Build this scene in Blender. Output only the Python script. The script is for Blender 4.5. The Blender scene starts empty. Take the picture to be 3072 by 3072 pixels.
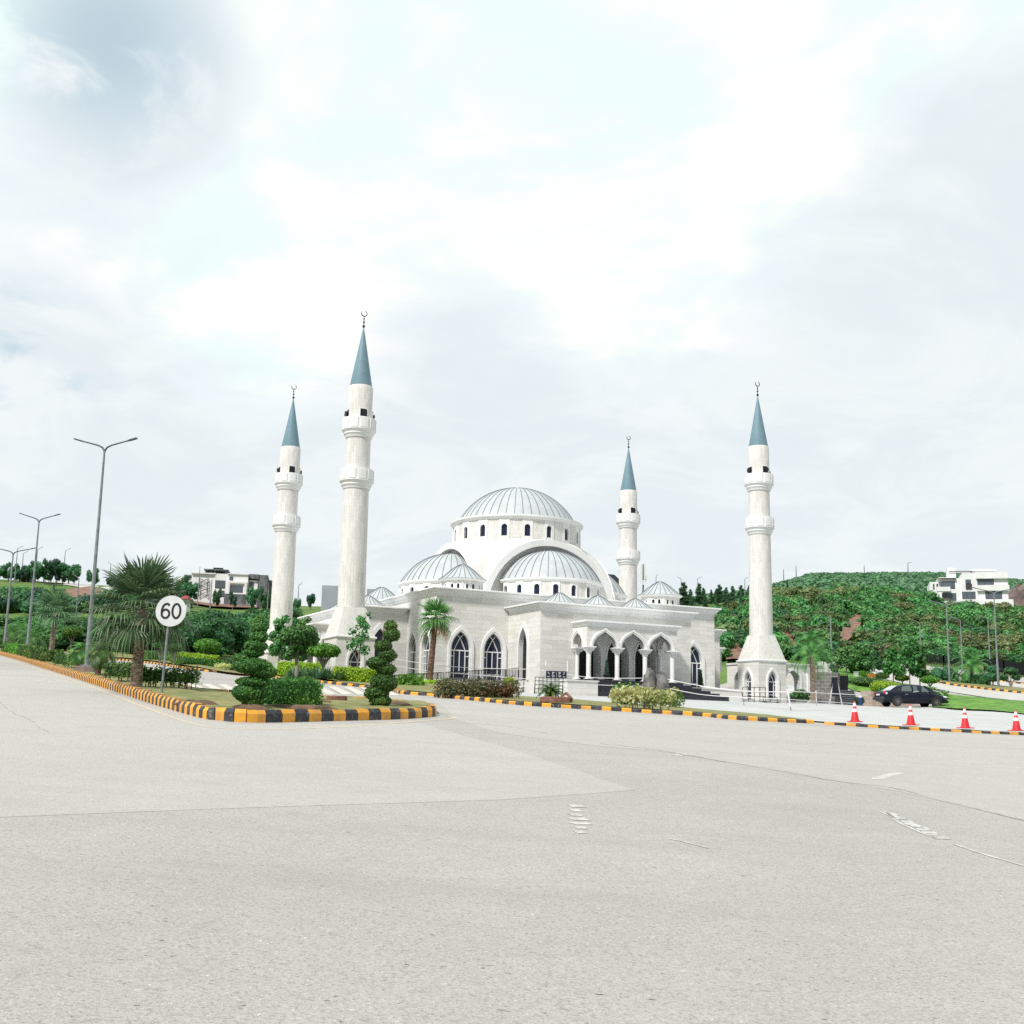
import bpy, math, random
import numpy as np
from mathutils import Vector, Matrix
from mathutils.geometry import tessellate_polygon
random.seed(7); RNG = np.random.default_rng(7)
R = math.radians
SC = bpy.context.scene
COL = SC.collection

# ------------------------------------------------------------------ camera
F = 3650.0; H0 = 2200.0; TILT = 0.022            # focal length and level line of the 3072 px photograph
ROLL = math.atan(TILT); PITCH = math.atan((H0-1536)*math.cos(ROLL)/F)
CAMZ = 1.6
fwd = np.array([0, math.cos(PITCH), math.sin(PITCH)]); upv = np.array([0, -math.sin(PITCH), math.cos(PITCH)]); rtv = np.array([1., 0, 0])
cr, sr = math.cos(ROLL), math.sin(ROLL)
cam = bpy.data.cameras.new('camera'); camo = bpy.data.objects.new('camera', cam); COL.objects.link(camo)
r_ax = rtv*cr+upv*sr; u_ax = -rtv*sr+upv*cr
M = Matrix(((r_ax[0], u_ax[0], -fwd[0], 0), (r_ax[1], u_ax[1], -fwd[1], 0), (r_ax[2], u_ax[2], -fwd[2], CAMZ), (0, 0, 0, 1)))
camo.matrix_world = M
cam.sensor_width = 36; cam.lens = F/3072*36; cam.clip_start = 0.1; cam.clip_end = 5000
SC.camera = camo

# ------------------------------------------------------------------ sky, sun, exposure
SUN_EL = 48; SUN_DIR = np.array([-0.58, -0.81])   # horizontal direction towards the sun
SUN_DIR = SUN_DIR/np.linalg.norm(SUN_DIR)
world = bpy.data.worlds.new('World'); SC.world = world; world.use_nodes = True
wt = world.node_tree; wt.nodes.clear()
def WN(t, **k):
    n = wt.nodes.new(t)
    for a, b in k.items(): setattr(n, a, b)
    return n
def wl(a, b): wt.links.new(a, b)
wout = WN('ShaderNodeOutputWorld'); wbg = WN('ShaderNodeBackground'); wbg.inputs[1].default_value = 0.1
wl(wbg.outputs[0], wout.inputs[0])
sky = WN('ShaderNodeTexSky', sky_type='NISHITA'); sky.sun_disc = False
sky.sun_elevation = R(SUN_EL); sky.sun_rotation = math.atan2(SUN_DIR[0], SUN_DIR[1])
wtc = WN('ShaderNodeTexCoord')
def wmath(op, a, b=None, c=None, clamp=False):
    n = WN('ShaderNodeMath', operation=op); n.use_clamp = clamp
    for i, x in enumerate((a, b, c)):
        if x is None: continue
        if isinstance(x, (int, float)): n.inputs[i].default_value = x
        else: wl(x, n.inputs[i])
    return n.outputs[0]
sep = WN('ShaderNodeSeparateXYZ'); wl(wtc.outputs['Generated'], sep.inputs[0])
den = wmath('ADD', wmath('MAXIMUM', sep.outputs[2], 0.0), 0.22)
cmb = WN('ShaderNodeCombineXYZ')
wl(wmath('DIVIDE', sep.outputs[0], den), cmb.inputs[0]); wl(wmath('DIVIDE', sep.outputs[1], den), cmb.inputs[1])
def wnoise(scale, detail, rough, dist=0.0, off=(0, 0, 0)):
    mp = WN('ShaderNodeMapping'); mp.inputs['Location'].default_value = off; wl(cmb.outputs[0], mp.inputs[0])
    n = WN('ShaderNodeTexNoise'); n.inputs['Scale'].default_value = scale; n.inputs['Detail'].default_value = detail
    n.inputs['Roughness'].default_value = rough; n.inputs['Distortion'].default_value = dist
    wl(mp.outputs[0], n.inputs['Vector']); return n.outputs['Fac']
def wmix(f, a, b):
    n = WN('ShaderNodeMix', data_type='RGBA')
    if isinstance(f, (int, float)): n.inputs[0].default_value = f
    else: wl(f, n.inputs[0])
    for i, x in ((6, a), (7, b)):
        if isinstance(x, tuple): n.inputs[i].default_value = (*x, 1)
        else: wl(x, n.inputs[i])
    return n.outputs[2]
def ray(px, py):
    x = px-1536; y = py-1536
    d = fwd*F+rtv*(x*cr+y*sr)+upv*(x*sr-y*cr)
    return d/d[1]
def wbump(px, py, rad):                          # soft patch of sky round one direction
    d = ray(px, py); d = d/np.linalg.norm(d)
    dn = WN('ShaderNodeVectorMath', operation='DISTANCE'); wl(wtc.outputs['Generated'], dn.inputs[0]); dn.inputs[1].default_value = tuple(d)
    mr = WN('ShaderNodeMapRange', interpolation_type='SMOOTHSTEP'); wl(dn.outputs['Value'], mr.inputs[0])
    mr.inputs[1].default_value = rad; mr.inputs[2].default_value = 0.0; mr.inputs[3].default_value = 0.0; mr.inputs[4].default_value = 1.0
    return mr.outputs[0]
def wramp(x, a, b):
    mr = WN('ShaderNodeMapRange', interpolation_type='SMOOTHSTEP'); wl(x, mr.inputs[0])
    mr.inputs[1].default_value = a; mr.inputs[2].default_value = b
    return mr.outputs[0]
n1 = wnoise(1.7, 8, 0.60, 0.6, (3.1, 1.7, 0)); n2 = wnoise(4.6, 7, 0.58, 0.4, (9.1, 4.2, 0)); n3 = wnoise(2.9, 7, .6, .8, (5.3, 8.8, 0))
nz = wmath('ADD', wmath('MULTIPLY', wmath('SUBTRACT', n1, .5), 2.2), wmath('MULTIPLY', wmath('SUBTRACT', n2, .5), 1.3))
bank = wmath('MULTIPLY', wmath('SUBTRACT', sep.outputs[2], 0.335), 8.0)   # grey bank low down, bright broken cloud above
for (px, py, rad, wgt) in ((2950, 620, .26, -1.1), (3150, 300, .2, -.7), (2500, 900, .18, -.3), (-60, 880, .2, -.8), (740, 1060, .14, .9), (1950, 900, .14, .45), (1350, 800, .15, -.35), (1000, 560, .2, .4),
                           (420, 100, .15, -1.9), (200, 270, .14, -1.9), (620, 240, .10, -.9), (40, 90, .12, 1.3), (120, 520, .14, .8), (2000, 200, .3, .5)):
    bank = wmath('ADD', bank, wmath('MULTIPLY', wbump(px, py, rad), wgt))
cl = wramp(wmath('ADD', bank, wmath('MULTIPLY', nz, 1.15)), -0.75, 0.75)
streak = wramp(n3, .40, .64); white = wramp(wmath('ADD', wmath('MULTIPLY', n1, .6), wmath('MULTIPLY', n2, .4)), .46, .58)
low = wmix(streak, (8.2, 8.85, 9.2), (9.1, 9.6, 9.7)); high = wmix(white, (8.95, 10.45, 10.0), (10.5, 10.7, 10.25))
mid = wramp(wmath('ABSOLUTE', wmath('SUBTRACT', cl, .45)), .42, .05)
ccol = wmix(wmath('MULTIPLY', mid, 0.35), wmix(cl, low, high), (9.1, 9.4, 10.3))
gap = wmath('MULTIPLY', wbump(330, 120, .12), wramp(n2, .42, .56))
gap = wmath('ADD', gap, wmath('MULTIPLY', wbump(60, 1070, .09), wramp(n2, .44, .62)))
cov = wmath('SUBTRACT', 0.97, wmath('MULTIPLY', gap, 0.25), clamp=True)
skyb = WN('ShaderNodeVectorMath', operation='SCALE'); wl(sky.outputs[0], skyb.inputs[0]); skyb.inputs['Scale'].default_value = 1.0
ccol = wmix(wmath('MULTIPLY', gap, .9), ccol, (6.5, 8.3, 9.0))
fin = wmix(cov, skyb.outputs[0], ccol); beh = wramp(sep.outputs[1], -0.55, 0.10)      # darker sky behind the viewer, added out of view to cut fill light
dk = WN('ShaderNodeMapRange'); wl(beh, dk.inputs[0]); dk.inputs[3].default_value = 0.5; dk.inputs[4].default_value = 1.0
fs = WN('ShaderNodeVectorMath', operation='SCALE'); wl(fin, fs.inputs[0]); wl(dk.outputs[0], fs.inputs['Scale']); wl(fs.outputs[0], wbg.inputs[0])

sun = bpy.data.lights.new('sun', 'SUN'); suno = bpy.data.objects.new('sun', sun); COL.objects.link(suno)
sun.energy = 4.1; sun.angle = R(6); sun.color = (1.0, 0.96, 0.915)
sv = Vector((SUN_DIR[0]*math.cos(R(SUN_EL)), SUN_DIR[1]*math.cos(R(SUN_EL)), math.sin(R(SUN_EL))))
suno.rotation_euler = sv.to_track_quat('Z', 'Y').to_euler()
SC.view_settings.view_transform = 'Standard'; SC.view_settings.look = 'None'
SC.view_settings.exposure = 0.0; SC.view_settings.gamma = 1.0; SC.view_settings.use_curve_mapping = False
SC.cycles.use_denoising = False; SC.cycles.max_bounces = 6; SC.cycles.diffuse_bounces = 3; SC.cycles.transparent_max_bounces = 8

# ------------------------------------------------------------------ terrain: height profiles along bearings
PA, PB = -0.0326, 0.0577                         # near ground is one tilted plane
def dzof(px, py): return ray(px, py)[2]
def prof(px, pts, yplane):
    t = ray(px, 1950)[0]
    Ys = [0.0, yplane]; Zs = [0.0, (PA*t+PB)*yplane]
    for p in pts:
        if p[0] == 'z': Ys.append(p[1]); Zs.append(p[2])
        else: Ys.append(p[1]); Zs.append(CAMZ+p[1]*dzof(px, p[0]))
    return t, np.array(Ys), np.array(Zs)
COLS = [
    prof(-400, [(1950, 118), (1800, 175), (1735, 215), (1720, 260), (1720, 900)], 90),
    prof(0, [(1945, 115), (1800, 175), (1742, 215), (1738, 270), (1738, 900)], 92),
    prof(300, [(1975, 96), (1812, 170), (1760, 213), (1756, 270), (1756, 900)], 80),
    prof(600, [(1985, 92), (1905, 140), (1818, 198), (1802, 230), (1802, 900)], 81),
    prof(900, [(2043, 60), (2034, 65), ('z', 69, 4.3), ('z', 85, 4.5), (1905, 150), (1828, 215), (1818, 300), (1818, 900)], 50),
    prof(1000, [(2053, 58), (2045, 62), (2040, 66), ('z', 70, 4.3), ('z', 90, 4.3), (1905, 150), (1830, 215), (1820, 300), (1820, 900)], 50),
    prof(1150, [(2071, 56), (2058, 60), (2052, 64), ('z', 67, 4.05), ('z', 110, 4.05), (1920, 150), (1838, 215), (1830, 900)], 48),
    prof(1300, [(2090, 51), (2068, 58), (2054, 64), ('z', 67, 4.1), ('z', 110, 4.1), (1930, 150), (1845, 215), (1840, 900)], 46),
    prof(1450, [('z', 64, 3.72), ('z', 110, 3.75), (1930, 150), (1842, 215), (1838, 900)], 61),
    prof(1900, [('z', 112, 3.75), (1930, 145), (1840, 215), (1835, 900)], 69),
    prof(2200, [('z', 98, 3.75), (1990, 122), (1842, 190), (1805, 218), (1800, 900)], 72.3),
    prof(2440, [('z', 82.5, 3.75), ('z', 85, 5.0), (2030, 92), (2000, 106), (1988, 122), (1900, 160), (1795, 205), (1775, 235), (1732, 520), (1732, 900)], 76.3),
    prof(2560, [('z', 82, 3.75), (2058, 88), (2015, 104), (1990, 124), (1900, 162), (1795, 205), (1778, 235), (1731, 520), (1731, 900)], 77),
    prof(2700, [('z', 81.5, 3.75), (2075, 86), (2030, 106), (2002, 130), (1987, 140), (1900, 166), (1800, 205), (1785, 235), (1729, 520), (1729, 900)], 79),
    prof(2850, [('z', 78, 3.72), (2090, 86), (2052, 108), (2022, 130), (2010, 135), (1985, 145), (1842, 200), (1838, 222), (1800, 260), (1730, 520), (1730, 900)], 76),
    prof(3072, [(2147, 70), (2108, 82), (2082, 95), (2066, 106), (2052, 118), (2040, 124), (1985, 150), (1845, 200), (1840, 222), (1800, 280), (1752, 520), (1752, 900)], 60),
    prof(3500, [(2160, 70), (2120, 82), (2092, 95), (2064, 118), (1990, 150), (1850, 200), (1845, 222), (1800, 280), (1758, 520), (1758, 900)], 60),
]
CT = np.array([c[0] for c in COLS])
def terr(X, Y):
    if Y <= 4: return PA*X+PB*Y
    t = X/Y
    def pz(i): return float(np.interp(Y, COLS[i][1], COLS[i][2]))
    if t <= CT[0]: return pz(0)+PA*(X-CT[0]*Y)*(1 if Y < 60 else 0)
    if t >= CT[-1]: return pz(len(COLS)-1)+PA*(X-CT[-1]*Y)*(1 if Y < 60 else 0)
    i = int(np.searchsorted(CT, t))-1; f = (t-CT[i])/(CT[i+1]-CT[i])
    return pz(i)*(1-f)+pz(i+1)*f
def hit(px, py, off=0.0):                        # ground point seen at a place of the photograph
    d = ray(px, py); Y = 3.0; prev = None
    while Y < 900:
        g = CAMZ+Y*d[2]-terr(Y*d[0], Y)-off
        if g <= 0:
            if prev is None: break
            f = prev[1]/(prev[1]-g); Y = prev[0]+f*(Y-prev[0]); break
        prev = (Y, g); Y += 0.25 if Y < 130 else 1.0
    return Vector((Y*d[0], Y, terr(Y*d[0], Y)+off))
def at(px, py, Y):
    d = ray(px, py); return Vector((Y*d[0], Y, CAMZ+Y*d[2]))
def ground(px, Y, off=0.0):                      # ground at distance Y in the bearing of column px
    t = ray(px, 1950)[0]; return Vector((t*Y, Y, terr(t*Y, Y)+off))
def zat(P, py, px=None):                         # height of image row py above the point P
    if px is None: px = 1536+F*P[0]/P[1]
    return CAMZ+P[1]*ray(px, py)[2]
def mpp(Y): return Y*1.02/F                      # metres per photograph pixel

# ------------------------------------------------------------------ materials
MATS = {}
def mat(name, color, rough=0.7, metal=0.0, spec=0.5, build=None, **k):
    if name in MATS: return MATS[name]
    m = bpy.data.materials.new(name); m.use_nodes = True; nt = m.node_tree
    b = nt.nodes['Principled BSDF']
    b.inputs['Base Color'].default_value = (*color, 1); b.inputs['Roughness'].default_value = rough
    b.inputs['Metallic'].default_value = metal; b.inputs['Specular IOR Level'].default_value = spec
    if build: build(nt, b)
    MATS[name] = m; return m
class NT:
    def __init__(s, nt): s.nt = nt
    def n(s, t, **k):
        x = s.nt.nodes.new(t)
        for a, b in k.items(): setattr(x, a, b)
        return x
    def l(s, a, b): s.nt.links.new(a, b)
    def coord(s, kind='Object', scale=(1, 1, 1), loc=(0, 0, 0)):
        tc = s.n('ShaderNodeTexCoord'); mp = s.n('ShaderNodeMapping'); mp.inputs['Scale'].default_value = scale; mp.inputs['Location'].default_value = loc
        s.l(tc.outputs[kind], mp.inputs[0]); return mp.outputs[0]
    def noise(s, vec, scale, detail=3, rough=0.55, dist=0.0):
        n = s.n('ShaderNodeTexNoise'); n.inputs['Scale'].default_value = scale; n.inputs['Detail'].default_value = detail
        n.inputs['Roughness'].default_value = rough; n.inputs['Distortion'].default_value = dist; s.l(vec, n.inputs['Vector']); return n.outputs['Fac']
    def ramp(s, x, a, b, lo=0.0, hi=1.0, smooth=True):
        mr = s.n('ShaderNodeMapRange', interpolation_type='SMOOTHSTEP' if smooth else 'LINEAR'); s.l(x, mr.inputs[0])
        mr.inputs[1].default_value = a; mr.inputs[2].default_value = b; mr.inputs[3].default_value = lo; mr.inputs[4].default_value = hi; return mr.outputs[0]
    def mix(s, f, a, b, mode='MIX'):
        n = s.n('ShaderNodeMix', data_type='RGBA', blend_type=mode)
        if isinstance(f, (int, float)): n.inputs[0].default_value = f
        else: s.l(f, n.inputs[0])
        for i, x in ((6, a), (7, b)):
            if isinstance(x, tuple): n.inputs[i].default_value = (*x[:3], 1)
            else: s.l(x, n.inputs[i])
        return n.outputs[2]
    def bump(s, b, h, strength=0.3, dist=0.02):
        n = s.n('ShaderNodeBump'); n.inputs['Strength'].default_value = strength; n.inputs['Distance'].default_value = dist
        s.l(h, n.inputs['Height']); s.l(n.outputs[0], b.inputs['Normal'])
def noisy(c1, c2, scale=3.0, lo=.35, hi=.65, kind='Object', sc=(1, 1, 1), bump=0.0, detail=4, fine=None):
    def f(nt, b):
        g = NT(nt); v = g.coord(kind, sc); x = g.noise(v, scale, detail); c = g.mix(g.ramp(x, lo, hi), c1, c2)
        if fine: c = g.mix(g.ramp(g.noise(v, fine[0], 2), fine[1], fine[2]), c, fine[3])
        g.l(c, b.inputs['Base Color'])
        if bump: g.bump(b, x, bump)
    return f
def stone_build(vertical):
    def f(nt, b):
        g = NT(nt)
        tc = g.n('ShaderNodeTexCoord'); br = g.n('ShaderNodeTexBrick')
        mp = g.n('ShaderNodeMapping'); g.l(tc.outputs['UV'], mp.inputs[0])
        if vertical: mp.inputs['Rotation'].default_value = (0, 0, R(90))
        g.l(mp.outputs[0], br.inputs['Vector'])
        br.inputs['Color1'].default_value = (.74, .73, .705, 1); br.inputs['Color2'].default_value = (.59, .575, .55, 1); br.inputs['Mortar'].default_value = (.45, .435, .405, 1)
        br.inputs['Scale'].default_value = 1; br.inputs['Mortar Size'].default_value = .006; br.inputs['Mortar Smooth'].default_value = .4; br.inputs['Bias'].default_value = -.25
        br.inputs['Brick Width'].default_value = .62 if vertical else .95; br.inputs['Row Height'].default_value = .15 if vertical else .25
        br.offset = .37; br.squash = 1.0
        mp2 = g.n('ShaderNodeMapping'); g.l(tc.outputs['UV'], mp2.inputs[0]); mp2.inputs['Scale'].default_value = (5, .45, 1) if vertical else (.5, 7, 1)
        st = g.noise(mp2.outputs[0], 1.6, 5, .62, .4)
        c = g.mix(g.ramp(st, .55, .74, 0, .55), br.outputs['Color'], (.38, .36, .325))
        big = g.noise(g.coord('Object', (1, 1, 1)), .7, 3)
        c = g.mix(g.ramp(big, .4, .7, 0, .35), c, (.76, .75, .72))
        g.l(c, b.inputs['Base Color']); g.bump(b, br.outputs['Fac'], -.25, .01)
    return f
STONE = mat('travertine_cladding', (.6, .58, .55), .75, spec=.25, build=stone_build(False))
STONEV = mat('travertine_shaft', (.6, .58, .55), .75, spec=.25, build=stone_build(True))
WHITE = mat('white_render', (.76, .76, .75), .6, spec=.3, build=noisy((.80, .805, .805), (.73, .73, .72), .9, .4, .75))
WHITEST = mat('white_roof_mosaic', (.8, .8, .78), .55, spec=.3, build=noisy((.70, .69, .665), (.57, .56, .53), 5.5, .45, .75))
DOME = mat('zinc_dome', (.5, .56, .6), .55, .0, build=noisy((.50, .53, .545), (.43, .465, .48), 1.3, .35, .7, bump=.05))
SEAM = mat('zinc_seam', (.12, .14, .16), .6, .0)
BLUE = mat('blue_spire', (.14, .30, .39), .5, build=noisy((.145, .25, .305), (.175, .285, .34), 1.2))
BRONZE = mat('dark_finial', (.02, .03, .06), .35, .6)
GLASS = mat('dark_glass', (.012, .020, .048), .12, spec=.5)
DARK = mat('dark_interior', (.008, .008, .010), .6)
BLACKST = mat('black_granite', (.018, .02, .03), .4, build=noisy((.016, .018, .028), (.035, .038, .05), 6))
def leafmat(name, ca, cb, cc=None, trans=.25, rough=.5):
    def f(nt, b):
        g = NT(nt); oi = g.n('ShaderNodeObjectInfo'); at_ = g.n('ShaderNodeAttribute', attribute_name='leafrand')
        v = g.coord('Object'); x = g.noise(v, 1.1, 2)
        c = g.mix(at_.outputs['Fac'], ca, cb)
        if cc: c = g.mix(g.ramp(x, .5, .68, 0, .8), c, cc)
        hs = g.n('ShaderNodeHueSaturation'); g.l(c, hs.inputs['Color'])
        g.l(g.ramp(oi.outputs['Random'], 0, 1, .72, 1.38, False), hs.inputs['Value'])
        g.l(g.ramp(oi.outputs['Random'], 0, 1, .475, .515, False), hs.inputs['Hue'])
        g.l(hs.outputs[0], b.inputs['Base Color'])
        tr = g.n('ShaderNodeBsdfTranslucent'); g.l(hs.outputs[0], tr.inputs[0]); mx = g.n('ShaderNodeMixShader'); mx.inputs[0].default_value = trans
        g.l(b.outputs[0], mx.inputs[1]); g.l(tr.outputs[0], mx.inputs[2]); g.l(mx.outputs[0], nt.nodes['Material Output'].inputs[0])
    return mat(name, ca, rough, spec=.4, build=f)
L_SHRUB = leafmat('leaf_hillside', (0.030, 0.128, 0.036), (0.137, 0.396, 0.101), (0.217, 0.472, 0.143))
L_DARK = leafmat('leaf_dark', (0.020, 0.090, 0.036), (0.080, 0.255, 0.084), (0.068, 0.217, 0.076))
L_TREE = leafmat('leaf_tree', (0.028, 0.121, 0.036), (0.108, 0.345, 0.084), (0.149, 0.396, 0.101))
L_PINE = leafmat('leaf_pine', (0.022, 0.075, 0.036), (0.067, 0.175, 0.066))
L_TOPI = leafmat('leaf_topiary', (0.025, 0.098, 0.022), (0.112, 0.263, 0.050), (0.157, 0.325, 0.048))
L_LIME = leafmat('leaf_lime', (.20, .36, .02), (.42, .60, .04), None, .35)
L_FRESH = leafmat('leaf_fresh', (.06, .19, .02), (.16, .36, .04), None, .3)
L_PALM = leafmat('leaf_palm', (.042, .115, .045), (.17, .28, .14), None, .2, .4)
L_DATE = leafmat('leaf_date', (0.034, 0.138, 0.036), (0.134, 0.325, 0.072), None, .2, .4)
L_DRY = leafmat('leaf_dry', (.25, .16, .09), (.36, .25, .15))
L_CROTON = leafmat('leaf_croton', (.05, .10, .03), (.30, .27, .13), (.20, .09, .045))
L_VARIE = leafmat('leaf_variegated', (.45, .50, .16), (.72, .75, .42), (.16, .30, .06), .35)
L_AGAVE = leafmat('leaf_agave', (.05, .14, .06), (.12, .25, .13))
L_PURPLE = leafmat('leaf_purple', (.09, .03, .06), (.22, .10, .14))
L_BLUE = leafmat('leaf_bluegreen', (0.022, 0.075, 0.050), (0.067, 0.163, 0.090))
L_FAR = leafmat('leaf_far', (0.039, 0.125, 0.060), (0.112, 0.263, 0.108), (0.179, 0.237, 0.132))
BARK = mat('bark', (.16, .12, .09), .9, build=noisy((.10, .075, .055), (.25, .2, .155), 6, sc=(1, 1, .35), bump=.5))
BARKG = mat('grey_bark', (.2, .19, .17), .9, build=noisy((.14, .13, .115), (.30, .28, .25), 7, sc=(1, 1, .4), bump=.4))
PALMBARK = mat('palm_bark', (.2, .15, .11), .9, build=noisy((.12, .085, .06), (.36, .29, .23), 9, sc=(1, 1, 1.6), bump=.7))
RUSTBARK = mat('rust_palm_bark', (.15, .08, .05), .9, build=noisy((.085, .045, .03), (.20, .12, .08), 9, sc=(1, 1, 2.0), bump=.6))
POLE = mat('galvanised_pole', (.24, .265, .28), .6, .0, build=noisy((.15, .17, .18), (.23, .255, .27), 2.5))
POLED = mat('dark_pole', (.085, .09, .115), .5, .3)  # on lamp arms this darker tone stands for backlight against the sky
BLACKM = mat('black_metal', (.015, .017, .02), .5, .2)
GREENM = mat('green_metal', (.06, .09, .075), .5, .2)
CONC = mat('concrete', (.42, .40, .37), .85, build=noisy((.46, .44, .41), (.34, .325, .30), 2.2, bump=.15))
BRICKC = mat('red_stone', (.22, .10, .07), .85, build=noisy((.26, .13, .09), (.13, .06, .045), 4, bump=.4))
ROCK = mat('dark_rock', (.1, .1, .1), .85, build=noisy((.055, .055, .058), (.24, .235, .23), 2.2, .35, .7, bump=.9, detail=8))
YEL = mat('kerb_yellow', (.78, .33, .025), .75, build=noisy((.80, .37, .03), (.52, .25, .06), 2.2, .42, .75, fine=(11, .54, .74, (.40, .30, .20))))
KBLK = mat('kerb_black', (.03, .033, .042), .75, build=noisy((.026, .029, .04), (.085, .084, .085), 2.2, .42, .78, fine=(11, .56, .76, (.22, .20, .18))))
ROPE = mat('white_rope', (.75, .72, .74), .8)
GRASSDRY = mat('dry_grass', (.2, .2, .08), .95, build=noisy((.24, .225, .09), (.13, .155, .045), 1.7, .35, .65, fine=(34, .52, .72, (.33, .28, .15)), bump=.6))
LAWN = mat('bright_lawn', (.06, .2, .02), .95, build=noisy((.12, .28, .03), (.045, .15, .02), 1.6, .4, .6, fine=(14, .48, .7, (.19, .33, .06)), bump=.9))
EARTH = mat('red_earth', (.2, .1, .08), .95, build=noisy((.15, .075, .055), (.27, .15, .11), .9, .35, .65, fine=(5, .6, .75, (.42, .33, .26)), bump=.8))
SOIL = mat('soil_mound', (.08, .05, .03), .95, build=noisy((.055, .032, .02), (.15, .095, .06), 3, bump=.8))

# ------------------------------------------------------------------ mesh builder
class MB:
    def __init__(s): s.v = []; s.f = []; s.m = []
    def add(s, vs, fs, mi=0):
        o = len(s.v); s.v += [tuple(v) for v in vs]; s.f += [tuple(i+o for i in f) for f in fs]; s.m += [mi]*len(fs); return s
    def box(s, x0, y0, z0, x1, y1, z1, mi=0, M=None):
        vs = [Vector((x, y, z)) for z in (z0, z1) for y in (y0, y1) for x in (x0, x1)]
        if M: vs = [M @ v for v in vs]
        return s.add(vs, [(0, 2, 3, 1), (4, 5, 7, 6), (0, 1, 5, 4), (2, 6, 7, 3), (0, 4, 6, 2), (1, 3, 7, 5)], mi)
    def frustum(s, c, a, b, z0, z1, mi=0):       # rectangle half sizes a at z0, b at z1
        x, y = c
        vs = [(x+sx*h[0], y+sy*h[1], z) for z, h in ((z0, a), (z1, b)) for sx, sy in ((-1, -1), (1, -1), (1, 1), (-1, 1))]
        return s.add(vs, [(3, 2, 1, 0), (4, 5, 6, 7)]+[(i, (i+1) % 4, 4+(i+1) % 4, 4+i) for i in range(4)], mi)
    def bar(s, a, b, w, h=None, mi=0, up=(0, 0, 1)):
        a = Vector(a); b = Vector(b); h = h or w; d = (b-a).normalized(); u = Vector(up)
        if abs(d.dot(u)) > .98: u = Vector((0, 1, 0))
        x = d.cross(u).normalized()*w/2; y = x.cross(d).normalized()*h/2
        vs = [p+sx*x+sy*y for p in (a, b) for sx, sy in ((-1, -1), (1, -1), (1, 1), (-1, 1))]
        return s.add(vs, [(3, 2, 1, 0), (4, 5, 6, 7)]+[(i, (i+1) % 4, 4+(i+1) % 4, 4+i) for i in range(4)], mi)
    def tube(s, path, rad, n=8, mi=0, cap=True):
        path = [Vector(p) for p in path]; k = len(path)
        if isinstance(rad, (int, float)): rad = [rad]*k
        vs = []; ref = None
        for i, p in enumerate(path):
            d = (path[min(i+1, k-1)]-path[max(i-1, 0)]).normalized()
            if ref is None: ref = Vector((1, 0, 0)) if abs(d.x) < .8 else Vector((0, 1, 0))
            x = (ref-d*ref.dot(d)).normalized(); y = d.cross(x); ref = x
            vs += [p+(x*math.cos(2*math.pi*j/n)+y*math.sin(2*math.pi*j/n))*rad[i] for j in range(n)]
        fs = [(i*n+j, i*n+(j+1) % n, (i+1)*n+(j+1) % n, (i+1)*n+j) for i in range(k-1) for j in range(n)]
        if cap: fs += [tuple(range(n))[::-1], tuple((k-1)*n+j for j in range(n))]
        return s.add(vs, fs, mi)
    def lathe(s, prof, n=32, c=(0, 0), a0=0.0, a1=2*math.pi, mi=0, cap=False):
        full = abs(a1-a0-2*math.pi) < 1e-6; m = n if full else n+1; vs = []
        for r, z in prof:
            vs += [(c[0]+r*math.cos(a0+(a1-a0)*j/n), c[1]+r*math.sin(a0+(a1-a0)*j/n), z) for j in range(m)]
        fs = [(i*m+j, i*m+(j+1) % m, (i+1)*m+(j+1) % m, (i+1)*m+j) for i in range(len(prof)-1) for j in range(n)]
        if cap: fs += [tuple(range(m))[::-1], tuple((len(prof)-1)*m+j for j in range(m))]
        return s.add(vs, fs, mi)
    def sphere(s, c, r, n=12, mi=0):
        r = r if isinstance(r, tuple) else (r, r, r); k = n//2; vs = []; fs = []
        for i in range(k+1):
            th = math.pi*i/k
            vs += [(c[0]+r[0]*math.sin(th)*math.cos(2*math.pi*j/n), c[1]+r[1]*math.sin(th)*math.sin(2*math.pi*j/n), c[2]-r[2]*math.cos(th)) for j in range(n)]
        fs = [(i*n+j, i*n+(j+1) % n, (i+1)*n+(j+1) % n, (i+1)*n+j) for i in range(k) for j in range(n)]
        return s.add(vs, fs, mi)
    def prism(s, pts, f0, f1, mi=0):             # pts 2D, f0/f1 map 2D -> 3D front and back
        n = len(pts); a = [Vector(f0(*p)) for p in pts]; b = [Vector(f1(*p)) for p in pts]
        tri = tessellate_polygon([[Vector((p[0], p[1], 0)) for p in pts]])
        s.add(a+b, [tuple(t) for t in tri]+[(t[2]+n, t[1]+n, t[0]+n) for t in tri]+[(i, (i+1) % n, n+(i+1) % n, n+i) for i in range(n)], mi); return s
    def build(s, name, m, parent=None, smooth=None, uv=None, loc=None, rotz=0.0, bevel=0.0, fixn=True):
        me = bpy.data.meshes.new(name); me.from_pydata(s.v, [], s.f)
        for x in (m if isinstance(m, (list, tuple)) else [m]): me.materials.append(x)
        if any(s.m): me.polygons.foreach_set('material_index', s.m)
        me.validate(); me.update()
        if fixn:
            import bmesh
            bm = bmesh.new(); bm.from_mesh(me); bmesh.ops.recalc_face_normals(bm, faces=bm.faces); bm.to_mesh(me); bm.free()
        if uv: set_uv(me, uv)
        if smooth is not None:
            me.polygons.foreach_set('use_smooth', [True]*len(me.polygons)); me.set_sharp_from_angle(angle=R(smooth))
        return link(name, me, parent, loc, rotz, bevel)
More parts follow.
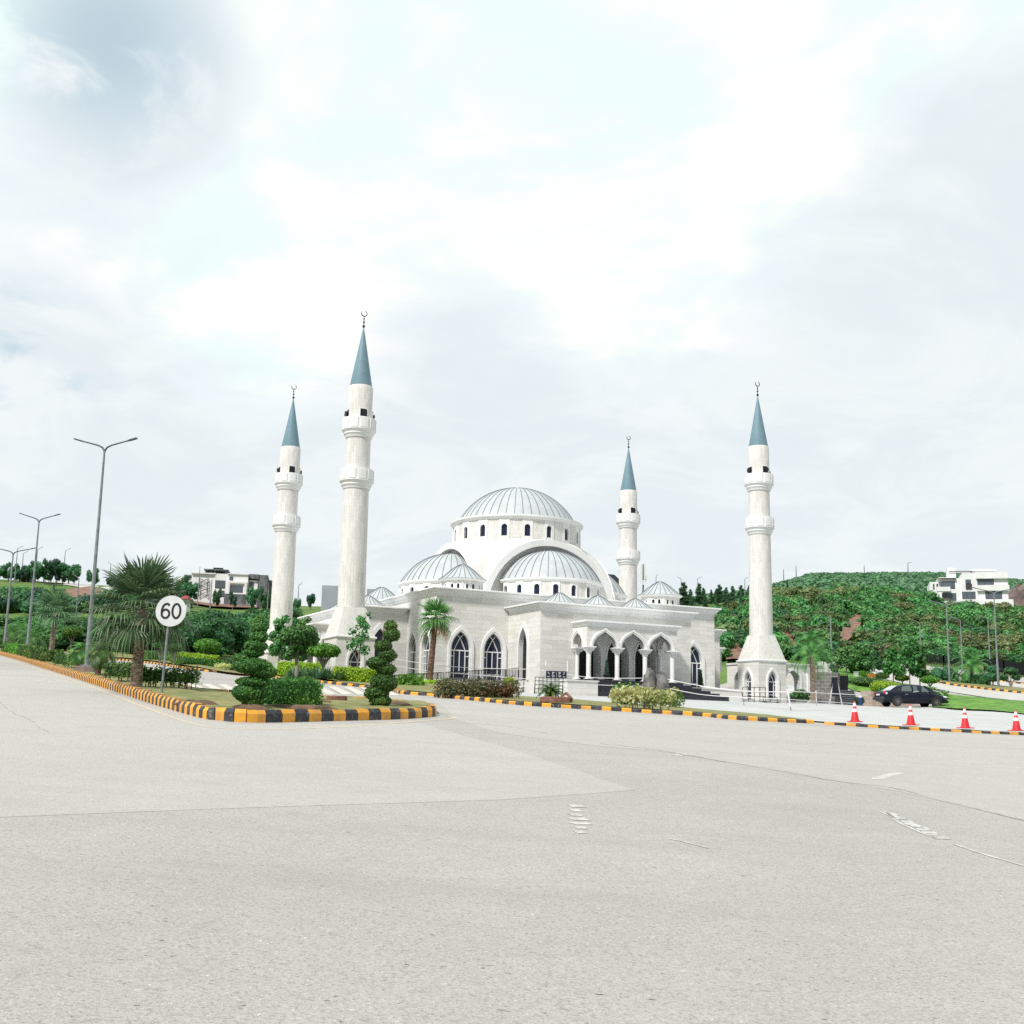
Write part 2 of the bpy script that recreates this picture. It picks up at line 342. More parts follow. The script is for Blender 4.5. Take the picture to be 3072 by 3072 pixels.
def link(name, me, parent=None, loc=None, rotz=0.0, bevel=0.0):
    o = bpy.data.objects.new(name, me); COL.objects.link(o)
    if parent: o.parent = parent
    if loc is not None: o.location = loc
    if rotz: o.rotation_euler = (0, 0, rotz)
    if bevel:
        b = o.modifiers.new('bevel', 'BEVEL'); b.width = bevel; b.segments = 2; b.limit_method = 'ANGLE'
    return o
def set_uv(me, mode):
    n = len(me.loops); co = np.empty(len(me.vertices)*3); me.vertices.foreach_get('co', co); co = co.reshape(-1, 3)
    lv = np.empty(n, int); me.loops.foreach_get('vertex_index', lv); p = co[lv]
    pn = np.empty(len(me.polygons)*3); me.polygons.foreach_get('normal', pn); pn = pn.reshape(-1, 3)
    lt = np.empty(len(me.polygons), int); me.polygons.foreach_get('loop_total', lt); nn = np.repeat(pn, lt, axis=0)
    if mode == 'box':
        tx, ty = -nn[:, 1], nn[:, 0]; l = np.hypot(tx, ty)+1e-9
        u = (p[:, 0]*tx+p[:, 1]*ty)/l+np.round(nn[:, 0]*2.3+nn[:, 1]*3.7, 1); v = p[:, 2].copy(); fl = np.abs(nn[:, 2]) > .8; u[fl] = p[fl, 0]; v[fl] = p[fl, 1]
    else:
        u = np.arctan2(p[:, 1], p[:, 0])*mode; v = p[:, 2]
    l = me.uv_layers.new(name='UVMap'); l.data.foreach_set('uv', np.stack([u, v], 1).ravel())
def tag(o, label=None, cat=None, group=None, kind=None):
    if label: o['label'] = label
    if cat: o['category'] = cat
    if group: o['group'] = group
    if kind: o['kind'] = kind
    return o
def empty(name, loc, label, cat, group=None, rotz=0.0):
    o = bpy.data.objects.new(name, None); COL.objects.link(o); o.location = loc; o.rotation_euler = (0, 0, rotz); o.empty_display_size = .2
    return tag(o, label, cat, group)
def dup(o, loc, rotz=0.0, scale=1.0, label=None, parent=None):
    def rec(x, par):
        c = x.copy(); COL.objects.link(c); c.parent = par
        for ch in [k for k in x.children]: rec(ch, c)
        return c
    r = rec(o, parent); r.location = loc; r.rotation_euler = (0, 0, rotz); r.scale = (scale,)*3 if isinstance(scale, (int, float)) else scale
    if label: r['label'] = label
    return r

# ------------------------------------------------------------------ ground sheets
def foot_y(t):
    xs = [ray(p, 1950)[0] for p in (-400, 0, 300, 600, 880, 1000, 1300, 2200, 2430, 2450, 2700, 2850, 3072, 3500)]
    return float(np.interp(t, xs, [118, 113, 96, 88, 80, 100, 112, 112, 112, 122, 139, 137, 126, 126]))
ts = np.linspace(-1.05, 1.05, 141); Ys = np.concatenate([np.arange(-10, 64, 2.0), np.arange(64, 150, 1.0), np.arange(150, 240, 2.5), np.arange(240, 905, 20)])
gx = {}
road = MB(); hills = MB()
P = [[Vector((t*(abs(Y)+6), Y, 0)) for t in ts] for Y in Ys]
for row in P:
    for p in row: p.z = terr(p.x, p.y)
allv = [p for row in P for p in row]; nt_ = len(ts)
rf, hf = [], []
for i in range(len(Ys)-1):
    for j in range(nt_-1):
        q = (i*nt_+j, i*nt_+j+1, (i+1)*nt_+j+1, (i+1)*nt_+j); c = (allv[q[0]]+allv[q[2]])/2
        (rf if c.y < 40 or c.y < foot_y(c.x/c.y) else hf).append(q)
def sub_sheet(fs):
    used = sorted({i for f in fs for i in f}); mp = {k: n for n, k in enumerate(used)}; b = MB(); b.add([allv[k] for k in used], [tuple(mp[i] for i in f) for f in fs]); return b
def road_build(lo, hi, speck):
    def f(nt, b):
        g = NT(nt); v = g.coord('Object')
        big = g.noise(v, .13, 5, .65); mid = g.noise(v, 1.2, 5, .65); fine = g.noise(v, 34, 4, .8); f2 = g.noise(g.coord('Object', (1, 1, 1), (7, 2, 3)), 62, 3, .7)
        c = g.mix(g.ramp(big, .34, .66), lo, hi)
        c = g.mix(g.ramp(mid, .4, .68, 0, .35), c, tuple(x*1.10 for x in hi)); tn = g.noise(v, 6, 4, .7); c = g.mix(g.ramp(tn, .38, .62, 0, .35), c, (lo[0]*1.0, lo[1]*.92, lo[2]*.87))
        c = g.mix(g.ramp(fine, .47, .64, 0, .62*speck), c, tuple(x*.55 for x in lo)); c = g.mix(g.ramp(f2, .53, .66, 0, .6*speck), c, (.58, .565, .54))
        hole = g.noise(g.coord('Object', (.7, 1.3, 1)), 19, 3, .75); c = g.mix(g.ramp(hole, .645, .69, 0, .9*speck), c, tuple(x*.24 for x in lo)); hl = g.noise(g.coord('Object', (1, 1, 1), (5, 3, 1)), 23, 3, .75); c = g.mix(g.ramp(hl, .66, .71, 0, .8*speck), c, (.74, .72, .69))
        st = g.noise(g.coord('Object', (.10, .55, 1)), 1.0, 5, .65); c = g.mix(g.ramp(st, .5, .68, 0, .22), c, tuple(x*.74 for x in lo)); oil = g.noise(g.coord('Object', (1, 1, 1), (2, 9, 0)), .55, 5, .7); c = g.mix(g.ramp(oil, .62, .74, 0, .28), c, tuple(x*.6 for x in lo))
        g.l(c, b.inputs['Base Color']); g.bump(b, fine, .9, .012)
    return f
ASPH = mat('worn_asphalt', (.36, .35, .34), .9, spec=.25, build=road_build((.375, .362, .345), (.435, .421, .402), 1.0))
ASPHL = mat('smooth_asphalt', (.4, .4, .39), .9, spec=.25, build=road_build((.415, .404, .388), (.45, .439, .423), .55))
ASPHM = mat('left_asphalt', (.4, .4, .38), .9, spec=.25, build=road_build((.425, .411, .392), (.465, .451, .432), .75))
def hill_build(nt, b):
    g = NT(nt); v = g.coord('Object'); a = g.noise(v, .035, 5, .6); m_ = g.noise(v, .35, 5, .65); f_ = g.noise(v, 2.5, 4)
    c = g.mix(g.ramp(a, .35, .65), (.085, .17, .035), (.13, .20, .06))
    c = g.mix(g.ramp(m_, .48, .66, 0, .8), c, (.045, .105, .03))
    c = g.mix(g.ramp(g.noise(v, .12, 4), .60, .72, 0, .7), c, (.24, .18, .13))
    c = g.mix(g.ramp(f_, .45, .7, 0, .65), c, (.19, .25, .09)); c = g.mix(g.ramp(g.noise(v, 1.1, 5, .7), .56, .68, 0, .75), c, (.05, .12, .03)); g.l(c, b.inputs['Base Color']); g.bump(b, m_, .8, .4)
HILL = mat('hill_grass', (.1, .16, .05), .95, spec=.1, build=hill_build)
tag(sub_sheet(rf).build('road', ASPH, smooth=60), kind='structure', label='worn pale grey asphalt road filling the foreground', cat='road')
tag(sub_sheet(hf).build('hills', HILL, smooth=60), kind='structure', label='green hills rising behind the mosque', cat='hill')

def clip(poly, axis, lim, keep_less):
    out = []
    for i in range(len(poly)):
        a, b = poly[i], poly[(i+1) % len(poly)]; ia = (a[axis] <= lim) == keep_less or a[axis] == lim; ib = (b[axis] <= lim) == keep_less or b[axis] == lim
        if ia: out.append(a)
        if ia != ib:
            f = (lim-a[axis])/(b[axis]-a[axis]); p = [a[0]+f*(b[0]-a[0]), a[1]+f*(b[1]-a[1])]; p[axis] = lim; out.append(tuple(p))
    return out
def drape(name, pts, m, off=.02, step=1.0, world=False, label=None, cat=None, kind='structure', zf=None):
    """sheet that follows the ground; pts are photograph places or (x, y) on the ground"""
    poly = [tuple(p)[:2] for p in pts] if world else [tuple(hit(*p))[:2] for p in pts]
    tris = tessellate_polygon([[Vector((*p, 0)) for p in poly]]); b = MB()
    for t in tris:
        tri = [poly[i] for i in t]; x0 = min(p[0] for p in tri); x1 = max(p[0] for p in tri); y0 = min(p[1] for p in tri); y1 = max(p[1] for p in tri)
        xi = math.floor(x0/step)
        while xi*step < x1:
            sx = clip(clip(tri, 0, xi*step, False), 0, (xi+1)*step, True)
            if len(sx) > 2:
                yi = math.floor(y0/step)
                while yi*step < y1:
                    c = clip(clip(sx, 1, yi*step, False), 1, (yi+1)*step, True)
                    if len(c) > 2:
                        o = len(b.v); b.v += [(p[0], p[1], (zf or terr)(*p)+off) for p in c]
                        b.f += [(o, o+k, o+k+1) for k in range(1, len(c)-1)]; b.m += [0]*(len(c)-2)
                    yi += 1
            xi += 1
    o = b.build(name, m, fixn=False, smooth=60); me = o.data
    import bmesh
    bm = bmesh.new(); bm.from_mesh(me); bmesh.ops.remove_doubles(bm, verts=bm.verts, dist=.002); bmesh.ops.recalc_face_normals(bm, faces=bm.faces)
    if sum(f.normal.z*f.calc_area() for f in bm.faces) < 0: bmesh.ops.reverse_faces(bm, faces=bm.faces)
    bm.to_mesh(me); bm.free()
    return tag(o, label, cat, kind=kind)
def spline(pts, n=6, closed=False):
    out = []; k = len(pts)
    for i in range(k if closed else k-1):
        p = [np.array(pts[(i+d) % k] if closed else pts[min(max(i+d, 0), k-1)], float) for d in (-1, 0, 1, 2)]
        for j in range(n):
            t = j/n; out.append(tuple(.5*((2*p[1])+(-p[0]+p[2])*t+(2*p[0]-5*p[1]+4*p[2]-p[3])*t*t+(-p[0]+3*p[1]-3*p[2]+p[3])*t**3)))
    if not closed: out.append(tuple(map(float, pts[-1])))
    return out
def kerb(name, pts, hgt, wid, seg, side, label, start=0, offz=0.0, gap=.012):
    """row of painted kerb stones along ground points; side = +1 body lies left of the run"""
    pts = [Vector((p[0], p[1], 0)) for p in pts]; d = [0.0]
    for a, b in zip(pts, pts[1:]): d.append(d[-1]+(b-a).length)
    xs, ys = [p.x for p in pts], [p.y for p in pts]; b = MB(); L = d[-1]; k = start; s = 0.0
    while s < L-.05:
        e = min(L, s+seg*(1+.05*math.sin(k*2.3))); n = 2; ring = []
        for q in range(n+1):
            w = s+gap+(e-s-2*gap)*q/n; x, y = np.interp(w, d, xs), np.interp(w, d, ys); x2, y2 = np.interp(min(w+.05, L), d, xs), np.interp(min(w+.05, L), d, ys); x1, y1 = np.interp(max(w-.05, 0), d, xs), np.interp(max(w-.05, 0), d, ys)
            t = Vector((x2-x1, y2-y1, 0)).normalized(); nrm = Vector((-t.y, t.x, 0))*side; z = terr(x, y)+offz; o = Vector((x, y, z))
            j = .012*math.sin(k*7.1)
            ring.append([o-Vector((0, 0, .15)), o+Vector((0, 0, hgt*.68+j)), o+nrm*.05+Vector((0, 0, hgt+j)), o+nrm*wid+Vector((0, 0, hgt+j)), o+nrm*wid-Vector((0, 0, .15))])
        vs = [v for r in ring for v in r]
        fs = [(a*5+c, a*5+c+1, (a+1)*5+c+1, (a+1)*5+c) for a in range(n) for c in range(4)]+[(4, 3, 2, 1, 0), tuple(n*5+c for c in range(5))]
        b.add(vs, fs, k % 2); k += 1; s = e
    return tag(b.build(name, [YEL, KBLK], bevel=0), label, 'kerb', kind='structure')

# areas of the road surface
drape('road_surface_left', [(-500, 2000), (150, 2012), (400, 2100), (690, 2172), (1000, 2174), (1260, 2170), (1560, 2255), (1905, 2371), (1500, 2400), (700, 2425), (0, 2452), (-700, 2470)], ASPHM, .002, 4, label='paler worn patch of asphalt on the left', cat='road')
drape('road_surface_right', [(1320, 2112), (1196, 2090), (1330, 2100), (1560, 2122), (1840, 2140), (2212, 2166), (2772, 2197), (3300, 2220), (3500, 2560), (3072, 2462), (2700, 2375), (2380, 2322), (2050, 2262), (1780, 2236), (1500, 2200), (1370, 2160)], ASPHL, .002, 4, label='smoother pale asphalt in front of the mosque kerb', cat='road')
seam = MB()
def strip(b, pts, w, off=.0045, mi=0):
    q = [hit(*p) for p in pts]
    vs = []
    for i, p in enumerate(q):
        d = (q[min(i+1, len(q)-1)]-q[max(i-1, 0)]); n = Vector((-d.y, d.x, 0)).normalized(); ww = w[i] if isinstance(w, list) else w
        for sgn in (-1, 1):
            v = p+n*sgn*ww/2; v.z = terr(v.x, v.y)+off; vs.append(v)
    b.add(vs, [(2*i, 2*i+1, 2*i+3, 2*i+2) for i in range(len(q)-1)], mi)
CRACK = mat('road_crack', (.16, .155, .15), .95, build=noisy((.25, .245, .235), (.40, .39, .375), 3, .35, .62))
pts = [(1800, 2232), (1950, 2248), (2080, 2270), (2300, 2305), (2500, 2342), (2680, 2365), (2820, 2400), (3100, 2468), (3300, 2520)]
strip(seam, [(x, y+random.uniform(-1.5, 1.5)) for x, y in spline(pts, 7)], .06)
for pts in ([(1420, 2170), (1480, 2176), (1560, 2186), (1640, 2200)], [(0, 2105), (40, 2140), (90, 2160), (120, 2185), (145, 2195)]):
    strip(seam, [(x+random.uniform(-2, 2), y+random.uniform(-2, 2)) for x, y in spline(pts, 8)], .022)
tag(seam.build('road_cracks', CRACK), 'thin dark seams and cracks across the asphalt', 'road', kind='structure')
def paint_build(c, amt):
    def f(nt, b):
        g = NT(nt); v = g.coord('Object'); x = g.noise(v, 7, 6, .7); g.l(g.mix(g.ramp(x, amt-.14, amt+.10), c, (.41, .40, .385)), b.inputs['Base Color'])
    return f
PW = mat('worn_white_paint', (.8, .8, .78), .8, build=paint_build((.60, .59, .575), .50)); PY = mat('worn_yellow_paint', (.7, .52, .3), .8, build=paint_build((.64, .49, .30), .5))
mk = MB()
for k in range(7):                               # chipped remains of the direction dashes
    y = 2415+13*k; strip(mk, [(1718+3*k+random.uniform(-6, 6), y), (1735+3*k+random.uniform(-8, 8), y+8)], random.uniform(.08, .2))
for k in range(10): strip(mk, [(2658+17*k, 2436+8*k+random.uniform(-3, 3)), (2676+17*k, 2446+8*k)], random.uniform(.06, .18))
strip(mk, [(2655, 2434), (2700, 2470), (2760, 2497), (2815, 2518)], .05); strip(mk, [(2865, 2534), (2960, 2566), (3072, 2598), (3200, 2640)], .05)
strip(mk, [(2010, 2517), (2060, 2528), (2125, 2545)], .035); strip(mk, [(2028, 2267), (2052, 2263)], .2); strip(mk, [(2625, 2338), (2660, 2328), (2700, 2318)], .18)
strip(mk, [(2404, 2240), (2432, 2239)], .12); strip(mk, [(2450, 2240), (2500, 2239)], .12); strip(mk, [(2920, 2293), (3060, 2288)], .08)
strip(mk, [(104, 2042), (134, 2044)], .5); strip(mk, [(163, 2042), (186, 2044)], .3)
tag(mk.build('road_markings', PW), 'faded white lane markings on the asphalt', 'road marking', kind='structure')
my = MB(); strip(my, spline([(0, 1973), (150, 2020), (250, 2052), (340, 2086), (440, 2124), (560, 2166), (640, 2183), (740, 2187), (900, 2186), (1100, 2176), (1250, 2164), (1345, 2157), (1362, 2152), (1340, 2147)], 6), .16)
tag(my.build('edge_line', PY), 'faded yellow edge line beside the striped kerb', 'road marking', kind='structure')
zb = MB()
for k in range(13):
    x = 560+k*47
    if 840 < x < 850: continue
    y0 = 2051+.0*k+(x-560)*.020; y1 = y0+24
    a, b_, c_, d_ = hit(x, y0), hit(x+24, y0), hit(x+74, y1), hit(x+44, y1)
    zb.add([Vector((p.x, p.y, terr(p.x, p.y)+.006)) for p in (a, b_, c_, d_)], [(0, 1, 2, 3)])
tag(zb.build('zebra_crossing', mat('crossing_paint', (.58, .54, .48), .8, build=paint_build((.62, .58, .52), .60))), 'cream zebra crossing stripes behind the median', 'road marking', kind='structure')

# median island with painted kerb
KF = [(-330, 1925), (-120, 1945), (0, 1966), (155, 2013), (310, 2063), (466, 2115), (600, 2154), (655, 2161), (708, 2166), (813, 2168), (1012, 2163), (1193, 2158), (1290, 2151), (1309, 2146)]
KFW = [tuple(hit(*p))[:2] for p in KF]
front = spline(KFW, 8)
cut = min(range(len(front)), key=lambda i: abs(front[i][0]-hit(735, 2167).x))
kerb('median_side_kerb', front[:cut+1], .27, .22, .275, 1, 'finely striped yellow and black kerb running up the left side of the median', 1)
kerb('median_kerb', front[cut:], .27, .22, .47, 1, 'tall yellow and black striped kerb around the tip of the planted median', 0)
KB = [(1309, 2143), (1296, 2132), (1200, 2119), (1000, 2108), (860, 2098), (640, 2088), (500, 2062), (360, 2026), (230, 1998), (100, 1972), (0, 1953), (-120, 1932), (-330, 1912)]
KBW = [tuple(hit(*p))[:2] for p in KB]; back = spline(KBW, 5)
kerb('median_back_kerb', back, .22, .18, .6, 1, 'far edge kerb of the planted median', 1)
ISL = .20
def inset(poly, d):
    out = []; n = len(poly); ar = sum(poly[i][0]*poly[(i+1) % n][1]-poly[(i+1) % n][0]*poly[i][1] for i in range(n))
    s_ = 1 if ar > 0 else -1
    for i in range(n):
        a, b = Vector(poly[i-1]), Vector(poly[(i+1) % n]); t = (b-a); nrm = Vector((-t.y, t.x)).normalized()*s_; out.append(tuple(Vector(poly[i])+nrm*d))
    return out
isl_poly = inset([tuple(p) for p in front]+[tuple(p) for p in back], .1)
def bumpz(X, Y): return terr(X, Y)+.05*math.sin(X*1.7+Y*.6)*math.sin(Y*1.3)+.03*math.sin(X*4.1)*math.sin(Y*3.7)
drape('median_ground', isl_poly, GRASSDRY, ISL, .35, world=True, zf=bumpz, label='dry grass on the planted median', cat='ground')
def med(px, py, o=ISL): return hit(px, py, o)

# far kerb beside the second carriageway, and mosque kerb
FK = [(200, 1962), (391, 1984), (500, 1998), (600, 2012), (697, 2024), (839, 2038), (927, 2045), (1000, 2053), (1100, 2064), (1160, 2071)]
kerb('far_kerb', spline([tuple(hit(*p))[:2] for p in FK], 4), .12, .3, .35, 1, 'low orange striped kerb of the far carriageway', 0)
MK = [(1175, 2073), (1203, 2082), (1300, 2090), (1359, 2096), (1565, 2116), (1838, 2133), (2100, 2149), (2212, 2160), (2443, 2171)]
kerb('mosque_kerb', spline([tuple(hit(*p))[:2] for p in MK], 5), .14, .24, .37, 1, 'yellow and black kerb in front of the mosque verge', 1)
MK2 = [(2472, 2173), (2620, 2183), (2772, 2191), (2920, 2199), (3072, 2206), (3400, 2222)]
kerb('plaza_kerb', spline([tuple(hit(*p))[:2] for p in MK2], 5), .09, .42, .37, 1, 'low yellow and black kerb under the traffic cones', 0)
def pave_build(nt, b):
    g = NT(nt); v = g.coord('Object', (1, 1, 1)); mp = g.n('ShaderNodeMapping'); g.l(v, mp.inputs[0]); mp.inputs['Rotation'].default_value = (0, 0, R(26))
    br = g.n('ShaderNodeTexBrick'); g.l(mp.outputs[0], br.inputs['Vector']); br.inputs['Scale'].default_value = 1; br.inputs['Brick Width'].default_value = .9; br.inputs['Row Height'].default_value = .45
    br.inputs['Color1'].default_value = (.50, .51, .515, 1); br.inputs['Color2'].default_value = (.43, .44, .445, 1); br.inputs['Mortar'].default_value = (.36, .37, .37, 1); br.inputs['Mortar Size'].default_value = .02
    x = g.noise(v, .5, 5); g.l(g.mix(g.ramp(x, .4, .7, 0, .5), br.outputs['Color'], (.55, .55, .54)), b.inputs['Base Color'])
PAVE = mat('plaza_paving', (.5, .5, .5), .85, build=pave_build)
PALE = mat('pale_concrete_road', (.5, .49, .47), .9, build=noisy((.50, .49, .465), (.44, .43, .41), .6))
plaza = [(1203, 2078), (1359, 2092), (1565, 2112), (1838, 2129), (2100, 2145), (2212, 2156), (2443, 2167), (2472, 2169), (2772, 2187), (3072, 2202), (3400, 2218)]
pw = [tuple(hit(*p))[:2] for p in plaza]+[tuple(hit(*p))[:2] for p in ((3400, 2175), (3072, 2146), (2804, 2124))]+[tuple(ground(2760, 81))[:2], tuple(ground(2430, 81.5))[:2], tuple(ground(2350, 96))[:2], tuple(ground(1900, 108))[:2], tuple(ground(1300, 105))[:2], tuple(ground(930, 92))[:2], tuple(ground(960, 68))[:2]]
drape('plaza', pw, PAVE, .05, 1.0, world=True, label='pale paved plaza around the mosque', cat='pavement')
verge = [(1185, 2074), (1300, 2085), (1565, 2110), (1838, 2127), (2100, 2143), (2212, 2155), (2430, 2166), (2300, 2150), (2150, 2137), (2028, 2126), (1880, 2117), (1730, 2104), (1550, 2093), (1400, 2072), (1200, 2050), (1130, 2046), (1000, 2038), (1000, 2049), (1100, 2060)]
drape('mosque_verge', verge, GRASSDRY, .09, .5, label='strip of thin grass between the striped kerb and the plaza', cat='ground')
drape('far_verge', [(200, 1958), (391, 1980), (600, 2008), (839, 2033), (927, 2040), (1010, 2049), (1010, 2030), (840, 2012), (600, 1992), (391, 1968), (200, 1952)], GRASSDRY, .14, .6, label='grass strip behind the far carriageway kerb', cat='ground')
drape('lawn', [(2796, 2125), (2900, 2132), (3072, 2147), (3400, 2176), (3400, 2140), (3072, 2109), (2960, 2098), (2833, 2086), (2800, 2098)], LAWN, .12, .5, label='bright green sloping lawn right of the parked car', cat='lawn')
drape('road_bank', [(2530, 2062), (2560, 2075), (2620, 2082), (2800, 2092), (2810, 2072), (2740, 2058), (2640, 2045), (2600, 2030), (2540, 2004), (2500, 2002), (2520, 2030)], LAWN, .1, .7, label='green bank above the stone walls', cat='lawn')
drape('side_road', [(2450, 2000), (2520, 2001), (2600, 2022), (2660, 2040), (2720, 2054), (2820, 2070), (2960, 2094), (3072, 2105), (3300, 2128), (3300, 2070), (3072, 2050), (2900, 2027), (2770, 2006), (2640, 1993), (2450, 1986)], PALE, .05, 1.5, label='pale side road climbing past the hillside', cat='road')
isl2 = [(2814, 2050), (2830, 2047), (2900, 2050), (3000, 2062), (3072, 2070), (3300, 2092), (3300, 2100), (3072, 2081), (2960, 2069), (2870, 2058)]
drape('side_island', isl2, GRASSDRY, .17, 1.0, label='planted strip in the side road', cat='ground')
kerb('side_kerb', spline([tuple(hit(*p))[:2] for p in ((2812, 2049), (2870, 2060), (2960, 2071), (3072, 2083), (3300, 2104))], 5), .2, .2, .5, 1, 'yellow striped kerb of the side road strip')
kerb('hill_kerb', spline([tuple(hit(*p))[:2] for p in ((2560, 1992), (2660, 2001), (2770, 2014), (2900, 2032), (3072, 2055), (3300, 2084))], 4), .14, .25, .9, 1, 'orange kerb below the hillside fence')
drape('footpath', [(2640, 1996), (2770, 2010), (2900, 2029), (3072, 2052), (3300, 2080), (3300, 2066), (3072, 2040), (2900, 2016), (2770, 2000), (2640, 1989)], CONC, .12, 1.5, label='pale footpath between orange kerb and black fence', cat='pavement')
drape('hill_road', [(190, 1756), (230, 1762), (290, 1778), (420, 1790), (420, 1774), (300, 1765), (210, 1750)], PALE, .15, 3, label='pale road crossing the left hill', cat='road')
drape('hill_parapet', [(70, 1742), (140, 1750), (190, 1752), (150, 1741), (100, 1736), (72, 1735)], PALE, .2, 3, label='white edged road bend on the left hilltop', cat='road')
drape('red_bank', [(165, 1783), (235, 1770), (280, 1764), (318, 1788), (300, 1797), (230, 1801), (205, 1800)], EARTH, .4, 2, label='bare red earth cutting on the left hillside', cat='ground')
drape('earth_terrace', [(560, 1812), (640, 1826), (700, 1829), (770, 1830), (800, 1815), (640, 1796), (570, 1794)], EARTH, .4, 2, label='dark red earth terrace below the left houses', cat='ground')
drape('rocky_slope', [(2178, 1990), (2180, 1925), (2210, 1900), (2235, 1905), (2240, 1990)], EARTH, .4, 1.5, label='bare reddish slope between mosque and rightmost minaret', cat='ground')
drape('rocky_slope_right', [(2318, 1975), (2318, 1910), (2350, 1895), (2395, 1915), (2400, 1975)], EARTH, .4, 1.5, label='bare reddish slope right of the rightmost minaret shaft', cat='ground')
drape('red_scar', [(2500, 1958), (2520, 1918), (2535, 1880), (2570, 1842), (2588, 1836), (2586, 1875), (2560, 1918), (2530, 1945)], EARTH, .5, 2, label='bare red earth scar on the right hillside', cat='ground')

# ------------------------------------------------------------------ mosque
MC = (0.35, 81.7, 3.75); MROT = R(26.0); GZ = 3.75
UU = Vector((math.cos(MROT), math.sin(MROT), 0)); VV = Vector((-math.sin(MROT), math.cos(MROT), 0))
def mloc(u, w, z=GZ): p = Vector(MC[:2]+(0,))+UU*u-VV*w; p.z = z; return p
mosque = empty('mosque', MC, 'large white stone mosque with ribbed grey domes and an arched entrance porch', 'mosque', rotz=MROT)
def arch(cx, sill, hw, spring, apex, n=9, rnd=False):
    """outline from the bottom left up over the head to the bottom right"""
    h = apex-spring; pts = [(cx-hw, sill)]
    if rnd: L = [(-hw*math.cos(a), h*math.sin(a)) for a in np.linspace(0, math.pi/2, n)]
    else:
        Rr = (h*h+hw*hw)/(2*hw); a1 = math.asin(min(1, h/Rr)); a1 = a1 if Rr >= hw and h <= Rr else math.pi-a1
        L = [(-hw+Rr-Rr*math.cos(a), Rr*math.sin(a)) for a in np.linspace(0, math.acos((Rr-hw)/Rr), n)]
    L = [(x, spring+z) for x, z in L]
    return pts+[(cx+x, z) for x, z in L]+[(cx-x, z) for x, z in L[-2::-1]]+[(cx+hw, sill)]
def keel(cx, sill, hw, apex, n=9):
    """round-shouldered arch running straight into a pointed head"""
    th = math.asin(.85); spring = apex-hw/.85; L = [(-hw*math.cos(a), spring+hw*math.sin(a)) for a in np.linspace(0, th*.96, n)]+[(0, apex)]
    return [(cx-hw, sill)]+[(cx+x, z) for x, z in L]+[(cx-x, z) for x, z in L[-2::-1]]+[(cx+hw, sill)]
def frame_map(O, d, n):                          # wall coordinates: along d, up, out along n
    O = Vector(O); d = Vector(d); n = Vector(n)
    return lambda s, z, o=0.0: O+d*s+Vector((0, 0, z))+n*o
def wall_sheet(b, fm, outer, holes, mi=0):
    loops = [outer]+holes; flat = [p for l in loops for p in l]
    tri = tessellate_polygon([[Vector((p[0], p[1], 0)) for p in l] for l in loops])
    b.add([fm(*p) for p in flat], [tuple(t) for t in tri], mi)
def ring(b, fm, inn, out, o0, o1, depth, mi=0, close=False):
    """moulded arch: inner and outer outlines, back at o0, face at o1, reveal running in to -depth"""
    n = len(inn); st = [(fm(*q, o0), fm(*q, o1), fm(*p, o1), fm(*p, -depth)) for p, q in zip(inn, out)]
    vs = [v for r in st for v in r]; m = n if close else n-1
    b.add(vs, [(4*i+k, 4*i+k+1, 4*((i+1) % n)+k+1, 4*((i+1) % n)+k) for i in range(m) for k in range(3)]+([] if close else [(0, 1, 2, 3), (4*n-1, 4*n-2, 4*n-3, 4*n-4)]), mi)
def poly_bar(b, fm, pts, w, o0, o1, mi=0):
    for p, q in zip(pts, pts[1:]):
        d = np.array([q[0]-p[0], q[1]-p[1]]); l = np.hypot(*d)+1e-9; nx, nz = -d[1]/l*w/2, d[0]/l*w/2
        vs = [fm(x+sx*nx, z+sx*nz, o) for o in (o0, o1) for (x, z) in (p, q) for sx in (-1, 1)]
        b.add(vs, [(0, 1, 3, 2), (4, 6, 7, 5), (0, 2, 6, 4), (1, 5, 7, 3), (0, 4, 5, 1), (2, 3, 7, 6)], mi)
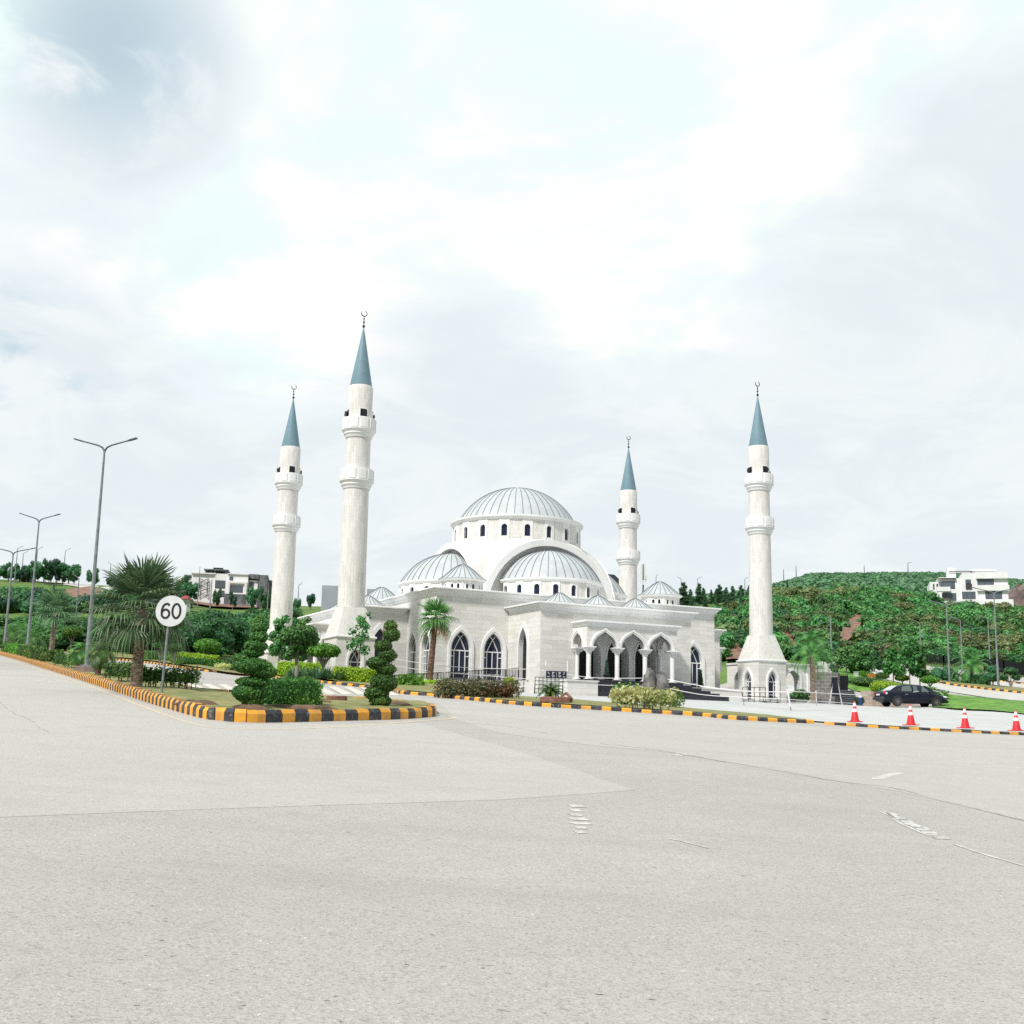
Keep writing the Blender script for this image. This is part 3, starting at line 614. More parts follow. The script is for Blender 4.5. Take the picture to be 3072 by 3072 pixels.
def window(root, fm, cx, sill, hw, spring, apex, depth=.19, fr=.21, big=True, rot=0.0, hz=0.0):
    inn = arch(cx, sill, hw, spring, apex); out = arch(cx, sill, hw+fr, spring, apex+fr*1.55)
    b = MB(); ring(b, fm, inn, out, -.02, .05, depth)
    in2 = arch(cx, sill, hw+fr*.35, spring, apex+fr*.5); ring(b, fm, in2, out, .045, .08, -.045)
    b.add([fm(cx-hw, sill, .05), fm(cx+hw, sill, .05), fm(cx+hw, sill, -depth), fm(cx-hw, sill, -depth)], [(0, 1, 2, 3)])
    w = b.build('window', WHITE, root, rotz=rot)
    b = MB(); wall_sheet(b, lambda s, z: fm(s, z, -depth), inn, []); b.build('pane', GLASS, w, fixn=False)
    b = MB(); o0, o1 = -depth+.015, -depth+.055; tz = spring-.02; W = .05 if big else .04
    poly_bar(b, fm, [(cx-hw, tz), (cx+hw, tz)], W*1.3, o0, o1)
    for x in ((-hw*.58, hw*.58) if True else ()): poly_bar(b, fm, [(cx+x, sill), (cx+x, tz)], W, o0, o1+.004)
    if big: poly_bar(b, fm, [(cx, sill+.32), (cx, tz)], W*.8, o0, o1+.002)
    for sx in (-1, 1): poly_bar(b, fm, [(cx+sx*hw, tz-.32*(apex-sill)/2.6), (cx+sx*hw*.58, tz-.32*(apex-sill)/2.6)], W, o0, o1+.001)
    poly_bar(b, fm, [(cx-hw, sill+.28), (cx+hw, sill+.28)], W*1.2, o0, o1+.003)
    h = apex-tz
    for sx in (-1, 1):                           # crossing tracery in the head
        pts = [(cx+sx*(hw*.58-(hw*1.02)*math.sin(a)**1.0*1.0*(1-math.cos(a)*.35)), tz+h*.86*math.sin(a)) for a in np.linspace(0, 1.25, 8)]
        poly_bar(b, fm, pts, W*.8, o0, o1+.005+.002*sx)
    b.build('mullion', WHITE, w); return w
def cornice(name, root, x0, y0, x1, y1, z, prof, rot=0.0, skip_back=False):
    """moulding carried round a rectangle; prof = (out, height) pairs"""
    b = MB(); vs = []
    for o, h in prof: vs += [(x0-o, y0-o, z+h), (x1+o, y0-o, z+h), (x1+o, y1+o, z+h), (x0-o, y1+o, z+h)]
    k = len(prof); fs = [(4*i+j, 4*i+(j+1) % 4, 4*i+4+(j+1) % 4, 4*i+4+j) for i in range(k-1) for j in range(4)]+[tuple(4*(k-1)+j for j in range(4)), (3, 2, 1, 0)]
    b.add(vs, fs); return b.build(name, WHITE, root, rotz=rot)
CORN = [(.02, -.42), (.02, -.34), (.10, -.32), (.10, -.25), (.18, -.16), (.24, -.09), (.24, -.05), (.34, -.04), (.34, .03), (.30, .05)]
CORNS = [(.02, -.30), (.02, -.25), (.07, -.24), (.07, -.18), (.15, -.08), (.20, -.06), (.20, .02), (.17, .03)]
z = lambda v: v-GZ                               # absolute height to height above the plaza
# main hall
HU, HW_, HT = 9.6, 9.3, 9.55
b = MB(); facs = [((0, -HW_, 0), (1, 0, 0), (0, -1, 0), HU), ((-HU, 0, 0), (0, -1, 0), (-1, 0, 0), HW_), ((HU, 0, 0), (0, 1, 0), (1, 0, 0), HW_), ((0, HW_, 0), (-1, 0, 0), (0, 1, 0), HU)]
WINS = (-8.0, -5.93, 5.93, 8.0)
for O, d, n, half in facs:
    fm = frame_map(O, d, n); holes = []
    for cx in WINS: holes.append(arch(cx, z(4.62), .60, z(6.22), z(7.28))[::-1])
    wall_sheet(b, fm, [(-half, -.3), (half, -.3), (half, z(HT)), (-half, z(HT))], holes)
b.add([(-HU, -HW_, z(HT)), (HU, -HW_, z(HT)), (HU, HW_, z(HT)), (-HU, HW_, z(HT))], [(0, 1, 2, 3)])
hall = b.build('hall_wall', STONE, mosque, uv='box', fixn=False)
cornice('hall_cornice', mosque, -HU, -HW_, HU, HW_, z(9.68), CORN)
for i, (O, d, n, half) in enumerate(facs):
    if i == 3: continue
    for cx in (WINS if i < 1 else (WINS[2:] if i == 1 else WINS[:2])): window(mosque, frame_map(O, d, n), cx, z(4.62), .60, z(6.22), z(7.28))
# drum, dome
def dome_shape(b, c, Rr, h, z0, nseam, n=64, a0=0.0, a1=2*math.pi, sh=.03, sw=.035, bell=False):
    S = (Rr*Rr+h*h)/(2*h); pr = []
    for k in range(15):
        a = math.asin(min(1, Rr/S))*(1-k/14); pr.append((max(S*math.sin(a), .001), z0+S*math.cos(a)-(S-h)))
    if bell: pr = [(Rr*r, z0+h*q) for r, q in ((1.04, -.01), (.95, .055), (.87, .13), (.76, .27), (.64, .43), (.52, .58), (.40, .72), (.28, .84), (.17, .93), (.08, .98), (.001, 1))]
    b.lathe(pr, n, c, a0, a1)
    for k in range(nseam):
        a = a0+(a1-a0)*(k+.5)/nseam; d = Vector((math.cos(a), math.sin(a), 0)); t = Vector((-d.y, d.x, 0))*sw/2; vs = []
        for r, zz in pr[:-1]:
            p = Vector((c[0], c[1], zz))+d*r; ww = min(1, r/(Rr*.35)); up = Vector((d.x*r, d.y*r, zz-(z0-(S-h)))).normalized()*sh
            vs += [p-t*ww, p-t*ww*.6+up, p+t*ww*.6+up, p+t*ww]
        m = len(pr)-1; b.add(vs, [(4*i+j, 4*i+j+1, 4*i+4+j+1, 4*i+4+j) for i in range(m-1) for j in range(3)], 1)
    return pr
def drum(root, name, c, r, z0, z1, nwin, a0, a1, wz0, wz1, whw, pan=.5, rnd=True, wmat=STONEV, double=False):
    """faceted drum: window panels alternate with stone panels"""
    bs = MB(); res = []
    step = (a1-a0)/nwin
    for k in range(nwin):
        ac = a0+(k+.5)*step; hp = step*pan/2
        for kind, s0, s1 in (('w', ac-hp, ac+hp), ('s', ac+hp, ac+step-hp)):
            if kind == 's' and s1-s0 < .01: continue
            rr = r+(.035 if kind == 'w' and not double else 0.0)
            p0 = Vector((c[0]+rr*math.cos(s0), c[1]+rr*math.sin(s0), 0)); p1 = Vector((c[0]+rr*math.cos(s1), c[1]+rr*math.sin(s1), 0)); d = (p1-p0); L = d.length; d.normalize(); n = Vector((d.y, -d.x, 0))
            fm = frame_map((p0+p1)/2, d, n)
            outer = [(-L/2, z0), (L/2, z0), (L/2, z1), (-L/2, z1)]
            if kind == 's': wall_sheet(bs, fm, outer, [], 0)
            else:
                xs = (-L*.2, L*.2) if double else (0,)
                hs = [arch(x, wz0, whw, wz1-whw, wz1, 6, True) for x in xs]
                wall_sheet(bs, fm, outer, [h[::-1] for h in hs], 0 if double else 1); res += [(fm, h, x) for h, x in zip(hs, xs)]
                for sx in ((-1, 1) if not double else ()): bs.add([fm(sx*L/2, z0), fm(sx*L/2, z1), fm(sx*L/2, z1, -.06), fm(sx*L/2, z0, -.06)], [(0, 1, 2, 3)], 1)
    o = bs.build(name, [wmat, WHITE], root, uv='box', fixn=False)
    for fm, h, x in res:
        b = MB(); out = arch(x, wz0-.05, whw+.05, wz1-whw, wz1+.05, 6, True)
        ring(b, fm, h, out, -.01, .02, .14); w = b.build('window', WHITE, o)
        b = MB(); wall_sheet(b, lambda s, zz, fm=fm: fm(s, zz, -.12), h, []); b.build('pane', GLASS, w, fixn=False)
    return o
def ledge(b, c, r, z0, z1, out, n=64, a0=0.0, a1=2*math.pi, mi=0, rin=None):
    b.lathe([(rin or r*.9, z0), (r, z0), (r+out*.45, z0+(z1-z0)*.25), (r+out*.55, z0+(z1-z0)*.45), (r+out, z0+(z1-z0)*.6), (r+out, z1), (rin or r*.85, z1+.02)], n, c, a0, a1, mi)
drum(mosque, 'main_drum', (0, 0), 4.30, z(13.85), z(15.30), 18, R(3), R(363), z(14.14), z(14.92), .19, .46)
b = MB(); ledge(b, (0, 0), 4.30, z(15.26), z(15.53), .22, 72); b.build('drum_cornice', WHITE, mosque, smooth=35)
b = MB(); dome_shape(b, (0, 0), 4.02, 2.52, z(15.54), 44, 88); b.build('main_dome', [DOME, SEAM], mosque, smooth=40)
# vaulted mass under the drum with a great arch on each side
AC, AR = z(9.07), 4.80
b = MB(); N = 24
def sq(k):                                       # walk round the square, returns plan point
    side, t = divmod(k, N); s = -1+2*t/N; x = s*4.95
    return [(x, -4.95), (4.95, x), (-x, 4.95), (-4.95, -x)][side]
vs = []; K = 4*N; RW = 7
for k in range(K):
    x, y = sq(k); s = x if abs(abs(y)-4.95) < 1e-6 else y
    if abs(abs(x)-4.95) < 1e-6 and abs(abs(y)-4.95) < 1e-6: s = 4.95
    zo = AC+math.sqrt(max(0, AR*AR-s*s)); a = math.atan2(y, x); p0 = Vector((x, y, zo)); p1 = Vector((4.34*math.cos(a), 4.34*math.sin(a), z(13.95)))
    for j in range(RW):
        f = j/(RW-1); p = p0.lerp(p1, f); bul = 4*f*(1-f)*.10*(p1-p0).length; out = Vector((math.cos(a), math.sin(a), 0)); p = p+(out*.55+Vector((0, 0, .8))).normalized()*bul*.55; vs.append(p)
b.add(vs, [(k*RW+j, ((k+1) % K)*RW+j, ((k+1) % K)*RW+j+1, k*RW+j+1) for k in range(K) for j in range(RW-1)])
b.build('vault_roof', WHITEST, mosque, smooth=50, uv='box')
for rot in (0, -90, 90, 180):
    fm = frame_map((0, -4.95, 0), (1, 0, 0), (0, -1, 0)); angs = np.linspace(-.1, math.pi+.1, 41)
    inn = [(-4.40*math.cos(a), AC+4.40*math.sin(a)) for a in angs]; out = [(-AR*math.cos(a), AC+AR*math.sin(a)) for a in angs]
    b = MB(); ring(b, fm, inn, out, -.02, .10, .42); b.build('great_arch', WHITE, mosque, rotz=R(rot), smooth=40)
    b = MB(); wall_sheet(b, lambda s, zz: fm(s, zz, -.40), inn, []); b.build('arch_wall', STONE, mosque, rotz=R(rot), uv='box', fixn=False)
    if rot == 180: continue
    c = (0, -4.75); h = empty  # half dome with its drum
    o = drum(mosque, 'half_drum', c, 3.34, z(9.4), z(10.88), 9, R(180), R(360), z(9.98), z(10.66), .17, .44); o.rotation_euler = (0, 0, R(rot))
    b = MB(); ledge(b, c, 3.34, z(10.85), z(11.06), .16, 40, R(180), R(360)); b.build('drum_cornice', WHITE, mosque, smooth=35, rotz=R(rot))
    b = MB(); dome_shape(b, c, 3.36, 2.10, z(11.06), 19, 48, R(180), R(360)); b.build('half_dome', [DOME, SEAM], mosque, smooth=40, rotz=R(rot))
for sx, sy in ((-1, -1), (1, -1), (-1, 1), (1, 1)):
    c = (sx*7.0, sy*7.0)
    o = drum(mosque, 'corner_drum', c, 1.26, z(9.5), z(10.46), 8, R(22.5), R(382.5), z(9.92), z(10.22), .085, 1.0, double=True)
    b = MB(); ledge(b, c, 1.28, z(10.42), z(10.56), .14, 40); b.build('drum_cornice', WHITE, mosque, smooth=35)
    b = MB(); dome_shape(b, c, 1.40, .94, z(10.55), 22, 44, sh=.03, sw=.032, bell=True); b.build('corner_dome', [DOME, SEAM], mosque, smooth=40)
# porch blocks: front, left, right
def column(root, x, y, z0, z1, r=.13, rot=0.0):
    b = MB(); b.box(x-.2, y-.2, z0, x+.2, y+.2, z0+.05); b.lathe([(.19, z0+.05), (.19, z0+.10), (r, z0+.14), (r, z1-.02)], 20, (x, y))
    c = b.build('column', WHITE, root, smooth=35, rotz=rot)
    b = MB(); q = z1
    b.lathe([(r*.9, q-.04), (r+.02, q-.02), (r+.02, q+.02), (r+.03, q+.03), (r+.06, q+.10), (r+.06, q+.12)], 20, (x, y))
    for i, (w, h0, h1) in enumerate(((.20, .12, .18), (.235, .18, .24), (.27, .24, .30), (.31, .30, .36))): b.box(x-w, y-w, q+h0, x+w, y+w, q+h1)
    b.build('capital', WHITE, c, smooth=35); return c
def porch(rot, face, outw, full):
    r = R(rot); PW2 = 5.0; T = 8.68
    b = MB(); fm = frame_map((0, -outw, 0), (1, 0, 0), (0, -1, 0)); dn = (-1.85, 0.0, 1.85)
    dh = [arch(x, z(4.60), .72, z(5.95), z(7.14)) for x in dn]
    wall_sheet(b, fm, [(-PW2, -.3), (PW2, -.3), (PW2, z(T)), (-PW2, z(T))], [h[::-1] for h in dh])
    nd = (face+outw)/2; nh = arch(0, z(4.55), .52, z(6.4), z(7.55))
    sides = []
    for sx in (-1, 1):
        f2 = frame_map((sx*PW2, -nd, 0), (0, -sx, 0) if sx < 0 else (0, 1, 0), (sx, 0, 0)); dd = (outw-face)/2; sides.append(f2)
        wall_sheet(b, f2, [(-dd, -.3), (dd, -.3), (dd, z(T)), (-dd, z(T))], [nh[::-1]])
    b.add([(-PW2, -face, z(T)), (PW2, -face, z(T)), (PW2, -outw, z(T)), (-PW2, -outw, z(T))], [(0, 1, 2, 3)])
    b.build('porch_wall', STONE, mosque, rotz=r, uv='box', fixn=False)
    b = MB(); wall_sheet(b, lambda s, zz: fm(s, zz, .012), [(-2.55, z(4.60)), (2.55, z(4.60)), (2.55, z(7.49)), (-2.55, z(7.49))], [h[::-1] for h in dh]); b.build('porch_lining', WHITE, mosque, rotz=r, fixn=False)
    cornice('porch_cornice', mosque, -PW2, -outw, PW2, -face-.36, z(8.80), CORN, r)
    for f2 in sides:
        b = MB(); ring(b, f2, nh, arch(0, z(4.55), .52+.2, z(6.4), z(7.55)+.33), -.02, .07, .24); w = b.build('niche_arch', WHITE, mosque, rotz=r)
        b = MB(); wall_sheet(b, lambda s, zz, f2=f2: f2(s, zz, -.23), nh, []); b.build('pane', DARK if full else GLASS, w, fixn=False)
    for x in (-2.6, 0, 2.6):
        c = (x, -(face+1.75)); b = MB(); b.lathe([(.90, z(8.6)), (.90, z(9.04)), (.99, z(9.06)), (.99, z(9.14)), (.9, z(9.15))], 32, c); s_ = b.build('small_drum', WHITE, mosque, smooth=35, rotz=r)
        b = MB(); dome_shape(b, c, 1.0, .60, z(9.13), 20, 40, sh=.025, sw=.03, bell=True); b.build('small_dome', [DOME, SEAM], mosque, smooth=40, rotz=r)
    for x, h in zip(dn, dh):
        b = MB(); ring(b, fm, h, arch(x, z(4.60), .72+.1, z(5.95), z(7.14)+.16), -.02, .05, .85); w = b.build('door', WHITE, mosque, rotz=r)
        b = MB(); wall_sheet(b, lambda s, zz: fm(s, zz, -.83), h, []); b.build('pane', DARK, w, fixn=False)
        b = MB(); o0, o1 = -.82, -.79
        for xx in (-.3, 0, .3): poly_bar(b, fm, [(x+xx, z(4.62)), (x+xx, z(5.95))], .03, o0, o1)
        poly_bar(b, fm, [(x-.6, z(5.95)), (x+.6, z(5.95))], .035, o0, o1+.003); b.build('door_frame', BLACKM, w)
    # portico
    pf = outw+1.62; A = 2.95; f3 = frame_map((0, -pf, 0), (1, 0, 0), (0, -1, 0)); f4 = frame_map((0, -pf+.36, 0), (1, 0, 0), (0, -1, 0)); cap = z(6.40); ctr = (-1.82, 0, 1.82); hw = .755
    heads = [keel(x, cap, hw, z(7.24)) for x in ctr]
    bot = [(-A, cap)]
    for hd in heads: bot += hd[1:-1]
    bot += [(A, cap)]; outl = bot+[(A, z(7.62)), (-A, z(7.62))]
    b = MB(); b.prism(outl, lambda s, zz: f3(s, zz), lambda s, zz: f4(s, zz))
    sd = keel(0, cap, .52, z(7.20)); gate = []
    for sx in (-1, 1):
        g3 = frame_map((sx*A, -(outw+.62), 0), (0, -sx, 0) if sx < 0 else (0, 1, 0), (sx, 0, 0))
        b.prism([(-.62, cap)]+sd[1:-1]+[(.635, cap), (.635, z(7.62)), (-.62, z(7.62))], lambda s, zz: g3(s, zz), lambda s, zz: g3(s, zz, -.34)); gate.append(g3)
    b.box(-A+.35, -pf+.37, z(7.5), A-.35, -outw, z(7.6))
    b.build('portico_wall', STONE, mosque, rotz=r, uv='box')
    for hd, x, fq, w0 in [(h, x, f3, hw) for h, x in zip(heads, ctr)]+[(sd, 0, g, .52) for g in gate]:
        b = MB(); ap = z(7.24) if w0 > .6 else z(7.20); ring(b, fq, hd, keel(x, cap, w0+.165, ap+.21), -.02, .07, .30); ring(b, fq, keel(x, cap, w0+.08, ap+.1), keel(x, cap, w0+.165, ap+.21), .06, .10, -.06)
        b.build('portico_arch', WHITE, mosque, rotz=r, smooth=35)
    cornice('portico_cornice', mosque, -A, -pf, A, -outw-.30, z(7.80), CORNS, r)
    for x in (-2.73, -.91, .91, 2.73): column(mosque, x, -pf+.18, z(4.60), z(6.04), rot=r)
    for x in (-2.73, 2.73): column(mosque, x, -outw-.16, z(4.60), z(6.04), .11, rot=r)
    b = MB(); b.box(-3.2, -pf-.22, -.2, 3.2, -outw+.02, z(4.60)); b.build('porch_floor', BLACKST, mosque, rotz=r)
    return pf
PF = porch(0, HW_, 13.37, True); porch(-90, HU, 13.1, False); porch(90, HU, 13.1, False)
st = MB(); n = 6; rise = (4.60-3.75)/n          # dark granite steps on three sides
for i in range(1, n):
    y = -PF-.22-.29*i; st.box(-3.2-(0.29*i if i > 4 else 0), y, -.3, 3.2+.42*i, -13.3, z(4.60)-rise*i)
st.build('entrance_steps', BLACKST, mosque)
b = MB(); b.box(-5.1, -PF-1.75, -.2, -3.25, -PF-.9, z(4.38)); b.box(-5.16, -PF-1.8, z(4.38), -3.2, -PF-.86, z(4.45)); b.build('cheek_wall', STONE, mosque, uv='box'); b = MB(); b.box(5.0, -12.6, -.2, 9.3, -HW_-.01, z(4.46)); b.box(4.95+.07, -12.66, z(4.46), 9.36, -HW_-.012, z(4.52))
b.build('plinth', STONE, mosque, uv='box')
for sx in (-1, 1):                               # low arcade walls between the wings and the minarets
    b = MB()
    for s0, fa in ((14.2, frame_map((sx*14.1, -6.1, 0), (0, -1, 0) if sx < 0 else (0, 1, 0), (sx, 0, 0))),):
        o = arch(0, -.2, .62, z(5.35), z(6.1)); q = [(-1.45, -.2)]+o[:]+[(1.45, -.2), (1.45, z(6.5)), (-1.45, z(6.5))]
        b.prism(q, lambda s, zz: fa(s, zz, .15), lambda s, zz: fa(s, zz, -.15)); b.box(sx*14.1-.22, -7.58, z(6.5), sx*14.1+.22, -4.65, z(6.62))
    b.build('arcade_wall', STONE, mosque, uv='box')
b = MB(); ring(b, frame_map((14.1, -6.1, 0), (0, 1, 0), (1, 0, 0)), arch(0, -.2, .62, z(5.35), z(6.1)), arch(0, -.2, .74, z(5.35), z(6.3)), .14, .2, .2); ring(b, frame_map((-14.1, -6.1, 0), (0, -1, 0), (-1, 0, 0)), arch(0, -.2, .62, z(5.35), z(6.1)), arch(0, -.2, .74, z(5.35), z(6.3)), .14, .2, .2)
b.build('arcade_arch', WHITE, mosque)
# arcade wall standing free beside the right minaret
aw = empty('arched_wall', mloc(16.1, 8.9), 'low white arched wall with moulded top beside the rightmost minaret', 'wall', rotz=MROT)
fa = frame_map((0, 0, 0), (1, 0, 0), (0, -1, 0)); o = arch(-.25, -.2, .62, z(5.30), z(6.05)); b = MB()
b.prism([(-1.0, -.2)]+o+[(1.12, -.2), (1.12, z(6.4)), (-1.0, z(6.4))], lambda s, zz: fa(s, zz, .3), lambda s, zz: fa(s, zz, -.3)); b.build('wall', STONE, aw, uv='box')
b = MB(); ring(b, fa, arch(-.25, -.2, .62, z(5.30), z(6.05)), arch(-.25, -.2, .76, z(5.30), z(6.27)), .29, .36, .3); b.build('arch_moulding', WHITE, aw)
cornice('coping', aw, -1.0, -.3, 1.12, .3, z(6.50), [(.01, -.14), (.05, -.1), (.12, -.05), (.12, .02)])
b = MB(); b.box(.92, -.42, -.2, 1.22, .42, z(6.33)); b.build('pier', WHITE, aw)

# minarets
def minaret(loc, label):
    m = empty('minaret', loc, label, 'minaret', 'minarets at the corners of the mosque', MROT)
    b = MB(); H = 1.1
    faces = [((0, -H, 0), (1, 0, 0), (0, -1, 0)), ((-H, 0, 0), (0, -1, 0), (-1, 0, 0)), ((H, 0, 0), (0, 1, 0), (1, 0, 0)), ((0, H, 0), (-1, 0, 0), (0, 1, 0))]
    ho = arch(0, z(4.12), .36, z(5.25), z(5.92))
    for O, d, n in faces: wall_sheet(b, frame_map(O, d, n), [(-H, -.5), (H, -.5), (H, z(6.5)), (-H, z(6.5))], [ho[::-1]])
    b.build('base', STONE, m, uv='box', fixn=False)
    for O, d, n in faces[:3]: window(m, frame_map(O, d, n), 0, z(4.12), .36, z(5.25), z(5.92), .22, .15, False)
    cornice('base_cornice', m, -H, -H, H, H, z(6.60), [(.0, -.12), (.03, -.1), (.08, -.05), (.08, .02), (.05, .04)])
    b = MB(); vs = []                            # square to round transition
    k = 32
    for i in range(k):
        a = R(45)+2*math.pi*i/k; q = ((a+math.pi/4) % (math.pi/2))-math.pi/4; rs = 1.1/math.cos(q); vs.append((rs*math.cos(a), rs*math.sin(a), z(6.63)))
    for i in range(k):
        a = R(45)+2*math.pi*i/k; q = ((a+math.pi/4) % (math.pi/2))-math.pi/4; rs = .74/math.cos(q)*.93+.06; vs.append((min(rs, .9)*math.cos(a), min(rs, .9)*math.sin(a), z(8.25)))
    b.add(vs, [(i, (i+1) % k, k+(i+1) % k, k+i) for i in range(k)]+[tuple(range(k, 2*k))]); b.build('tapered_base', WHITEST, m, uv='box', smooth=20)
    b = MB(); b.lathe([(.765, z(8.1)), (.71, z(15.1)), (.69, z(18.1)), (.70, z(18.8)), (.70, z(20.85)), (.66, z(20.98))], 36, cap=True); b.build('shaft', STONEV, m, smooth=40, uv=.74)
    for z0 in (z(14.96), z(17.92)):
        b = MB(); b.lathe([(.68, z0-.02), (.76, z0), (.80, z0+.14), (.86, z0+.20), (.86, z0+.30), (.90, z0+.34), (.98, z0+.42), (.98, z0+.47), (.93, z0+.48), (.93, z0+1.12), (.66, z0+1.12)], 40); bal = b.build('balcony', WHITE, m, smooth=30)
        b = MB()
        for q in range(10):                      # raised parapet panels
            a0 = 2*math.pi*(q+.14)/10; a1 = 2*math.pi*(q+.86)/10; vs = []
            for a in np.linspace(a0, a1, 5):
                for r, zz in ((.925, z0+.52), (.965, z0+.52), (.965, z0+1.06), (.925, z0+1.06)): vs.append((r*math.cos(a), r*math.sin(a), zz))
            b.add(vs, [(4*i+j, 4*i+(j+1) % 4, 4*i+4+(j+1) % 4, 4*i+4+j) for i in range(4) for j in range(4)]+[(3, 2, 1, 0), (16, 17, 18, 19)])
        b.build('panel', WHITE, bal, smooth=30)
    for q in range(4):
        a = R(-90+90*q); d = Vector((math.cos(a), math.sin(a), 0)); t = Vector((-d.y, d.x, 0)); fm = frame_map(d*.665, t, d)
        b = MB(); sq_ = [(-.2, z(19.08)), (-.2, z(19.52)), (.2, z(19.52)), (.2, z(19.08))]; so = [(-.25, z(19.03)), (-.25, z(19.57)), (.25, z(19.57)), (.25, z(19.03))]
        ring(b, fm, sq_, so, -.05, .05, -.0, close=True); w = b.build('opening', WHITE, m)
        b = MB(); wall_sheet(b, lambda s, zz: fm(s, zz, .042), sq_, []); b.build('dark_recess', DARK, w)
        b = MB(); b.tube([d*.66+Vector((0, 0, z(19.28))), d*.86+Vector((0, 0, z(19.28)))], [.06, .17], 12); b.build('loudspeaker', BLACKM, w)
    b = MB(); b.lathe([(.64, z(20.96)), (.645, z(21.0)), (.05, z(24.4)), (.03, z(24.5))], 40, cap=True); b.build('spire', BLUE, m, smooth=40)
    b = MB(); b.tube([(0, 0, z(24.45)), (0, 0, z(25.22))], .022, 8); [b.sphere((0, 0, z(h)), r, 12) for h, r in ((24.62, .085), (24.87, .062), (25.07, .048))]
    vs = []; n = 22; cc = Vector((0, 0, z(25.40)))   # crescent in the plane facing the front, open at its top left
    ax = Vector((1, 0, 0))
    for i in range(n+1):
        a = R(128)+R(304)*i/n; tk = .042*math.sin(math.pi*i/n)+.006; ctr = cc+ax*.17*math.cos(a)+Vector((0, 0, .17*math.sin(a)))
        rad = (ax*math.cos(a)+Vector((0, 0, math.sin(a))))
        for sr_, dy in ((1, -.02), (1, .02), (-1, .02), (-1, -.02)): vs.append(ctr+rad*sr_*tk*.5+Vector((0, dy, 0)))
    b.add(vs, [(4*i+j, 4*i+(j+1) % 4, 4*i+4+(j+1) % 4, 4*i+4+j) for i in range(n) for j in range(4)]+[(3, 2, 1, 0), tuple(4*n+j for j in range(4))])
    b.build('finial', BRONZE, m, smooth=30); return m
m0 = minaret((-8.83, 67.5, GZ), 'tallest looking white minaret with blue spire, nearest to the road, left of the domes')
dup(m0, (16.54, 80.0, GZ), MROT, 1, 'white minaret with blue spire standing alone right of the mosque before the green hill')
dup(m0, (-15.63, 83.27, GZ), MROT, 1, 'leftmost white minaret with blue spire rising behind the round topiary tree')
dup(m0, (9.33, 96.02, GZ), MROT, 1, 'smallest looking white minaret behind the mosque roof, right of the great dome')

# ------------------------------------------------------------------ foliage
def leaf_mesh(name, cen, nor, size, m, aspect=.55, core=None, extra=None, jit=.35):
    """one mesh of many small leaf faces; core is a list of (centre, radii) filling the inside"""
    n = len(cen); nor = nor/(np.linalg.norm(nor, axis=1, keepdims=True)+1e-9)
    rv = RNG.normal(size=(n, 3)); t = np.cross(nor, rv); t /= np.linalg.norm(t, axis=1, keepdims=True)+1e-9; bt = np.cross(nor, t)
    s = (size*(1+jit*RNG.uniform(-1, 1, n)))[:, None]
    v = np.stack([cen-t*s*.5, cen+bt*s*.5*aspect+nor*s*.08, cen+t*s*.5, cen-bt*s*.5*aspect+nor*s*.08], 1).reshape(-1, 3)
    b = MB(); b.v = [tuple(x) for x in v]; b.f = [(4*i, 4*i+1, 4*i+2, 4*i+3) for i in range(n)]; b.m = [0]*n
    if core:
        for c, r in core: b.sphere(c, r, 10)
    if extra: extra(b)
    me = bpy.data.meshes.new(name); me.from_pydata(b.v, [], b.f); me.materials.append(m)
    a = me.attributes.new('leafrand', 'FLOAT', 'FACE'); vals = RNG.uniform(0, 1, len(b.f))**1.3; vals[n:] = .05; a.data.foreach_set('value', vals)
    me.polygons.foreach_set('use_smooth', [i >= n for i in range(len(b.f))]); me.update(); return me
def blob_points(blobs, n, lo=.8, hi=1.08, up=.35, rnd=.55):
    bl = np.array(blobs, float); w = (bl[:, 3]*bl[:, 4]+bl[:, 3]*bl[:, 5]+bl[:, 4]*bl[:, 5]); w /= w.sum()
    k = RNG.choice(len(bl), int(n*1.9), p=w); d = RNG.normal(size=(len(k), 3)); d /= np.linalg.norm(d, axis=1, keepdims=True)
    p = bl[k, :3]+d*bl[k, 3:]*RNG.uniform(lo, hi, len(k))[:, None]
    keep = np.ones(len(k), bool)
    for j in range(len(bl)):
        q = (p-bl[j, :3])/bl[j, 3:]; keep &= ~((np.sum(q*q, 1) < .55) & (k != j))
    p = p[keep][:n]; k = k[keep][:n]; d = d[keep][:n]
    nr = d/bl[k, 3:]; nr /= np.linalg.norm(nr, axis=1, keepdims=True); nr = nr+RNG.normal(size=nr.shape)*rnd; nr[:, 2] += up
    return p, nr
def crown_mesh(name, blobs, n, size, m, aspect=.55, core=.78, **k):
    p, nr = blob_points(blobs, n, **k); return leaf_mesh(name, p, nr, size, m, aspect, [((b[0], b[1], b[2]), (b[3]*core, b[4]*core, b[5]*core)) for b in blobs] if core else None)
def rand_blobs(n, rx, rz, zc, br, flat=.8):
    out = []
    for i in range(n):
        a = random.uniform(0, 6.283); r = rx*math.sqrt(random.random()); zz = zc+rz*random.uniform(-1, 1)*math.sqrt(max(0, 1-(r/rx)**2*.8)); q = br*random.uniform(.65, 1.2)
        out.append((r*math.cos(a), r*math.sin(a), zz, q, q, q*flat))
    return out
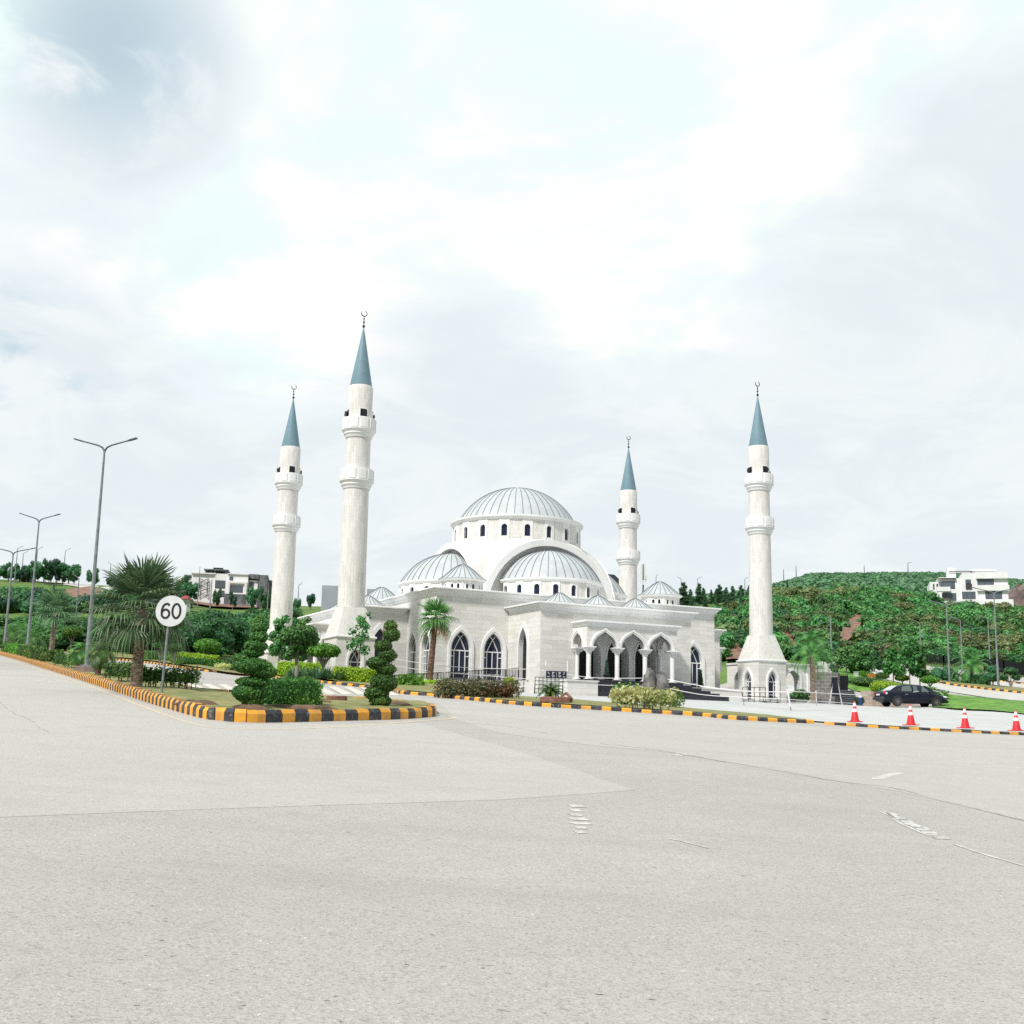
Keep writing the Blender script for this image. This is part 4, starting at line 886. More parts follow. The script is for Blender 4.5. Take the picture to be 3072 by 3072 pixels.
def trunk_bm(h, r0, r1, lean=.1, limbs=5, spread=1.0, top=1.5, b=None, n=8):
    b = b or MB(); k = 6; path = [(lean*math.sin(i*1.3)*i/k*.5, lean*math.cos(i*.9)*i/k*.5, h*i/k-.15) for i in range(k+1)]
    b.tube(path, [r0+(r1-r0)*i/k+(r0*.35 if i == 0 else 0) for i in range(k+1)], n)
    for j in range(limbs):
        a = 6.283*j/limbs+random.uniform(-.4, .4); f = random.uniform(.55, 1); i = int(f*k); p = Vector(path[i]); e = p+Vector((math.cos(a)*spread*random.uniform(.6, 1), math.sin(a)*spread*random.uniform(.6, 1), top*random.uniform(.5, 1)))
        mid = p.lerp(e, .5)+Vector((0, 0, .12*top)); b.tube([p, mid, e], [r1*.75, r1*.5, r1*.2], 6)
    return b
def tree_proto(name, crown, trunk, label, cat, group=None, bark=BARK):
    t = empty(name, (0, 0, 0), label, cat, group); link('crown', crown, t)
    tr = trunk.build('trunk', bark, t, smooth=60); return t
def place(o, P, rz=None, s=1.0, label=None, first=False):
    rz = random.uniform(0, 6.28) if rz is None else rz
    if first: o.location = P; o.rotation_euler = (0, 0, rz); o.scale = (s,)*3 if isinstance(s, (int, float)) else s; return o
    return dup(o, P, rz, s, label)
class Kind:                                      # places copies of several prototypes in turn; the first use moves the prototype itself
    def __init__(s, protos): s.p = protos; s.used = [False]*len(protos); s.i = 0
    def put(s, P, sc=1.0, label=None, rz=None, i=None):
        i = s.i % len(s.p) if i is None else i; s.i += 1; f = not s.used[i]; s.used[i] = True
        o = place(s.p[i], P, rz, sc, label, f)
        if f and label: o['label'] = label
        return o
def single(name, me, label, cat, group=None): return tag(link(name, me), label, cat, group)

L_PALE = leafmat('leaf_pale', (.10, .17, .06), (.28, .36, .13), (.30, .30, .15))
L_OLIVE = leafmat('leaf_olive', (.05, .10, .035), (.16, .25, .08), (.20, .22, .09))
# hillside scrub: every shrub is an object sharing one of a few leaf meshes
LAB = 'leafy green shrub among the dense scrub covering the hillside right of the mosque'
shr = []
for i in range(7):
    bl = rand_blobs(9, 1.5, .55, 1.05, .85, .8); me = crown_mesh('hillside_shrub', bl, 950, .34, [L_SHRUB, L_SHRUB, L_TREE, L_DARK, L_SHRUB, L_OLIVE, L_PALE][i], up=.5)
    shr.append(single('hillside_shrub', me, LAB, 'shrub', 'shrubs covering the right hillside'))
SH = Kind(shr)
def inpoly(x, y, P):
    c = False
    for i in range(len(P)):
        (x1, y1), (x2, y2) = P[i-1], P[i]
        if (y1 > y) != (y2 > y) and x < (x2-x1)*(y-y1)/(y2-y1)+x1: c = not c
    return c
def scatter(poly, n, dmin, avoid=(), tries=6000):
    xs = [p[0] for p in poly]; ys = [p[1] for p in poly]; out = []
    for _ in range(tries):
        x, y = random.uniform(min(xs), max(xs)), random.uniform(min(ys), max(ys))
        if not inpoly(x, y, poly) or any(inpoly(x, y, a) for a in avoid): continue
        P = hit(x, y)
        if any((P-q).length < dmin for q in out): continue
        out.append(P)
        if len(out) >= n: break
    return out
SCAR = [(2470, 1990), (2490, 1920), (2515, 1870), (2560, 1834), (2606, 1830), (2608, 1900), (2590, 1950), (2545, 1990)]
ROCK1 = [(2170, 2000), (2172, 1925), (2205, 1895), (2250, 1900), (2250, 2000)]; ROCK2 = [(2310, 1990), (2310, 1915), (2350, 1890), (2400, 1905), (2412, 1990)]
for P in scatter([(2140, 1985), (2140, 1845), (2200, 1835), (2300, 1808), (2440, 1793), (2560, 1786), (2700, 1790), (2790, 1822), (3160, 1850), (3160, 1985), (3072, 1992), (2850, 1990), (2700, 1978), (2560, 1978), (2440, 1980)], 290, 2.35, (SCAR, ROCK1, ROCK2)):
    q = random.uniform(.75, 1.3); SH.put(P-Vector((0, 0, .25)), (q*1.1, q*1.1, q*random.uniform(.8, 1.25)))
# dark trees on the crest behind the mosque roof and minaret
pin = []
for i in range(3):
    bl = [(random.uniform(-.4, .4)*(1-k/8)*2, random.uniform(-.4, .4)*(1-k/8)*2, 1.2+k*.75, 1.35*(1-k/9.5)+.18, 1.35*(1-k/9.5)+.18, .62) for k in range(8)]
    pin.append(tree_proto('pine_tree', crown_mesh('crown', bl, 1000, .36, L_PINE, .4, up=.2), trunk_bm(3, .16, .07, limbs=0), 'dark pine tree on the wooded crest right of the mosque dome', 'tree', 'dark pines on the crest behind the mosque'))
PK = Kind(pin)
for x, yb, yt, Y in ((1885, 1850, 1800, 215), (1905, 1850, 1805, 222), (2000, 1852, 1768, 225), (2022, 1856, 1778, 212), (2045, 1850, 1768, 228), (2052, 1850, 1744, 214), (2072, 1850, 1766, 225), (2098, 1852, 1748, 218), (2112, 1852, 1762, 224), (2135, 1850, 1778, 215), (2150, 1850, 1768, 228), (2160, 1845, 1752, 230), (2180, 1842, 1762, 224), (2200, 1840, 1756, 230), (2225, 1836, 1754, 232), (2250, 1832, 1760, 230), (2035, 1880, 1800, 200), (2075, 1885, 1798, 198), (2115, 1880, 1800, 200), (2150, 1880, 1798, 196), (2185, 1872, 1790, 198), (2225, 1868, 1795, 200), (2325, 1822, 1768, 230), (2365, 1815, 1765, 235)):
    P = ground(x, Y); h = zat(P, yt)-P.z; PK.put(P, (h/7.2*random.uniform(1.15, 1.5), h/7.2*random.uniform(1.15, 1.5), max(.4, h/7.2)))
# far ridge scrub, one mass
cen = []; nor = []
b = MB()
for _ in range(2100):
    x = random.uniform(1990, 3250); Y = random.uniform(238, 525) if random.random() < .6 else random.uniform(232, 330); P = ground(x, Y); s = random.uniform(1.2, 2.8)
    if random.random() < .25: P = ground(x, random.uniform(505, 530))
    k = 44; d = RNG.normal(size=(k, 3)); d[:, 2] = np.abs(d[:, 2]); d /= np.linalg.norm(d, axis=1, keepdims=True)
    cen.append(np.array(P)+d*np.array([s, s, s*.75])); nor.append(d+RNG.normal(size=d.shape)*.4+np.array([0, 0, .4])); b.sphere(tuple(P), (s*.8, s*.8, s*.6), 6)
me = leaf_mesh('ridge_scrub', np.concatenate(cen), np.concatenate(nor), 1.05, L_FAR, .7, extra=lambda q: q.add(b.v, b.f))
tag(link('ridge_scrub', me), 'dark green scrub covering the far ridge behind the white house', 'scrub', kind='stuff')
# left wood: broadleaf trees
wd = []
for i in range(5):
    bl = rand_blobs(11, 1.45, 1.5, 2.9, .95, .9)+rand_blobs(3, 1.2, .4, 1.3, .8, .9); cm = crown_mesh('crown', bl, 1300, .36, [L_TREE, L_DARK, L_SHRUB, L_TREE, L_DARK][i], up=.45)
    wd.append(tree_proto('woodland_tree', cm, trunk_bm(2.4, .15, .08, limbs=4, spread=.9), 'leafy green tree in the dense wood below the left hill', 'tree', 'trees of the wood below the left hill'))
WD = Kind(wd)
def wood(P, x0=None):                            # each tree keeps below the meadow seen above the wood
    px = 1536+F*P.x/P.y
    top = random.uniform(1808, 1868) if px > 400 else random.uniform(1828, 1885)
    h = min(max(zat(P, top)-P.z, 1.8), 5.6); w = random.uniform(.75, 1.15); WD.put(P-Vector((0, 0, .3)), (w, w, h/4.9*random.uniform(.85, 1.0)))
for P in scatter([(-120, 1945), (-120, 1900), (60, 1885), (160, 1885), (300, 1882), (420, 1880), (560, 1872), (680, 1868), (800, 1868), (800, 1960), (640, 1975), (420, 1968), (250, 1958), (100, 1948)], 115, 2.2):
    wood(P)
for P in scatter([(860, 1960), (860, 1850), (900, 1850), (900, 1960)], 6, 2.0): WD.put(P-Vector((0, 0, .3)), random.uniform(.55, .75))
# trees on the left hilltop and round the left houses
ht = []
for i in range(3):
    bl = rand_blobs(13, 1.75, 1.45, 2.25, .78, .85); ht.append(tree_proto('hilltop_tree', crown_mesh('crown', bl, 900, .4, [L_DARK, L_BLUE, L_DARK][i], up=.3), trunk_bm(2.2, .14, .08, limbs=4), 'round dark tree standing on the skyline of the left hill', 'tree', 'dark trees on the left hilltop'))
HT = Kind(ht)
for x, yb, yt, w in ((5, 1735, 1678, 60), (40, 1742, 1690, 40), (78, 1738, 1676, 40), (112, 1742, 1670, 60), (150, 1746, 1672, 64), (188, 1748, 1684, 70), (262, 1758, 1700, 44), (335, 1765, 1713, 56), (-30, 1740, 1690, 60), (22, 1742, 1702, 44), (60, 1745, 1704, 40), (95, 1748, 1690, 46), (128, 1752, 1688, 40), (170, 1755, 1698, 44), (205, 1756, 1708, 36), (352, 1768, 1730, 34), (318, 1766, 1728, 30)):
    P = ground(x, 214); h = zat(P, yt)-P.z; ww = w*214/F; HT.put(P, (ww/4.4, ww/4.4, h/4.1))
MS = Kind([single('meadow_shrub', crown_mesh('meadow_shrub', rand_blobs(7, 1.4, .4, .8, .75, .8), 520, .32, m_, up=.5), 'dark green shrub growing on the grassy slope of the left hill', 'shrub', 'shrubs on the left hill meadow') for m_ in (L_DARK, L_SHRUB, L_BLUE)])
for x, y, q in ((20, 1815, 1.5), (50, 1800, 1.5), (75, 1812, 1.7), (95, 1830, 1.6), (38, 1832, 1.5), (66, 1840, 1.6), (110, 1846, 1.3), (10, 1838, 1.3), (135, 1838, 1.2), (160, 1850, 1.2), (185, 1840, 1.1), (205, 1836, 1.2), (230, 1832, 1.3), (258, 1838, 1.3), (285, 1836, 1.4), (315, 1830, 1.5), (345, 1826, 1.5), (365, 1812, 1.4), (390, 1822, 1.5), (415, 1815, 1.4), (440, 1824, 1.4), (100, 1790, .5), (150, 1795, .45), (128, 1812, .5), (175, 1780, .6), (470, 1822, 1.4), (500, 1826, 1.4), (530, 1830, 1.4), (345, 1790, 1.0), (372, 1786, .9)):
    MS.put(hit(x, y)-Vector((0, 0, .2)), q)
HT2 = [('dark tree beside the left end of the white villa', 555, 1818, 1740, 190, 56), ('small dark tree in front of the white villa window', 640, 1800, 1757, 195, 30), ('slim tree in front of the square window of the villa', 690, 1805, 1768, 195, 26), ('leafy tree before the grey block of the villa', 752, 1830, 1755, 190, 44), ('tall dark tree between villa and leftmost minaret', 790, 1840, 1752, 188, 44), ('lone round tree on the skyline left of the grey billboard', 926, 1826, 1777, 216, 30), ('dark tree right of the leftmost minaret shaft', 885, 1870, 1788, 180, 24), ('dark tree behind the speed limit sign top', 530, 1800, 1715, 200, 60)]
for lab, x, yb, yt, Y, w in HT2:
    P = ground(x, Y); h = zat(P, yt)-P.z; ww = w*Y/F; o = HT.put(P, (ww/4.2, ww/4.2, h/4.1), lab); o['group'] = 'trees round the left houses'

# palms
def fan_leaf(b, base, d, L, fr, nseg=24, droop=.5, mi=0):
    """petiole and a fan of narrow drooping segments"""
    base = Vector(base); d = Vector(d).normalized(); up = Vector((0, 0, 1)); side = d.cross(up)
    if side.length < .1: side = Vector((1, 0, 0))
    side.normalize(); nrm = side.cross(d).normalized(); tip = base+d*L+Vector((0, 0, -.12*L*droop))
    b.tube([base, base.lerp(tip, .5)+nrm*.04, tip], [.022, .016, .012], 4, mi)
    for k in range(nseg):
        a = -1.75+3.5*k/(nseg-1)+random.uniform(-.05, .05); dd = (d*math.cos(a)+side*math.sin(a)).normalized(); l = fr*(1-.22*abs(a)/1.75)*random.uniform(.9, 1.05); w = fr*.062
        p0 = tip; p1 = p0+dd*l*.5+nrm*.03*l; p2 = p0+dd*l*.82+Vector((0, 0, -droop*.10*l)); p3 = p0+dd*l*.98+Vector((0, 0, -droop*.42*l))
        s = dd.cross(nrm).normalized(); vs = []
        for p, ww in ((p0, .2), (p1, 1), (p2, .7), (p3, .08)): vs += [p-s*w*ww/2, p+nrm*w*.22*ww, p+s*w*ww/2]
        b.add(vs, [(3*i+j, 3*i+j+1, 3*i+4+j, 3*i+3+j) for i in range(3) for j in range(2)], mi)
def palm_leaves(b, me_name, m):
    me = bpy.data.meshes.new(me_name); me.from_pydata(b.v, [], b.f)
    for x in (m if isinstance(m, list) else [m]): me.materials.append(x)
    me.polygons.foreach_set('material_index', b.m)
    a = me.attributes.new('leafrand', 'FLOAT', 'FACE'); r = RNG.uniform(0, 1, len(b.f)//6+2); a.data.foreach_set('value', [float(r[i//6]) for i in range(len(b.f))]); me.update(); return me
def fan_palm(name, h, r0, r1, nl, L, fr, label, lo=-50, hi=85, bark=PALMBARK, dead=0, m=L_PALM, drp=.9, lean=(0, 0)):
    t = empty(name, (0, 0, 0), label, 'palm tree'); b = MB(); top = Vector((lean[0], lean[1], h))
    for k in range(nl):
        f = (k+.5)/nl; el = R(hi+(lo-hi)*f**.9); az = k*2.39996; dr = max(0, drp*(1-math.sin(el))) if el < R(70) else .1
        fan_leaf(b, top+Vector((0, 0, .45*(1-f)*r1*2)), (math.cos(el)*math.cos(az), math.cos(el)*math.sin(az), math.sin(el)), L*random.uniform(.85, 1.1), fr*random.uniform(.85, 1.1), droop=dr)
    link('crown', palm_leaves(b, 'crown', m), t)
    if dead:
        b = MB()
        for k in range(dead): az = random.uniform(-.6, .5); fan_leaf(b, top-Vector((0, 0, .1)), (math.cos(az)*.8, math.sin(az)*.5, -.55-.12*k), L*.8, fr*.8, 16, 2.2)
        link('dead_fronds', palm_leaves(b, 'dead_fronds', L_DRY), t)
    b = MB(); k = 26; path = []; rad = []
    for i in range(k+1):
        f = i/k; path.append((lean[0]*f**1.3, lean[1]*f**1.3, -.2+(h+.2)*f)); rad.append((r0+(r1-r0)*min(1, f*1.6) if f < .9 else r1*1.12)*(1+.06*(i % 2)))
    b.tube(path, rad, 12)
    for i in range(150):                         # old leaf bases
        f = random.uniform(.04, .99); a = random.uniform(0, 6.28); rr = r0+(r1-r0)*min(1, f*1.6); c = Vector((lean[0]*f**1.3+rr*math.cos(a), lean[1]*f**1.3+rr*math.sin(a), h*f)); d = Vector((math.cos(a), math.sin(a), 0)); s = Vector((-d.y, d.x, 0))*rr*.28
        b.add([c-s-d*.02, c+s-d*.02, c+d*rr*.28+Vector((0, 0, rr*.9))], [(0, 1, 2)])
    b.build('trunk', bark, t, fixn=False); return t
def frond(b, base, az, el, L, nleaf=26, arch_=.9, ll=.32, mi=0, w=.03):
    d = Vector((math.cos(az), math.sin(az), 0)); p = Vector(base); path = [p.copy()]; e = el
    for k in range(10): p = p+(d*math.cos(e)+Vector((0, 0, math.sin(e))))*L/10; e -= arch_*.2*(.5+k/10); path.append(p.copy())
    b.tube(path, [.022*(1-i/12) for i in range(11)], 4, mi); side = Vector((-d.y, d.x, 0))
    for k in range(nleaf):
        f = .12+.88*k/nleaf; i = min(9, int(f*10)); q = path[i].lerp(path[i+1], f*10-i); t = (path[i+1]-path[i]).normalized(); l = ll*(1-abs(f-.5)*.9)
        for sg in (-1, 1):
            e_ = q+(side*sg*.85+t*.6).normalized()*l+Vector((0, 0, -.12*l)); s = t*w/2; b.add([q-s, q+s, e_+s*.2, e_-s*.2], [(0, 1, 2, 3)], mi)
def date_palm(name, h, r, nl, L, label, el0=75, el1=-25, arch_=.9, bark=PALMBARK, m=L_DATE, ll=.32, cat='palm tree', lean=(0, 0), nleaf=26, w=.03, dead=0, group=None):
    t = empty(name, (0, 0, 0), label, cat, group); b = MB()
    for k in range(nl):
        f = (k+.5)/nl; frond(b, (lean[0], lean[1], h), k*2.39996, R(el0+(el1-el0)*f), L*random.uniform(.85, 1.1), nleaf, arch_, ll, 0, w)
    link('crown', palm_leaves(b, 'crown', m), t)
    if dead:
        b = MB(); [frond(b, (lean[0], lean[1], h-.05), random.uniform(0, 6.28), R(-45), L*.7, 18, .8, ll*.7, 0, w) for _ in range(dead)]; link('dead_fronds', palm_leaves(b, 'dead_fronds', L_DRY), t)
    b = MB(); k = 14; b.tube([(lean[0]*(i/k)**1.2, lean[1]*(i/k)**1.2, -.15+(h+.2)*i/k) for i in range(k+1)], [r*(1.12 if i % 2 else 1.0)*(1.15-.2*i/k) for i in range(k+1)], 10); b.build('trunk', bark, t, smooth=20); return t
def setat(o, P, rz=0.0): o.location = P; o.rotation_euler = (0, 0, rz); return o
P = med(408, 2062); s = mpp(P.y)
setat(fan_palm('fan_palm', (2062-1838)*s, .19, .15, 40, .82, 1.0, 'large bushy fan palm with drooping fronds behind the round 60 sign', -40, 86, drp=.85), P)
P = ground(1292, 64.5, .1); s = mpp(P.y)
o = setat(fan_palm('fan_palm', (2052-1862)*s, .17, .14, 15, .38, .95, 'slender fan palm with brown trunk and dead fronds before the arched windows', -50, 80, RUSTBARK, 4, m=L_DATE, drp=.8, lean=(.22, 0)), P)
P = med(150, 1985); s = mpp(P.y)
setat(fan_palm('fan_palm', (1985-1840)*s, .17, .13, 24, .6, .95, 'fan palm with tall grey-brown trunk between hedges on the left median', -25, 75, PALMBARK, 0, drp=.7, lean=(.10, 0)), P)
for x, yb, yt, Ls, lab in ((234, 2010, 1950, .85, 'small feathery palm left of the concrete lamp base'), (292, 2024, 1950, .95, 'small dark-trunked palm leaning right of the concrete lamp base')):
    P = med(x, yb); h = zat(P, yt)-P.z; setat(date_palm('young_palm', h, .10, 22, Ls, lab, 70, -50, 1.1, RUSTBARK, ll=.30, lean=(.12, 0)), P)
for x, yb, yt, lab in ((30, 1950, 1900, 'pale fan palm nearest the left edge of the median'), (95, 1958, 1915, 'small bushy palm beside the second lamp post'), (55, 1948, 1890, 'feathery palm in front of the wood near the left edge')):
    P = med(x, yb); h = zat(P, yt)-P.z; setat(date_palm('young_palm', h, .13, 20, 1.6, lab, 75, -30, 1.0, PALMBARK, ll=.5), P)
P = ground(2436, 77.5, .05); h = zat(P, 1968)-P.z
setat(date_palm('date_palm', h, .15, 26, 2.3, 'palm with long hanging fronds beside the rightmost minaret base', 68, -12, 1.15, PALMBARK, ll=.34, w=.035, nleaf=34, dead=2), P)
for x, yb, yt, Y, L, lab in ((2912, 2052, 2000, 108, 2.2, 'palm with spreading fronds on the side road strip between lamp posts'), (2850, 2048, 2030, 112, 1.3, 'short bushy palm at the foot of a lamp post on the side road'), (2430, 2004, 1925, 104, 2.0, 'tall yellow-green palm behind the low arched wall')):
    P = ground(x, Y, .15); h = max(.4, zat(P, yt)-P.z); setat(date_palm('date_palm', h, .16, 26, L, lab, 70, -25, 1.0, PALMBARK, ll=.5, w=.06), P)
P = hit(1650, 2098, .16); setat(date_palm('cycad', .32, .15, 30, .72, 'dark cycad with arching fronds in a red stone ring by the kerb', 62, -8, .75, mat('cycad_trunk', (.04, .03, .025), .95), L_TOPI, .13, 'cycad', nleaf=40, w=.018), P)

# hedges and topiary
def hedge_mesh(name, L, D, H, m, size, dens, jit=.04, stems=0, z0=0.0, round_=.0):
    n = int(dens*(2*L*H+2*D*H+L*D)); ar = np.array([L*H, L*H, D*H, D*H, L*D*1.0]); k = RNG.choice(5, n, p=ar/ar.sum()); u = RNG.uniform(-.5, .5, n); v = RNG.uniform(0, 1, n); p = np.zeros((n, 3)); nr = np.zeros((n, 3))
    for i, sg in ((0, -1), (1, 1)): q = k == i; p[q] = np.stack([u[q]*L, np.full(q.sum(), sg*D/2), z0+v[q]*(H-z0)], 1); nr[q] = (0, sg, .25)
    for i, sg in ((2, -1), (3, 1)): q = k == i; p[q] = np.stack([np.full(q.sum(), sg*L/2), u[q]*D, z0+v[q]*(H-z0)], 1); nr[q] = (sg, 0, .25)
    q = k == 4; p[q] = np.stack([u[q]*L, (v[q]-.5)*D, np.full(q.sum(), H)], 1); nr[q] = (0, 0, 1)
    wob = .5*np.sin(p[:, :1]*4.1+p[:, 2:3]*3)+.5*np.sin(p[:, 1:2]*5+p[:, :1]*2.3); p = p+RNG.normal(size=p.shape)*jit+nr*wob*jit*.9; nr = nr+RNG.normal(size=nr.shape)*.6
    def ex(b):
        b.box(-L/2+jit*1.5, -D/2+jit*1.5, z0+.02, L/2-jit*1.5, D/2-jit*1.5, H-jit*1.5)
    return leaf_mesh(name, p, nr, size, m, .6, extra=ex)
def hedge(P, Q, D, H, m, size, dens, label, group=None, jit=.04, stems=0, name='hedge', z0=0.0, back=True):
    a, b_ = Vector(P), Vector(Q); L = (b_.xy-a.xy).length; ang = math.atan2(b_.y-a.y, b_.x-a.x); c = (a+b_)/2
    t = empty(name, c, label, 'hedge', group, ang); me = hedge_mesh('foliage', L, D, H, m, size, dens, jit, 0, z0); link('foliage', me, t, (0, D/2 if back else 0, 0)).rotation_euler = (0, -math.atan2(b_.z-a.z, L), 0)
    if stems:
        b = MB()
        for i in range(stems):
            x = random.uniform(-L/2, L/2)*.96; y = random.uniform(0, D); zz = (b_.z-a.z)*x/L; b.tube([(x, y, zz-.05), (x+random.uniform(-.05, .05), y, zz+z0+.15)], [.018, .012], 5)
        b.build('stems', BARK, t)
    return t
def md(x, y): return med(x, y)
hedge(md(307, 2040), md(394, 2047), .5, .58, L_TOPI, .085, 420, 'square clipped hedge left of the large fan palm trunk', stems=9, z0=.14)
hedge(md(419, 2062), md(588, 2070), .45, .58, L_TOPI, .085, 420, 'leafy hedge on thin bare stems under the 60 sign', stems=26, z0=.2, jit=.055)
hedge(md(160, 1998), md(230, 2006), .6, .55, L_TOPI, .10, 260, 'dark hedge left of the first small palm on the median', stems=8, z0=.12)
for a, b_, lab in (((81, 1978), (144, 1986), 'clipped hedge just left of the tall grey palm trunk'), ((52, 1966), (86, 1973), 'hedge block under the second lamp post'), ((22, 1958), (50, 1964), 'low round hedge at the far end of the median'), ((4, 1953), (22, 1957), 'hedge block at the left edge of the photo')):
    hedge(md(*a), md(*b_), .8, .62, L_TOPI if lab[0] != 'l' else L_FRESH, .13, 160, lab)
hedge(md(805, 2117), md(966, 2119), .62, .62, L_TOPI, .07, 800, 'dark rectangular box hedge between the two spiral topiaries', name='box_hedge', jit=.025)
def topiary(name, P, yt, blobs, n, size, label, m=L_TOPI, stem=True):
    """blobs in photograph units: (dx, y, rx, ry)"""
    s = mpp(P.y); bl = [(dx*s, 0, (zat(P, y)-P.z), rx*s*1.05, rx*s*1.05, ry*s*1.05) for dx, y, rx, ry in blobs]
    t = empty(name, P, label, 'topiary'); link('crown', crown_mesh('crown', bl, n, size, m, .6, .9, lo=.9, hi=1.05, up=.25, rnd=.6), t)
    if stem: b = MB(); b.tube([(0, 0, -.1), (.02, 0, bl[-1][2])], [.05, .02], 8); b.build('trunk', BARK, t)
    return t
P = med(748, 2122)
topiary('spiral_topiary', P, 1850, [(8, 2104, 30, 20), (-2, 2078, 47, 26), (6, 2046, 46, 14), (36, 2014, 36, 20), (2, 1998, 54, 22), (-24, 1976, 30, 14), (2, 1958, 30, 12), (8, 1938, 32, 16), (16, 1910, 25, 18), (10, 1880, 22, 20), (9, 1862, 14, 14)], 8500, .062, 'tall spiral topiary bush left of the box hedge, widest at its base')
P = med(1140, 2117)
topiary('spiral_topiary', P, 1860, [(0, 2102, 30, 18), (-12, 2080, 34, 20), (8, 2048, 38, 26), (14, 2008, 28, 16), (-10, 1990, 32, 18), (16, 1966, 26, 18), (2, 1938, 24, 16), (26, 1904, 23, 20), (22, 1878, 18, 16)], 6800, .062, 'spiral topiary bush of stacked lumps on the right end of the median')
P = med(884, 2096); s = mpp(P.y)                 # round headed tree with a clipped skirt
t = empty('topiary_tree', P, 'umbrella shaped topiary tree rising above the box hedge', 'topiary')
bl = [(dx*s, dy*s, zat(P, y)-P.z, r*s, r*s, ry*s) for dx, dy, y, r, ry in ((-30, 0, 1912, 24, 22), (-8, 14, 1896, 32, 22), (24, -8, 1898, 32, 22), (40, 8, 1916, 22, 20), (5, -22, 1906, 34, 22), (5, 0, 1934, 28, 20), (-14, -10, 1958, 16, 18), (16, 5, 1965, 16, 16))]
link('crown', crown_mesh('crown', bl, 2600, .10, L_TREE, .6, .8, up=.5), t)
bl = [(dx*s, 0, zat(P, 2050)-P.z, 34*s, 34*s, 20*s) for dx in (-24, 4, 30)]
link('skirt', crown_mesh('skirt', bl, 2400, .07, L_TOPI, .6, .88), t)
b = MB(); h = zat(P, 1960)-P.z; b.tube([(0, 0, -.1), (.02, 0, h*.6), (-.02, 0, h)], [.07, .055, .05], 8)
for a in range(6): b.tube([(-.02, 0, h*.92), (.22*math.cos(a*1.05), .22*math.sin(a*1.05), h+.25), (.4*math.cos(a*1.05), .4*math.sin(a*1.05), h+.5)], [.04, .025, .012], 6)
b.build('trunk', BARKG, t, smooth=50)
def mushroom(P, yt, w_px, label, m=L_FRESH, name='umbrella_tree', trunkf=.5, vase=True, n=1500, size=.12, flat=.42, under=None):
    s = mpp(P.y); H = zat(P, yt)-P.z; r = w_px*s/2; hh = r*flat; t = empty(name, P, label, 'clipped tree')
    bl = [(0, 0, H-hh, r*.95, r*.95, hh)]+[(r*.55*math.cos(a), r*.55*math.sin(a), H-hh*1.15, r*.48, r*.48, hh*.75) for a in np.linspace(0, 5.4, 7)]
    link('crown', crown_mesh('crown', bl, n, size, m, .6, .86, lo=.9, up=.7), t)
    b = MB(); b.tube([(0, 0, -.1), (0, 0, H*.35)], [r*.085, r*.07], 8)
    for a in range(9): q = a*.698; b.tube([(0, 0, H*.30), (r*.25*math.cos(q), r*.25*math.sin(q), H*.30+(H-hh*1.6-H*.3)*.55), (r*.7*math.cos(q), r*.7*math.sin(q), H-hh*1.25)], [r*.05, r*.04, r*.02], 6)
    b.build('trunk', BARKG, t, smooth=50); return t
mushroom(ground(972, 63.5, .1), 1930, 96, 'vase shaped clipped tree in front of the front-left minaret', n=2000, size=.13)
mushroom(hit(620, 1985, .15), 1917, 78, 'rounded bright clipped tree left of the tall spiral topiary', n=1600, size=.15, flat=.5)
mushroom(hit(800, 1995, .15), 1933, 62, 'small clipped tree partly behind the tall spiral topiary', n=1200, size=.14)
mushroom(med(520, 2018), 1932, 52, 'small dark round headed tree right of the sign pole', L_TOPI, n=1100, size=.10)
mushroom(med(478, 2012), 1928, 44, 'small dark clipped tree left of the sign pole', L_TOPI, n=1000, size=.10, flat=.35)
mushroom(hit(212, 1952, .1), 1885, 56, 'bright umbrella tree in front of the dark wood gap', L_FRESH, n=1000, size=.2)
mushroom(hit(118, 1945, .1), 1887, 46, 'bright flat topped tree behind the utility cabinet', L_FRESH, n=800, size=.22)
for x, yb, yt, w, Y, m, lab in ((2704, 2058, 2024, 41, 92, L_FRESH, 'umbrella shaped clipped tree directly above the car boot'), (2786, 2072, 2027, 52, 88, L_FRESH, 'largest umbrella clipped tree behind the car bonnet'), (2643, 2048, 2018, 41, 96, L_TOPI, 'brown-green clipped tree between tree trunks behind the car'), (2603, 2045, 2017, 36, 97, L_FRESH, 'clipped tree beside the orange block on the bank'), (2581, 2040, 2013, 34, 99, L_FRESH, 'clipped tree right of the green cabinet on the bank')):
    mushroom(ground(x, Y, .1), yt, w, lab, m, n=900, size=.13)
# hedges of the mosque garden
G = lambda x, y: hit(x, y, .12)
hedge(ground(835, 65), ground(965, 65), 1.0, .80, L_LIME, .12, 240, 'tall lime yellow hedge behind the box hedge')
hedge(ground(1000, 61.5), ground(1128, 61.5), .8, .75, L_LIME, .11, 300, 'bright lime hedge right of the agave plants')
hedge(G(525, 1986), G(640, 1998), .9, .7, L_LIME, .14, 150, 'lime topped hedge strip left of the tall spiral topiary')
hedge(G(530, 1994), G(700, 2010), .7, .55, L_TOPI, .12, 200, 'dark green hedge lining the far verge')
hedge(G(668, 2008), G(724, 2012), .6, .35, L_VARIE, .12, 200, 'low pale hedge at the foot of the tall spiral topiary')
hedge(G(430, 1978), G(540, 1986), .8, .6, L_TOPI, .14, 150, 'dark hedge behind the 60 sign pole along the far verge')
hedge(ground(1262, 63), ground(1335, 63), .8, .25, L_LIME, .10, 320, 'very low lime hedge at the foot of the slender palm')
hedge(G(805, 2020), G(840, 2024), .6, .45, L_TOPI, .12, 250, 'small dark hedge left of the lime hedge')
hedge(ground(1516, 62), ground(1540, 62), .5, .75, L_LIME, .10, 400, 'small lime topiary stub behind the croton hedge')
